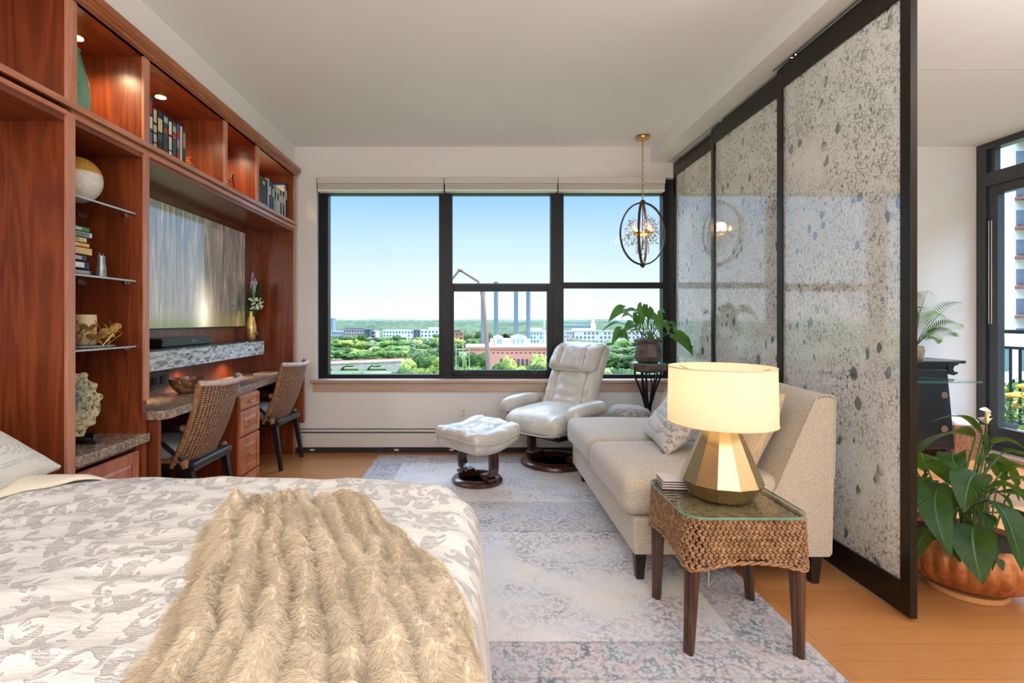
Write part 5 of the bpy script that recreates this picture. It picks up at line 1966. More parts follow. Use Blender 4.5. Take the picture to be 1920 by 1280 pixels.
MB().rbox(.49, .10, .27, .05, 40, (0, .012, 0), head_f).build('headrest', M['leather'], rec, world=False, smooth=True, auto=3)
pp = MB()
pp.tube([back_map(x * 1.03, .095 + .012 * (1 - (x / .245) ** 2), .80 + z / .64) for x, z in ((-.240, .04), (-.244, -.06), (-.232, -.115), (-.20, -.131), (-.10, -.136), (0, -.137), (.10, -.136), (.20, -.131), (.232, -.115), (.244, -.06), (.240, .04))], .0055, 6)
pp.build('piping', M['piping'], rec, world=False, smooth=True)
pp = MB()
pp.tube([(.262, -.28, .30), (.255, -.325, .31), (.16, -.345, .292), (0, -.35, .29), (-.16, -.345, .292), (-.255, -.325, .31), (-.262, -.28, .30)], .0055, 6)
pp.build('piping', M['piping'], rec, world=False, smooth=True)
for s in (-1, 1):
    def arm_f(q, s=s):
        x, y, z = q
        if y < -.12:
            z -= (-.12 - y) ** 2 * 3.2
        return (x, y, z + .004 * noise.noise((x * 18, y * 14, 5)) + .012 * math.sin((y + .2) * 5))
    MB().rbox(.125, .44, .105, .05, 14, (0, 0, .006), arm_f, Matrix.Translation((s * .335, -.035, .468))).build('armrest', M['leather'], rec, world=False, smooth=True, auto=3)
    MB().rbox(.060, .38, .20, .028, 12, (.006, 0, 0), None, Matrix.Translation((s * .30, -.02, .352))).build('side_panel', M['leather'], rec, world=False, smooth=True, auto=3)
    bk_ = MB()
    bk_.tube([(s * .352, -.17, .425), (s * .350, -.165, .33), (s * .335, -.12, .29), (s * .27, -.01, .215), (s * .235, .02, .19)], .012, 8)
    bk_.build('bracket', M['black_metal'], rec, world=False, smooth=True)
    bk_ = MB()
    bk_.tube([(s * .36, .0, .245), (s * .30, .0, .225)], .02, 10)
    bk_.build('knob', M['chrome'], rec, world=False, smooth=True)
uf = MB()
uf.box(-.20, .20, -.20, .18, .235, .285)
uf.box(-.23, .23, -.04, .04, .215, .24)
uf.build('underframe', M['black_metal'], rec, world=False)


def ring_base(R1, R0, h):
    return MB().lathe([(R0, .004), (R0, h * .7), (R0 + .012, h), (R1 - .03, h), (R1 - .012, h * .8), (R1, h * .45), (R1, .004), (R0, .004)], 64)


def upright(s, r, z1, th, wd, out_=.06):
    pts = [(r - .075, .060), (r - .02, .062), (r + .025, .085), (r + out_ * .75, .13), (r + out_ * .7, z1 * .72), (r + out_ * .3, z1)]
    lo = []
    n = len(pts)
    vs = []
    for i, (a, z) in enumerate(pts):
        p = Vector((a, z))
        d = Vector(pts[min(i + 1, n - 1)]) - Vector(pts[max(i - 1, 0)])
        d.normalize()
        nr = Vector((-d.y, d.x))
        for k in (-1, 1):
            q = p + nr * (k * th / 2)
            for yy in (-wd / 2, wd / 2):
                vs.append((s * q.x, yy, q.y))
    fs = []
    for i in range(n - 1):
        a = i * 4
        fs += [(a, a + 1, a + 5, a + 4), (a + 1, a + 3, a + 7, a + 5), (a + 3, a + 2, a + 6, a + 7), (a + 2, a, a + 4, a + 6)]
    fs += [(0, 1, 3, 2), ((n - 1) * 4, (n - 1) * 4 + 1, (n - 1) * 4 + 3, (n - 1) * 4 + 2)]
    return MB().add(vs, fs)


ring_base(.275, .195, .046).build('base_ring', M['dark_wood'], rec, world=False, smooth=True, auto=.7)
for s in (-1, 1):
    u = upright(s, .215, .245, .036, .085, .035)
    u.box(s * .215 - .045, s * .215 + .045, -.06, .06, .044, .066)
    u.build('upright', M['dark_wood'], rec, world=False, bevel=0.006, bseg=3)

# ottoman
ott = thing('ottoman', 'ivory leather ottoman on a round dark wood base in front of the recliner', 'ottoman', (.0, 3.72, .011), math.radians(-50))


def ott_z(y):
    return -.10 * y


def ott_f(q):
    x, y, z = q
    f = max(0, z / .05)
    z2 = z + f * (groove(abs(x), (.13,), .018, .016) + groove(y, (.06,), .014, .014) * (1 if abs(x) < .13 else .0)) + f * .012 * noise.noise((x * 16, y * 10, 3))
    z2 += ott_z(-y) + .045 * (1 - (abs(y) / .22) ** 2) * 0 + .22 * y * y * (1 if y < 0 else -1) * .5 - .022 * math.cos(y * 9)
    return (x, y, z2)


MB().rbox(.50, .44, .10, .048, 40, (0, 0, .018), ott_f, Matrix.Translation((0, 0, .365))).build('cushion', M['leather'], ott, world=False, smooth=True, auto=3)
MB().rbox(.47, .41, .085, .02, 12, (0, 0, 0), lambda q: (q.x * (1 - .10 * max(0, -q.z / .04)), q.y * (1 - .10 * max(0, -q.z / .04)), q.z + ott_z(-q.y) - .022 * math.cos(q.y * 9)), Matrix.Translation((0, 0, .305))).build('shell', M['leather'], ott, world=False, smooth=True, auto=3)
lp = []
for i in range(72):
    x, y, nx, ny = rrect(i / 72, -.246, .246, -.216, .216, .05)
    lp.append((x + nx * .004, y + ny * .004, .350 + ott_z(-y) + .11 * y * y * (1 if y < 0 else -1) - .022 * math.cos(y * 9)))
MB().ring(lp, .0055, 6).build('piping', M['piping'], ott, world=False, smooth=True)
ring_base(.185, .125, .040).build('base_ring', M['dark_wood'], ott, world=False, smooth=True, auto=.7)
for s in (-1, 1):
    u = upright(s, .145, .285, .032, .075, .045)
    u.box(s * .145 - .035, s * .145 + .035, -.05, .05, .038, .060)
    u.build('upright', M['dark_wood'], ott, world=False, bevel=0.005, bseg=3)

# ------------------------------------------------------------------ plant stand and anthurium
random.seed(21)
YP = 4.30
pc = P(1215, 690, YP)
t = thing('plant_stand', 'black iron branch plant stand with a green glass top beside the window', 'plant stand', (pc.x, YP, .011))
sx_, sz_ = pc.x, .79
o8 = [(sx_ + .148 * math.cos(math.pi / 8 + k * math.pi / 4), YP + .148 * math.sin(math.pi / 8 + k * math.pi / 4)) for k in range(8)]
MB().prism(o8, sz_ - .028, sz_ + .028).build('top_band', M['bronze_pot'], t, bevel=0.004)
MB().lathe([(.05, -.050), (.10, -.042), (.128, -.028), (.128, -.02)], 32, (sx_, YP, sz_)).build('under_dish', M['bronze_pot'], t, smooth=True)
o8b = [(sx_ + .143 * math.cos(math.pi / 8 + k * math.pi / 4), YP + .143 * math.sin(math.pi / 8 + k * math.pi / 4)) for k in range(8)]
MB().prism(o8b, sz_ + .028, sz_ + .034).build('glass_top', M['glass_edge'], t)
br_ = MB()
for k in range(5):
    a = k * 1.2566 + .5
    c_, s_ = math.cos(a), math.sin(a)
    br_.tube([(sx_ + .11 * c_, YP + .11 * s_, sz_ - .03), (sx_ + .105 * c_, YP + .10 * s_, sz_ - .09), (sx_ + .06 * c_, YP + .055 * s_, sz_ - .20), (sx_ + .02 * c_, YP + .02 * s_, sz_ - .33), (sx_ + .006 * c_, YP + .006 * s_, .30)], [.008, .008, .009, .011, .012], 7)
    if k % 2 == 0:
        br_.tube([(sx_ + .055 * math.cos(a + .6), YP + .055 * math.sin(a + .6), sz_ - .05), (sx_ + .05 * c_, YP + .05 * s_, sz_ - .15), (sx_ + .03 * c_, YP + .03 * s_, sz_ - .27)], [.005, .006, .008], 6)
br_.build('branches', M['black_metal'], t, smooth=True)
for k in range(3):
    a = k * 2.094 + .3
    l = MB()
    l.tube([(sx_, YP, .36), (sx_ + .02 * math.cos(a), YP + .02 * math.sin(a), .18), (sx_ + .11 * math.cos(a), YP + .11 * math.sin(a), .06), (sx_ + .145 * math.cos(a), YP + .145 * math.sin(a), .018)], [.013, .013, .010, .008], 8)
    l.build('leg', M['black_metal'], t, smooth=True)

zp = sz_ + .0345
t = thing('potted_anthurium', 'anthurium with broad hanging leaves in a bronze faceted pot on the iron stand', 'potted plant', (sx_, YP, zp))
pr = [(.078, 0), (.098, .012), (.112, .05), (.106, .10), (.092, .15), (.094, .168)]
pm = MB().lathe(pr, 10, (sx_, YP, zp))
pm.lathe([(.104, .168), (.116, .172), (.118, .195), (.108, .198), (.10, .175)], 10, (sx_, YP, zp))
pm.build('pot', M['bronze_pot'], t, bevel=0.003)
MB().lathe([(.098, .176), (.0, .186)], 16, (sx_, YP, zp)).build('soil', M['soil'], t)


def A(zx, zy, d=0.0):
    return P(1050 + zx / 6.4, 560 + zy / 6.4, YP + d)


LEAVES = (  # base, tip (in the close-up), width, depth offsets
    ((755, 120), (585, 275), .105, .02, .0), ((905, 145), (745, 175), .06, .12, .10), ((832, 195), (740, 235), .075, .10, .10), ((695, 285), (508, 390), .045, -.02, -.05),
    ((725, 375), (622, 565), .085, -.10, -.12), ((715, 430), (830, 510), .10, -.12, -.14), ((880, 300), (770, 410), .10, .08, .02), ((985, 95), (945, 400), .10, -.02, -.08),
    ((930, 200), (900, 380), .09, .05, .0), ((1060, 120), (1040, 370), .10, -.04, -.10), ((1170, 195), (1200, 412), .085, -.05, -.08), ((1205, 150), (1272, 212), .06, .08, .08),
    ((1335, 285), (1392, 425), .06, .0, -.02), ((1400, 440), (1592, 685), .12, -.12, -.17), ((1490, 470), (1585, 640), .08, -.14, -.16), ((1245, 275), (1300, 405), .07, .05, .02),
    ((1060, 400), (1080, 512), .055, -.08, -.11), ((1170, 460), (1165, 560), .05, -.09, -.12), ((880, 380), (925, 415), .06, .04, .02), ((1300, 330), (1290, 440), .06, .06, .06),
    ((1230, 310), (1330, 470), .075, -.03, -.05), ((1110, 230), (1150, 330), .06, .10, .10), ((960, 130), (1000, 300), .075, .05, .03))
lf, stm = MB(), MB()
for (b0, t0, w_, d0, d1) in LEAVES:
    pb, pt = A(*b0, d0), A(*t0, d1)
    mid = pb.lerp(pt, .5) + Vector((0, -.02, .035))
    lf.leaf(pb, mid, pt, w_ * 1.1, 'heart', .10, roll=random.uniform(-.35, .35) + .5 * (1 if pt.x > pb.x else -1), n=12, m=3, wave=.02)
    root = Vector((sx_ + random.uniform(-.04, .04), YP + random.uniform(-.03, .03), zp + .18))
    stm.tube([root, root.lerp(pb, .5) + Vector((0, 0, .05)), pb], .0032, 5)
lf.build('foliage', M['leaf_anth'], t, smooth=True, recalc=False, auto=3)
stm.build('stems', M['stem'], t, smooth=True)
rf = MB()
q = A(1040, 112, 0)
rf.leaf(q, q + Vector((-.01, 0, .02)), q + Vector((-.02, -.01, .035)), .03, 'heart')
rf.leaf(q, q + Vector((.02, 0, .01)), q + Vector((.04, -.01, .0)), .03, 'heart')
rf.tube([q, q + Vector((.004, -.02, .03))], .003, 6)
rf.build('red_flower', M['red_flower'], t)

# ------------------------------------------------------------------ pendant light
YD = 4.36
c = P(1205, 438, YD)
t = thing('pendant_light', 'bronze hoop globe pendant with amber crystals hanging near the window', 'pendant light', (c.x, YD, c.z - .27))
ct = P(1205, 255, YD).x
MB().lathe([(.058, 2.722), (.060, 2.732), (.052, 2.745), (.0, 2.745)][::-1], 28, (c.x, YD, 0)).build('ceiling_rose', M['brass'], t, smooth=True)
MB().tube([(c.x, YD, 2.695), (c.x, YD, 2.725)], .008, 10).build('rose_stem', M['brass'], t)
ch = MB()
z = 2.70
k = 0
while z > c.z + .285:
    lk = []
    for i in range(10):
        a = i / 10 * 6.28318
        dx, dz = .0075 * math.cos(a), .0165 * math.sin(a)
        lk.append((c.x + (dx if k % 2 else 0), YD + (0 if k % 2 else dx), z - .013 + dz))
    ch.ring(lk, .0022, 5)
    z -= .0265
    k += 1
ch.build('chain', M['brass'], t, smooth=True)


def hoop(rx, rz, ang, wd=.010):
    """flat bronze band bent into an upright oval"""
    n = 72
    vs, fs = [], []
    ca, sa = math.cos(ang), math.sin(ang)
    for i in range(n):
        a = i / n * 6.28318
        for (k1, k2) in ((1.0, -1), (1.0, 1), (.955, 1), (.955, -1)):
            x = rx * math.cos(a) * k1
            zz = rz * math.sin(a) * k1
            y = k2 * wd
            vs.append((c.x + x * ca - y * sa, YD + x * sa + y * ca, c.z + zz))
    for i in range(n):
        j = (i + 1) % n
        for q_ in range(4):
            r_ = (q_ + 1) % 4
            fs.append((i * 4 + q_, i * 4 + r_, j * 4 + r_, j * 4 + q_))
    return MB().add(vs, fs)


hoop(.205, .268, math.radians(8)).build('hoop', M['hoop'], t, smooth=True, auto=.6)
hoop(.198, .262, math.radians(63)).build('hoop', M['hoop'], t, smooth=True, auto=.6)
MB().lathe([(.022, -.012), (.024, 0), (.014, .016), (.006, .022)], 16, (c.x, YD, c.z + .268)).build('hub', M['hoop'], t, smooth=True)
MB().lathe([(.006, -.022), (.014, -.014), (.024, 0), (.018, .010)], 16, (c.x, YD, c.z - .268)).build('hub', M['hoop'], t, smooth=True)
MB().tube([(c.x, YD, c.z + .26), (c.x, YD, c.z - .14)], .004, 8).build('stem', M['hoop'], t)
bands = MB()
for i in range(48):
    pass
bands.grid(lambda u, v: (c.x + .078 * math.cos(u * 6.28318), YD + .078 * math.sin(u * 6.28318), c.z - .008 + .018 * v), 40, 2, closed_u=True)
bo = bands.build('candle_ring', M['brass'], t, solid=.003)
for k in range(4):
    a = k * 1.5708 + .35
    x, y = c.x + .082 * math.cos(a), YD + .082 * math.sin(a)
    cu = MB().tube([(x, y, c.z - .004), (x, y, c.z + .020)], .007, 8).build('candle_cup', M['brass'], t)
    MB().lathe([(.004, 0), (.010, .012), (.009, .022), (.002, .042)], 12, (x, y, c.z + .020)).build('bulb', M['bulb'], cu, smooth=True)
light('pendant_glow', 'POINT', (c.x, YD, c.z + .05), 2.0, (1.0, 0.7, 0.4), size=.05)
tw, cr = MB(), MB()
for k in range(26):
    a = k * 2.399
    zz = .115 - .20 * (k / 25)
    r = (.155 * math.sqrt(max(.02, 1 - (zz / .17) ** 2))) * random.uniform(.8, 1.05)
    p0_ = Vector((c.x + .02 * math.cos(a), YD + .02 * math.sin(a), c.z + zz * .6))
    p1_ = Vector((c.x + r * .7 * math.cos(a), YD + r * .7 * math.sin(a), c.z + zz + .03))
    p2_ = Vector((c.x + r * math.cos(a + .2), YD + r * math.sin(a + .2), c.z + zz - .015))
    tw.tube([p0_, p0_.lerp(p1_, .6) + Vector((0, 0, .015)), p1_, p2_], .0014, 4)
    for j in range(9):
        q = p1_.lerp(p2_, j / 8) + Vector((random.uniform(-.028, .028), random.uniform(-.028, .028), random.uniform(-.035, .028)))
        cr.ball(q, random.uniform(.0045, .0075), 6, 4, (1, 1, 1.25))
        tw.tube([p1_.lerp(p2_, j / 8), q], .0009, 3)
for k in range(9):
    a = k * .7
    for j in range(6):
        cr.ball((c.x + .05 * math.cos(a), YD + .05 * math.sin(a), c.z - .08 - j * .017), .0055, 6, 4, (1, 1, 1.3))
tw.build('twigs', M['hoop'], t)
co_ = cr.build('crystals', M['crystal'], t, smooth=True)
co_['kind'] = 'stuff'
MB().ball((c.x, YD, c.z - .185), .017, 14, 10).build('crystal_drop', M['clear_glass'], t, smooth=True)

# ------------------------------------------------------------------ side room
t = thing('black_cabinet', 'black lacquered altar cabinet with upturned top corners against the side room wall', 'cabinet', (3.55, 4.42, 0))
X0, X1, Y0, Y1 = 3.05, 3.955, 4.24, 4.60
bd = MB()
bd.add([(X0, Y0, .11), (X1, Y0, .11), (X1, Y1, .11), (X0, Y1, .11), (X0 + .03, Y0 + .015, .79), (X1 - .05, Y0 + .015, .79), (X1 - .05, Y1, .79), (X0 + .03, Y1, .79)],
       [(0, 3, 2, 1), (4, 5, 6, 7), (0, 1, 5, 4), (1, 2, 6, 5), (2, 3, 7, 6), (3, 0, 4, 7)])
bd.build('body', M['black_wood'], t, bevel=0.004)
MB().prism([(X0 - .06, .822), (X1 + .07, .822), (X1 + .078, .846), (X1 + .05, .846), (X1 + .03, .842), (X0 - .02, .842), (X0 - .06, .85)], Y0 - .02, Y1, axis='y').build('top', M['black_wood'], t, bevel=0.003)
B(X0 + .02, X1 - .02, Y0 + .005, Y1, .79, .822).build('frieze', M['black_wood'], t)
MB().prism([(X1 - .055, .822), (X1 + .035, .822), (X1 + .03, .808), (X1 + .0, .80), (X1 - .012, .775), (X1 + .0, .752), (X1 + .024, .752), (X1 + .028, .738), (X1 - .005, .722), (X1 - .055, .735)], Y0 + .0, Y0 + .03, axis='y').build('corner_bracket', M['black_wood'], t, bevel=0.003)
for k in range(2):
    x0, x1 = X0 + .05 + k * .40, X0 + .44 + k * .40
    d = B(x0, x1, Y0 - .006, Y0 + .012, .16, .77).build('door', M['black_wood'], t, bevel=0.004)
    for z in (.56, .28):
        MB().lathe([(.028, 0), (.028, .004), (.0, .006)], 20, mat=Matrix.Translation((x1 - .03 if k else x0 + .36, Y0 - .007, z)) @ Matrix.Rotation(math.pi / 2, 4, 'X')).build('medallion', plain((120, 96, 84), .4), d)
for x in (X0 + .03, X1 - .06):
    for y in (Y0 + .02, Y1 - .07):
        B(x, x + .045, y, y + .045, 0, .115).build('foot', M['black_wood'], t)

zc = .843
px_ = P(1716, 650, 4.42).x
t = thing('potted_palm', 'small palm in a round mottled pot on the black cabinet', 'potted plant', (px_, 4.42, zc))
MB().lathe([(.042, .0), (.048, .002), (.060, .03), (.064, .07), (.060, .112), (.052, .114), (.050, .10), (0, .098)], 28, (px_, 4.42, zc)).build('pot', simple('mottled_pot', (172, 152, 128), 0.6, var=.3, scale=22), t, smooth=True)
MB().lathe([(.049, .0), (.050, .010)], 28, (px_, 4.42, zc)).build('pot_foot', plain((176, 120, 74), .6), t)
fd, fs_ = MB(), MB()
random.seed(9)
ENDS = ((1803, 608, -.10), (1802, 566, .02), (1741, 545, .08), (1716, 547, .0), (1762, 638, -.14), (1768, 590, -.02), (1795, 625, -.1), (1690, 560, .05), (1672, 590, -.05), (1680, 620, -.12), (1730, 575, -.16), (1700, 600, .1))
for ex, ey, dd in ENDS:
    p0_ = Vector((px_ + random.uniform(-.02, .02), 4.42, zc + .10))
    p2_ = P(ex, ey, 4.42 + dd)
    p1_ = p0_.lerp(p2_, .55) + Vector((-.02 * (1 if ex > 1716 else -1), 0, .13))
    pts = [p0_ * (1 - s) ** 2 + p1_ * 2 * s * (1 - s) + p2_ * s * s for s in [i / 12 for i in range(13)]]
    fs_.tube(pts, [.0035 - .0002 * i for i in range(13)], 5)
    for i in range(20):
        s = .30 + .70 * i / 19
        q = p0_ * (1 - s) ** 2 + p1_ * 2 * s * (1 - s) + p2_ * s * s
        tg_ = ((p1_ - p0_) * (1 - s) + (p2_ - p1_) * s).normalized()
        sd_ = tg_.cross(Vector((0, -.6, 1))).normalized()
        L = .105 * math.sin(math.pi * (.18 + .80 * (s - .3) / .7)) + .012
        for sg in (-1, 1):
            e_ = q + (sd_ * sg * .8 + tg_ * .55).normalized() * L + Vector((0, 0, -.016))
            fd.leaf(q, q.lerp(e_, .5) + Vector((0, 0, .006)), e_, .0105, 'lance', .1, n=4, m=1)
fd.build('fronds', M['leaf_palm'], t, recalc=False)
fs_.build('stems', M['stem'], t, smooth=True)

t = thing('glass_table', 'glass-topped table crossing in front of the black cabinet', 'table', (2.95, 3.95, 0))
gp = [(2.25, 3.80), (3.66, 3.80), (3.76, 3.81), (3.79, 3.84), (3.76, 3.90), (3.60, 4.12), (3.50, 4.16), (2.25, 4.16)]
g = MB().prism(gp, .712, .722).build('glass_top', M['table_glass'], t)
ge = MB()
n_ = len(gp)
ge.add([(x, y, .7118) for x, y in gp] + [(x, y, .7222) for x, y in gp], [(i, (i + 1) % n_, n_ + (i + 1) % n_, n_ + i) for i in range(n_)])
ge.build('glass_edge', M['glass_edge'], g)
bs = MB()
bs.tube([(3.32, 3.90, .708), (3.20, 3.92, .69), (3.05, 3.95, .62), (2.98, 3.97, .40), (2.98, 3.98, .03)], .016, 8)
bs.tube([(2.55, 3.90, .708), (2.70, 3.92, .69), (2.85, 3.95, .62), (2.92, 3.97, .40), (2.92, 3.98, .03)], .016, 8)
bs.box(2.70, 3.20, 3.86, 4.10, 0, .03)
bs.build('base', M['black_metal'], t)

t = thing('wicker_basket', 'square wicker basket with white cloth in the corner beside the balcony door', 'basket', (4.13, 4.45, 0))
ba = MB()


def bsk(u, v):
    x, y, nx, ny = rrect(u, 3.99, 4.275, 4.30, 4.585, .03)
    z = .012 + .285 * v
    o_ = .004 * math.sin(u * 260 + (math.pi if int(v * 13) % 2 else 0))
    return (x + nx * (o_ - .012 * (1 - v)), y + ny * (o_ - .012 * (1 - v)), z)


ba.grid(bsk, 200, 27, closed_u=True)
ba.box(4.0, 4.265, 4.31, 4.575, .0, .03)
ba.build('basket', M['rattan_wrap'], t)
MB().rbox(.25, .25, .10, .045, 12, fn=lambda q: (q.x, q.y, q.z + .02 * noise.noise((q.x * 14, q.y * 14, 1))), mat=Matrix.Translation((4.13, 4.44, .295))).build('cloth', M['white_cloth'], t, smooth=True)

# peace lily in the ribbed copper pot
LXp, LYp = 2.165, 2.275
t = thing('pot_trivet', 'round bamboo trivet under the copper pot', 'trivet', (LXp, LYp, 0))
MB().lathe([(.135, 0), (.138, .004), (.138, .020), (.134, .024), (0, .024)], 48, (LXp - .025, LYp - .03, 0.0003)).build('disc', plain((196, 138, 84), .4), t)
t = thing('potted_peace_lily', 'peace lily with long dark leaves in a big ribbed copper pot on the right', 'potted plant', (LXp, LYp, .0245))
pr = [(.125, 0), (.15, .004), (.20, .035), (.238, .08), (.253, .125), (.246, .17), (.222, .205), (.205, .212), (.198, .205), (.19, .17), (.0, .165)]


def ribs(a, q):
    if q > .72:
        return 1.0
    return 1 + .040 * (abs(math.sin(a * 15)) ** .8) * math.sin(math.pi * min(1, q / .72)) ** .6


MB().lathe(pr, 204, (LXp, LYp, .0245), wob=ribs).build('pot', M['copper'], t, smooth=True, auto=1.0)
MB().lathe([(.192, .19), (.0, .20)], 24, (LXp, LYp, .0245)).build('soil', M['soil'], t)


def Z3(zx, zy, Y):
    return P(1700 + zx / 2.909, 740 + zy / 2.909, Y)


HERO = (  # leaf base, control, tip in the close-up; base depth, tip depth; width; roll
    ((375, 232), (200, 150), (35, 360), 2.26, 2.10, .115, .5), ((412, 215), (320, 60), (130, 152), 2.30, 2.22, .05, .2), ((395, 440), (330, 400), (312, 640), 2.12, 1.96, .150, -.1),
    ((372, 705), (330, 760), (412, 1035), 2.08, 1.90, .165, .05), ((450, 572), (560, 600), (632, 965), 2.10, 1.94, .13, -.3), ((452, 520), (560, 440), (660, 610), 2.16, 2.08, .10, -.4),
    ((200, 480), (90, 540), (238, 890), 2.14, 1.96, .135, .2), ((275, 520), (160, 350), (48, 365), 2.18, 2.08, .085, .4), ((140, 735), (60, 760), (48, 915), 2.10, 2.0, .115, .2),
    ((265, 625), (190, 640), (212, 750), 2.14, 2.02, .09, .2), ((468, 270), (520, 215), (660, 300), 2.30, 2.2, .07, -.3), ((520, 318), (600, 300), (690, 345), 2.28, 2.2, .07, -.5),
    ((420, 262), (445, 200), (440, 330), 2.30, 2.26, .06, 1.2), ((300, 330), (200, 300), (300, 440), 2.22, 2.1, .12, .3), ((520, 420), (600, 360), (700, 420), 2.24, 2.12, .09, -.3),
    ((380, 640), (440, 620), (455, 745), 2.1, 2.02, .08, -.4), ((470, 880), (500, 900), (525, 962), 2.0, 1.95, .05, -.4), ((240, 700), (260, 760), (290, 915), 2.1, 1.98, .10, 0), ((100, 500), (60, 420), (20, 560), 2.24, 2.16, .11, .4),
    ((70, 640), (20, 620), (-30, 800), 2.16, 2.1, .12, .3), ((540, 470), (640, 420), (760, 560), 2.3, 2.26, .12, -.3), ((560, 640), (680, 640), (760, 860), 2.26, 2.2, .12, -.3), ((470, 360), (500, 330), (560, 385), 2.34, 2.3, .10, -.4))
lf, stm = MB(), MB()
random.seed(31)
for b0, m0, t0, d0, d1, w_, rl in HERO:
    pb, pm_, pt = Z3(*b0, d0), Z3(*m0, (d0 + d1) / 2), Z3(*t0, d1)
    lf.leaf(pb, pm_, pt, w_ * .82, 'lance', .16, roll=rl, n=20, m=3, wave=.05)
    root = Vector((LXp + (pb.x - LXp) * .25 + random.uniform(-.03, .03), LYp + random.uniform(-.05, .05), .20))
    stm.tube([root, root.lerp(pb, .55) + Vector((0, .02, .05)), pb], .004, 6)
for k in range(26):      # the leaves around the back and inside
    a = random.uniform(0, 6.283)
    r = random.uniform(.05, .15)
    root = Vector((LXp + .08 * math.cos(a), LYp + .08 * math.sin(a), .20))
    h = random.uniform(.30, .55)
    pb = Vector((LXp + r * 1.6 * math.cos(a), LYp + .05 + r * 1.4 * math.sin(a), h))
    pm_ = pb + Vector((.14 * math.cos(a), .14 * math.sin(a), .05))
    pt = pb + Vector((.20 * math.cos(a), .18 * math.sin(a), random.uniform(-.24, -.05)))
    lf.leaf(pb, pm_, pt, random.uniform(.065, .10), 'lance', .15, roll=random.uniform(-.4, .4), n=14, m=3, wave=.03)
    stm.tube([root, root.lerp(pb, .55) + Vector((0, 0, .04)), pb], .0035, 6)
lf.build('foliage', M['leaf_lily'], t, smooth=True, recalc=False, auto=3)
ft = Z3(438, 110, 2.28)
stm.tube([(LXp, LYp, .2), Z3(425, 330, 2.28), Z3(436, 190, 2.28), ft - Vector((0, 0, .02))], .0038, 6)
stm.build('stems', M['stem'], t, smooth=True)
sp_ = MB()
sp_.leaf(Z3(436, 158, 2.28), Z3(415, 110, 2.26), Z3(432, 68, 2.28), .058, 'lance', .25, roll=.3, n=12, m=3)
sp_.build('flower', M['spathe'], t, smooth=True, recalc=False)
MB().tube([Z3(440, 155, 2.265), Z3(446, 100, 2.262)], [.005, .004], 8).build('spadix', plain((226, 206, 130), .7), t)

# ------------------------------------------------------------------ balcony
struct(B(4.66, 6.0, .5, 8.0, -.30, -.03).build('trim_6', plain((150, 148, 144), .8)))
t = thing('balcony_railing', 'black metal railing with thin upright bars along the balcony', 'railing', (5.8, 4.2, -.03))
B(5.78, 5.82, .6, 7.9, 1.035, 1.075).build('top_rail', M['black_metal'], t)
B(5.785, 5.815, .6, 7.9, .865, .895).build('middle_rail', M['black_metal'], t)
B(5.785, 5.815, .6, 7.9, .06, .09).build('bottom_rail', M['black_metal'], t)
me0 = None
for k in range(46):
    y = 3.5 + k * .1095 * .9
    if me0 is None:
        o = B(5.791, 5.809, y - .009, y + .009, .09, .865).build('bar', M['black_metal'], t)
        me0 = o
    else:
        o = me0.copy()
        o.location = me0.location + Vector((0, k * .1095 * .9, 0))
        COL.objects.link(o)
for y in (.65, 3.4, 7.85):
    B(5.78, 5.82, y - .02, y + .02, -.03, 1.04).build('post', M['black_metal'], t)
t = thing('potted_mum', 'potted yellow chrysanthemum on the balcony behind the glass door', 'potted plant', (5.05, 4.95, -.03))
MB().lathe([(.09, -.03), (.12, .16), (.13, .17), (.13, .19), (.11, .19), (.0, .17)], 24, (5.05, 4.95, 0)).build('pot', plain((70, 66, 64), .6), t, smooth=True)
fo, fl, sm_ = MB(), MB(), MB()
random.seed(13)
for k in range(120):
    a, r, h = random.uniform(0, 6.283), random.uniform(.02, .20), random.uniform(.18, .46)
    q = Vector((5.05 + r * math.cos(a), 4.95 + r * math.sin(a), h))
    e_ = q + Vector((.08 * math.cos(a + random.uniform(-1, 1)), .08 * math.sin(a), random.uniform(-.03, .05)))
    fo.leaf(q, q.lerp(e_, .5) + Vector((0, 0, .015)), e_, .045, 'lance', .12, n=5, m=1)
for (x_, y_, z_, r) in ((1877, 728, 0, .04), (1899, 742, 0, .062), (1912, 740, .1, .05), (1905, 762, .05, .04), (1920, 725, 0, .05), (1930, 750, 0, .05)):
    q = P(x_, y_, 4.85 + z_)
    fl.lathe([(.01, -.02), (r * .8, -.012), (r, .002), (r * .85, .018), (r * .4, .028), (.0, .03)], 20, q, wob=lambda a, v: 1 + .09 * math.sin(a * 13))
    sm_.tube([q - Vector((0, 0, .012)), (5.05 + (q.x - 5.05) * .4, 4.93, .15)], .004, 5)
fo.build('foliage', M['leaf_lily'], t, recalc=False)
fl.build('blooms', M['mum'], t, smooth=True)
sm_.build('stems', M['stem'], t)

# ------------------------------------------------------------------ the city outside
GZ = -30.0
m, nt, b, co = newmat('meadow')
nt.links.new(ramp(nt, noi(nt, co, .03, 5, .6), ((.3, lin((56, 76, 36))), (.5, lin((74, 92, 46))), (.7, lin((104, 104, 76))))), b.inputs['Base Color'])
setp(b, rough=.95)
M['meadow'] = m
gr = MB()
gr.grid(lambda u, v: (-2600 + 5600 * u, 25 + 3000 * v, GZ), 12, 12)
gr.box(6.5, 900, -400, 30, GZ - 2, GZ)
g_ = gr.build('ground', M['meadow'], recalc=False)
struct(g_)


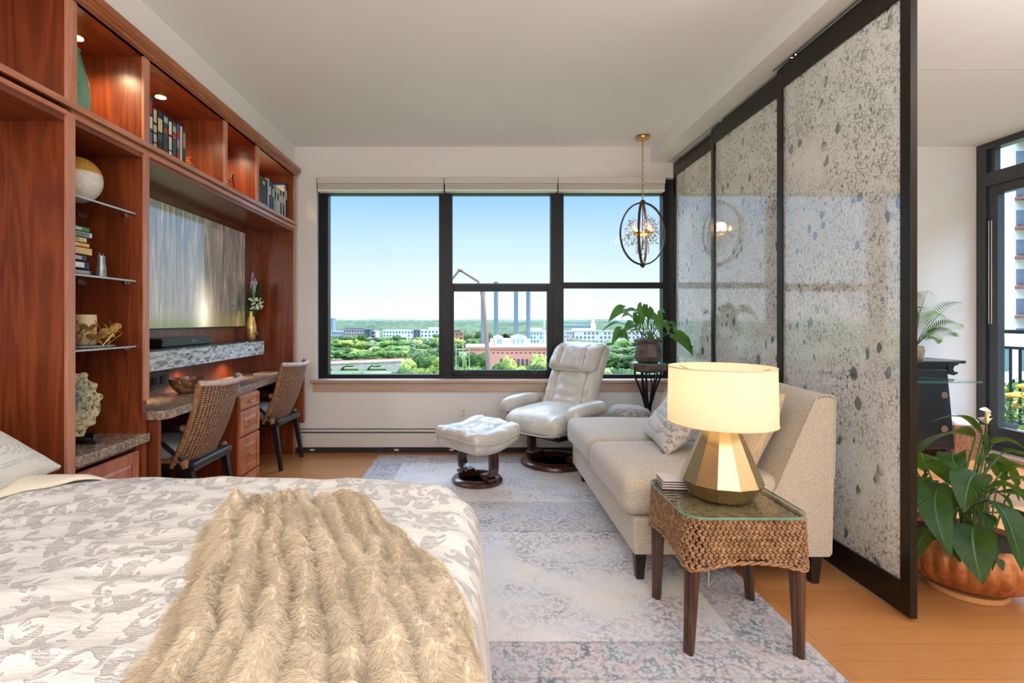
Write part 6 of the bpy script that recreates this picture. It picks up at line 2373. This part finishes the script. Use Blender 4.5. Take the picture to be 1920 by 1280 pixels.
def treemat(name, c1, c2, far=False):
    m, nt, b, co = newmat(name)
    oi = nd(nt, 'ShaderNodeObjectInfo')
    f = mth(nt, 'ADD', mth(nt, 'MULTIPLY', noi(nt, co, .9, 5, .7), .8), mth(nt, 'MULTIPLY', mth(nt, 'SUBTRACT', oi.outputs['Random'], .5), .35))
    nt.links.new(ramp(nt, f, ((.28, lin(c1)), (.62, lin(c2)))), b.inputs['Base Color'])
    if far:
        v = mapping(nt, co, (1, .35, 1))
        f = mth(nt, 'ADD', mth(nt, 'MULTIPLY', noi(nt, v, .05, 5, .75), .75), mth(nt, 'MULTIPLY', noi(nt, v, .006, 2), .35))
        nt.links.new(ramp(nt, f, ((.42, lin(c1)), (.66, lin(c2)))), b.inputs['Base Color'])
    setp(b, rough=.85, spec=.2)
    return m


M['tree_a'] = treemat('tree_green', (48, 74, 32), (104, 130, 62))
M['tree_b'] = treemat('tree_yellow', (98, 114, 46), (156, 164, 86))
M['tree_c'] = treemat('tree_grey', (64, 84, 48), (108, 122, 80))
M['far_forest'] = treemat('far_forest', (30, 46, 26), (72, 88, 54), True)
M['far_hill'] = treemat('far_hill', (62, 78, 68), (80, 96, 82), True)


def crown_mesh(seed, H=9.0, W=9.0):
    """a leafy crown: lumpy core plus many leaf clumps"""
    rnd = random.Random(seed)
    mb = MB()
    blobs = [(0, 0, H * .55, W * .36)]
    for k in range(11):
        a = rnd.uniform(0, 6.283)
        r = rnd.uniform(.15, .34) * W
        blobs.append((r * math.cos(a), r * math.sin(a), H * rnd.uniform(.30, .82), W * rnd.uniform(.13, .22)))
    for bx_, by_, bz_, br in blobs:
        n0 = len(mb.v)
        mb.ball((bx_, by_, bz_), br, 10, 7)
        for i in range(n0, len(mb.v)):
            v = Vector(mb.v[i])
            d = v - Vector((bx_, by_, bz_))
            mb.v[i] = tuple(v + d * (.35 * noise.noise(v * .9 + Vector((seed, 0, 0)))))
        for k in range(70):
            d = Vector((rnd.gauss(0, 1), rnd.gauss(0, 1), rnd.gauss(0, 1))).normalized()
            p = Vector((bx_, by_, bz_)) + d * br * rnd.uniform(.9, 1.25)
            s = W * rnd.uniform(.022, .045)
            a1 = d.cross(Vector((rnd.gauss(0, 1), rnd.gauss(0, 1), rnd.gauss(0, 1)))).normalized()
            a2 = (d.cross(a1) + d * rnd.uniform(-.6, .6)).normalized()
            mb.add([p - a1 * s - a2 * s * .6, p + a1 * s - a2 * s * .6, p + a1 * s * .7 + a2 * s, p - a1 * s * .7 + a2 * s], [(0, 1, 2, 3)])
    return mb


TREES = []
for k, mt in enumerate(('tree_a', 'tree_b', 'tree_c')):
    for j in range(2):
        o = crown_mesh(k * 2 + j).build('crown', M[mt], thing('tmp', 'x', 'x'), world=False, recalc=False)
        tk = MB().tube([(0, 0, -1), (0, 0, 3), (.2, .1, 5.5)], [.35, .3, .15], 6).build('trunk', plain((96, 82, 66), .9), o.parent, world=False)
        TREES.append((o.data, tk.data))
        r_ = o.parent
        for c_ in list(r_.children):
            bpy.data.objects.remove(c_)
        bpy.data.objects.remove(r_)
TL = {0: ('round mid-green tree', 0), 1: ('yellow-green spring tree', 2), 2: ('grey-green tree', 4)}


def tree(px, py, Y, wpx, kind, label, group, hk=1.0, trunk=False):
    """tree whose crown top is seen at (px, py) from the room, wpx wide"""
    top = P(px, py, Y)
    W = wpx * Y / 960
    s = W / 9.0
    H = min(top.z - GZ, W * 1.5 * hk)
    t = thing('tree', label, 'tree', (top.x, Y, top.z - H), random.uniform(0, 6.28), group)
    cm, tm = TREES[TL[kind][1] + random.randint(0, 1)]
    for nm, me_ in (('crown', cm), ('trunk', tm)):
        if nm == 'trunk' and not trunk:
            continue
        o = bpy.data.objects.new(nm, me_)
        COL.objects.link(o)
        o.parent = t
        o.scale = (s, s, H / 9.0)
    return t


random.seed(77)
KN = ('mid-green', 'yellow-green', 'grey-green')


def belt(region, where, group, rows):
    for (x0, x1, y, Y, w_, n, kinds) in rows:
        for i in range(n):
            px = x0 + (x1 - x0) * (i + random.uniform(.1, .9)) / n
            k = random.choice(kinds)
            tree(px, y + random.uniform(-4, 4), Y * random.uniform(.95, 1.05), w_ * random.uniform(.95, 1.5), k, KN[k] + ' leafy tree ' + where, group)


belt('left', 'in the belt between the stone bridge and the flats', 'trees beyond the stone bridge', (
    (585, 850, 629, 620, 20, 16, (0, 0, 2)), (585, 840, 638, 520, 26, 14, (0, 1, 2)), (700, 850, 640, 480, 34, 7, (0, 0, 2)), (585, 830, 650, 430, 32, 12, (0, 0, 1)), (585, 790, 659, 380, 30, 10, (0, 1, 0))))
belt('bank', 'on the near bank right of the stone bridge', 'trees on the near bank', (
    (765, 850, 654, 300, 40, 4, (0, 0, 2)), (760, 850, 668, 260, 36, 5, (0, 0, 1)), (760, 850, 686, 230, 28, 5, (0, 1, 2)), (655, 745, 699, 240, 26, 4, (0, 1, 1)), (735, 770, 694, 235, 22, 2, (0, 0))))
for px_q, w_q in ((655, 22), (706, 24)):
    tree(px_q, 684, 345, w_q, 0, 'mid-green leafy tree showing through an arch of the stone bridge', 'trees seen through the bridge arches')
belt('mid', 'in front of the red brick mill', 'trees in front of the brick mill', (
    (845, 905, 660, 190, 34, 4, (0, 0)), (930, 960, 668, 190, 40, 1, (1,)), (925, 985, 680, 180, 24, 3, (1, 0)), (985, 1050, 662, 195, 44, 2, (0, 1)), (985, 1050, 680, 180, 34, 3, (0, 0)), (845, 900, 684, 170, 30, 3, (0, 1))))
belt('midback', 'behind the red brick mill', 'trees behind the brick mill', ((845, 930, 622, 640, 22, 7, (0, 2)), (845, 890, 634, 520, 24, 4, (0, 1)), (1000, 1050, 640, 560, 16, 4, (0, 1))))
belt('right', 'below the long pale flats on the right', 'trees on the right', (
    (1050, 1270, 639, 520, 26, 12, (2, 0, 2)), (1050, 1270, 648, 430, 34, 9, (2, 0)), (1120, 1270, 660, 330, 36, 6, (2, 0)), (1130, 1270, 688, 240, 34, 6, (0, 1)), (1050, 1130, 664, 330, 34, 4, (2, 0))))
# distant woods: nobody could count these
ff = MB()


def forest(u, v):
    y = 730 + 1850 * v ** 1.5
    x = (-1.05 + 2.7 * u) * y * .75
    h = 9 * noise.noise((x * .018, y * .009, 1)) + 6 * noise.noise((x * .06, y * .03, 3)) + 4 * noise.noise((x * .16, y * .1, 7))
    return (x, y, GZ + 5 + h + 22 * max(0, v - .35) * 1.2)


ff.grid(forest, 420, 90)
ff.grid(lambda u, v: (-900 + 715 * u + 60 * v * (u > .5), 330 + 420 * v, GZ + 5 + 7 * noise.noise((u * 28, v * 22, 3)) + 5 * noise.noise((u * 80, v * 60, 5))), 110, 70)
ff.grid(lambda u, v: (235 + 700 * u, 220 + 520 * v, GZ + 5 + 7 * noise.noise((u * 28, v * 24, 13)) + 5 * noise.noise((u * 80, v * 60, 15))), 110, 70)
fo = ff.build('distant_woods', M['far_forest'], smooth=True, recalc=False)
tag(fo, 'distant green woodland spreading to the horizon', 'woods')
fo['kind'] = 'stuff'
fh = MB()
fh.grid(lambda u, v: ((-1.05 + 2.7 * u) * 2900 * .75, 2700 + 300 * v, -28 + (33 + 5 * noise.noise((u * 40, 0, 1)) + 2.2 * noise.noise((u * 160, 0, 1))) * math.sin(v * math.pi / 2)), 500, 4)
o = fh.build('hills', M['far_hill'], smooth=True, recalc=False)
struct(o)

# buildings: body, bands and every window its own part
WIN = {}


def building(name, label, px0, px1, ytop, ybot, Y, depth, wall, rows, cols, winc=(70, 76, 84), group=None, roofs=(), skip=0.0, wfrac=(.5, .55)):
    wall = tuple(int(v * .86) for v in wall)
    a, b2 = P(px0, ytop, Y), P(px1, ybot, Y)
    t = thing(name, label, 'building', ((a.x + b2.x) / 2, Y + depth / 2, GZ if b2.z < GZ + 8 else b2.z), group=group)
    B(a.x, b2.x, Y, Y + depth, t.location.z, a.z).build('walls', plain(wall, .8), t)
    B(a.x - .3, b2.x + .3, Y - .3, Y + depth, a.z, a.z + .7).build('parapet', plain(tuple(int(v * .92) for v in wall), .8), t)
    dx, dz = (b2.x - a.x) / cols, (a.z - b2.z) / rows
    first = None
    rnd = random.Random(px0)
    for i in range(cols):
        for j in range(rows):
            if rnd.random() < skip:
                continue
            x, z = a.x + (i + .5) * dx, a.z - (j + .5) * dz
            if first is None:
                first = B(x - dx * wfrac[0] / 2, x + dx * wfrac[0] / 2, Y - .12, Y + .2, z - dz * wfrac[1] / 2, z + dz * wfrac[1] / 2).build('window', plain(winc, .3), t)
                f0 = (x, z)
            else:
                o = first.copy()
                o.location = first.location + Vector((x - f0[0], 0, z - f0[1]))
                COL.objects.link(o)
    for (q0, q1, h, c_) in roofs:
        B(a.x + (b2.x - a.x) * q0, a.x + (b2.x - a.x) * q1, Y + 1, Y + depth * .8, a.z, a.z + h).build('roof_block', plain(c_, .8), t)
    return t


building('apartment_block', 'dark grey and cream flats at the left of the view', 644, 684, 618, 641, 640, 24, (176, 168, 156), 4, 8, (66, 70, 80), roofs=((.05, .95, 2.6, (92, 92, 96)),))
building('apartment_block', 'bluish dark end block joining the left flats', 684, 693, 618, 643, 636, 26, (74, 86, 100), 4, 2, (44, 54, 66))
building('apartment_block', 'low grey and white flats at the far left of the window', 604, 643, 622, 640, 650, 24, (186, 186, 188), 3, 9, (70, 76, 92), roofs=((.0, .5, 1.6, (104, 112, 128)),))
building('apartment_block', 'small beige block right of the dark flats', 694, 705, 621, 640, 650, 24, (206, 190, 176), 3, 1, (70, 66, 66))
building('apartment_block', 'long white flats in the middle of the left pane', 718, 775, 620, 638, 680, 24, (232, 230, 224), 3, 10, (90, 88, 86), roofs=((.0, .8, 1.0, (210, 206, 198)),), skip=.2)
building('apartment_block', 'slate-grey stair block between two white flats', 775, 788, 619, 634, 676, 24, (92, 98, 112), 2, 2, (50, 56, 70))
building('apartment_block', 'white flats with square windows at the right of the left pane', 788, 850, 619, 639, 670, 24, (234, 232, 226), 3, 9, (84, 84, 90), roofs=((.25, .9, 3.5, (196, 174, 160)),))
building('tower_block', 'pale blue-grey tower on the horizon at the far left', 612, 624, 597, 622, 900, 20, (138, 152, 168), 6, 3, (110, 124, 142))
building('apartment_block', 'white and blue-grey flats right of the four chimneys', 994, 1040, 622, 643, 560, 24, (214, 216, 220), 3, 8, (92, 104, 120), roofs=((.05, .5, 4.0, (206, 206, 204)),), skip=.15)
building('apartment_block', 'long pale flats behind the potted anthurium', 1078, 1245, 621, 644, 600, 24, (214, 206, 194), 3, 22, (100, 98, 98), roofs=((.0, .22, 3.0, (226, 222, 216)),), skip=.1)
building('apartment_block', 'grey end of the pale flats right of the middle mullion', 1052, 1077, 622, 640, 605, 24, (198, 190, 182), 3, 5, (108, 106, 106), skip=.3)
building('office_block', 'low bluish office block above the pale flats', 1058, 1108, 610, 616, 900, 30, (150, 170, 180), 1, 8, (90, 110, 124))
building('warehouse', 'small dark-roofed brick warehouse left of the tall boom', 846, 868, 623, 638, 520, 20, (176, 120, 96), 2, 3, (70, 60, 56), roofs=((.05, .8, 2.2, (58, 60, 62)),))
#building('depot', 'pale flat-roofed depot by the river on the right', 1142, 1166, 668, 680, 300, 12, (198, 186, 168), 1, 3, (150, 140, 130))
t = thing('church', 'white church spire on the far right skyline', 'church', (P(1112, 608, 1100).x, 1100, GZ))
q = P(1112, 608, 1100)
MB().add([(q.x - 5, 1095, GZ), (q.x + 5, 1095, GZ), (q.x + 5, 1105, GZ), (q.x - 5, 1105, GZ), (q.x - 5, 1095, q.z), (q.x + 5, 1095, q.z), (q.x + 5, 1105, q.z), (q.x - 5, 1105, q.z)], [(0, 1, 5, 4), (1, 2, 6, 5), (2, 3, 7, 6), (3, 0, 4, 7), (4, 5, 6, 7)]).build('tower', plain((232, 230, 226), .8), t)
MB().add([(q.x - 4, 1096, q.z), (q.x + 4, 1096, q.z), (q.x + 4, 1104, q.z), (q.x - 4, 1104, q.z), (q.x, 1100, q.z + 17)], [(0, 1, 4), (1, 2, 4), (2, 3, 4), (3, 0, 4)]).build('spire', plain((226, 226, 226), .8), t)

# red brick mill with arched windows and its rooftop plant
BY = 300.0
t = thing('brick_mill', 'red brick mill with arched windows and pale rooftop gables', 'building', (P(950, 650, BY).x, BY + 10, GZ))
a, b2 = P(874, 651, BY), P(1060, 651, BY)
B(a.x, b2.x, BY, BY + 26, GZ, a.z).build('walls', plain((198, 132, 112), .85), t)
B(a.x - .4, b2.x + .4, BY - .5, BY + 26, a.z - 1.3, a.z - .5).build('cornice', plain((176, 112, 94), .85), t)
B(a.x - .3, b2.x + .3, BY - .3, BY + 26, a.z, a.z + .9).build('parapet', plain((212, 206, 198), .8), t)
for k in range(14):
    x = P(908 + k * 8.6, 0, BY).x
    B(x - .7, x + .7, BY - .1, BY + .3, a.z - 3.6, a.z - 2.9).build('vent', plain((92, 62, 56), .8), t)
for k in range(9):
    px = 940 + k * 8
    x = P(px, 0, BY).x
    zt_ = P(0, 675, BY).z
    pg = [(x - .85, zt_ - 4.0), (x + .85, zt_ - 4.0)] + [(x + .85 * math.cos(i * .3927), zt_ + .85 * math.sin(i * .3927)) for i in range(9)]
    MB().prism(pg, BY - .12, BY + .3, axis='y').build('window', plain((84, 70, 68), .4), t)
zr = a.z + .6
for (p0_, p1_, y0_, c_) in ((926, 944, 628, (190, 192, 196)), (944, 960, 631, (226, 222, 206)), (960, 988, 627, (184, 188, 194)), (988, 994, 632, (226, 222, 206)), (920, 927, 632, (226, 224, 216))):
    xa, xb, zt_ = P(p0_, 0, BY + 3).x, P(p1_, 0, BY + 3).x, P(0, y0_ + 4, BY + 3).z
    pg = [(xa, zr), (xb, zr), (xb, zt_), ((xa + xb) / 2, zt_ + (1.3 if c_[2] > 190 and c_[0] < 200 else 0)), (xa, zt_)]
    MB().prism(pg, BY + 3, BY + 14, axis='y').build('roof_house', plain(c_, .8), t)
for px in (934, 939, 963, 971, 979):
    x = P(px, 0, BY + 3).x
    B(x - .8, x + .8, BY + 2.8, BY + 3.1, zr + 1.2, zr + 4.0).build('louvre', plain((140, 142, 150), .6), t)
for nm, px, yt, lab in (('a', 905.5, 545, 'leftmost of the four, behind the bent boom'), ('b', 930, 529, 'second of the four from the left'), ('c', 967.5, 533, 'third of the four from the left'), ('d', 990.5, 533, 'rightmost of the four')):
    Yc = 330.0
    x, zt_ = P(px, 0, Yc).x, P(0, yt, Yc).z
    t = thing('chimney_stack', 'tall blue-grey chimney stack, ' + lab, 'chimney', (x, Yc, GZ), group='four chimney stacks of the mill')
    MB().tube([(x, Yc, GZ), (x, Yc, zt_)], 1.35, 20).build('shaft', plain((84, 98, 106), .7), t, smooth=True)
    rg_ = MB()
    rg_.lathe([(1.36, zt_ - .6), (1.6, zt_ - .5), (1.6, zt_ + .25), (1.36, zt_ + .3)], 20, (x, Yc, 0))
    rg_.build('rim', plain((90, 104, 110), .7), t)

# the bent boom, utility frame, mast
YB = 62.0
pts = [P(919, 900, YB), P(916, 690, YB), P(911, 620, YB), P(906, 562, YB), P(903, 546, YB), P(897, 527, YB), P(865, 507, YB), P(861, 506, YB), P(848, 522, YB), P(838, 540, YB)]
t = thing('bent_boom', 'tall brown jointed steel boom rising in front of the chimneys', 'boom', (pts[0].x, YB, GZ))
m_ = MB().tube([Vector((pts[0].x, YB, GZ))] + pts[:5], [.36, .33, .30, .26, .23, .22], 12)
m_.build('mast', plain((124, 100, 88), .6), t, smooth=True)
MB().tube(pts[4:7], [.21, .19, .17], 12).build('boom_arm', plain((124, 100, 88), .6), t, smooth=True)
MB().tube(pts[7:], [.17, .15, .14], 12).build('boom_tip', plain((124, 100, 88), .6), t, smooth=True)
jn = MB()
for q in (pts[3], pts[6], pts[7]):
    jn.ball(q, .23, 10, 8)
jn.build('joint', plain((106, 88, 80), .6), t, smooth=True)
t = thing('utility_frame', 'grey timber utility pole frame at the left of the lower sash', 'utility pole', (P(868, 700, 150).x, 150, GZ))
for px in (855, 868, 880):
    q = P(px, 643, 150)
    MB().tube([(q.x, 150, GZ), (q.x, 150, q.z)], .14, 8).build('pole', plain((150, 142, 132), .8), t)
qa, qb = P(850, 646, 150), P(886, 646, 150)
B(qa.x, qb.x, 149.9, 150.1, qa.z - .12, qa.z + .12).build('crossbar', plain((130, 122, 114), .8), t)
t = thing('light_mast', 'slim white light mast right of the chimneys', 'mast', (P(1020.5, 620, 420).x, 420, GZ))
q = P(1020.5, 586, 420)
MB().tube([(q.x, 420, GZ), (q.x, 420, q.z)], [.55, .3], 8).build('pole', plain((226, 222, 214), .7), t)
B(q.x - 1.4, q.x + 1.4, 419.8, 420.2, q.z - .3, q.z + .3).build('head', plain((176, 176, 178), .7), t)

# stone arch bridge
YR = 318.0
t = thing('arch_bridge', 'long pale stone arch bridge at the lower left of the window', 'bridge', (P(690, 680, YR).x, YR + 5, GZ))
m, nt, b, co = newmat('bridge_stone')
br2 = nd(nt, 'ShaderNodeTexBrick', {'Vector': mapping(nt, co, (1, 1, 1), (math.pi / 2, 0, 0)), 'Color1': lin((158, 148, 132)), 'Color2': lin((176, 166, 150)), 'Mortar': lin((140, 130, 116)), 'Scale': 1.0, 'Mortar Size': .05, 'Brick Width': 1.6, 'Row Height': .7})
nt.links.new(mixc(nt, .4, br2.outputs[0], ramp(nt, noi(nt, co, .35, 5, .7), ((.3, lin((132, 118, 102))), (.7, lin((188, 178, 166)))))), b.inputs['Base Color'])
setp(b, rough=.9)
M['bridge'] = m
x0, x1 = P(560, 0, YR).x, P(770, 0, YR).x
zd0, zd1 = P(0, 683, YR).z, P(0, 675, YR).z
bot = GZ - 1


def zdeck(x):
    return zd0 + (zd1 - zd0) * (x - x0) / (x1 - x0)


centres = [P(607, 0, YR).x, P(655, 0, YR).x, P(706, 0, YR).x]
R_ = 20.5 * YR / 960
poly = [(x0, zdeck(x0)), (x1, zdeck(x1)), (x1, bot)]
for cx in reversed(centres):
    zt_ = zdeck(cx) - 1.6 - R_ * .95
    for i in range(13):
        a = i * math.pi / 12
        if i == 0:
            poly.append((cx + R_, bot))
        poly.append((cx + R_ * math.cos(a), zt_ + R_ * .95 * math.sin(a)))
    poly.append((cx - R_, bot))
poly.append((x0, bot))
MB().prism(poly, YR, YR + 9, axis='y').build('arches', M['bridge'], t)
B(0, 1, 0, 1, 0, 1) if False else None
dk = MB().add([(x0, YR - .4, zdeck(x0) + .1), (x1, YR - .4, zdeck(x1) + .1), (x1, YR + 10, zdeck(x1) + .1), (x0, YR + 10, zdeck(x0) + .1), (x0, YR - .4, zdeck(x0) - .8), (x1, YR - .4, zdeck(x1) - .8), (x1, YR + 10, zdeck(x1) - .8), (x0, YR + 10, zdeck(x0) - .8)],
              [(0, 1, 2, 3), (7, 6, 5, 4), (0, 4, 5, 1), (1, 5, 6, 2), (2, 6, 7, 3), (3, 7, 4, 0)])
dk.build('deck', M['bridge'], t)
MB().add([(x0, YR + 9.4, zdeck(x0)), (x1, YR + 9.4, zdeck(x1)), (x1, YR + 9.8, zdeck(x1)), (x0, YR + 9.8, zdeck(x0)), (x0, YR + 9.4, zdeck(x0) + .9), (x1, YR + 9.4, zdeck(x1) + .9), (x1, YR + 9.8, zdeck(x1) + .9), (x0, YR + 9.8, zdeck(x0) + .9)],
         [(0, 3, 2, 1), (4, 5, 6, 7), (0, 1, 5, 4), (1, 2, 6, 5), (2, 3, 7, 6), (3, 0, 4, 7)]).build('railing', plain((176, 112, 92), .8), t)

# towers seen through the balcony door
def tower(label, c0, w_, d_, z1, wall, rows, cols, wc, balc=None, z0=GZ):
    x, y = c0
    t = thing('apartment_tower', label, 'building', (x + w_ / 2, y + d_ / 2, GZ))
    B(x, x + w_, y, y + d_, GZ, z1).build('walls', plain(wall, .8), t)
    first = None
    H = (z1 - z0) / rows
    for j in range(rows):
        for i in range(cols):
            xx, zz = x + w_ * (i + .5) / cols, z1 - (j + .5) * H
            if first is None:
                first = B(xx - w_ / cols * .28, xx + w_ / cols * .28, y - .15, y + .2, zz - H * .25, zz + H * .25).build('window', plain(wc, .25), t)
                f0 = (xx, zz)
            else:
                o = first.copy()
                o.location = first.location + Vector((xx - f0[0], 0, zz - f0[1]))
                COL.objects.link(o)
    if balc:
        f0 = None
        for j in range(rows):
            zz = z1 - (j + 1) * H + .3
            xx = x + w_ * balc[0]
            if f0 is None:
                f0 = B(xx, x + w_ * balc[1], y - 1.6, y, zz, zz + .35).build('balcony', plain((126, 84, 70), .8), t)
                r0 = B(xx, x + w_ * balc[1], y - 1.6, y - 1.5, zz + .35, zz + 1.4).build('balcony_glass', plain((120, 140, 150), .3), t)
                zf = zz
            else:
                for q in (f0, r0):
                    o = q.copy()
                    o.location = q.location + Vector((0, 0, zz - zf))
                    COL.objects.link(o)
    return t


tower('tall white apartment tower with brown balconies through the balcony door', (P(1892, 0, 60).x, 60), 22, 20, 46, (226, 222, 216), 22, 6, (104, 112, 120), (.03, .2), GZ)
tower('lower white wing with dark window bands left of the apartment tower', (P(1868, 0, 64).x, 64), 1.9, 14, P(0, 477, 64).z, (206, 204, 202), 13, 1, (70, 80, 92), None, GZ)
tower('low cream building with glass front behind the balcony railing', (P(1850, 0, 44).x, 44), 22, 10, P(0, 632, 44).z, (222, 216, 206), 8, 9, (110, 130, 134), None, GZ)
for k, (px, py, Y, w_) in enumerate(((1862, 716, 34, 90), (1905, 722, 30, 100), (1950, 712, 33, 110), (1880, 740, 24, 80), (1930, 750, 24, 90))):
    tree(px, py, Y, w_, k % 2, ('mid-green', 'yellow-green')[k % 2] + ' leafy tree below the balcony', 'trees below the balcony')
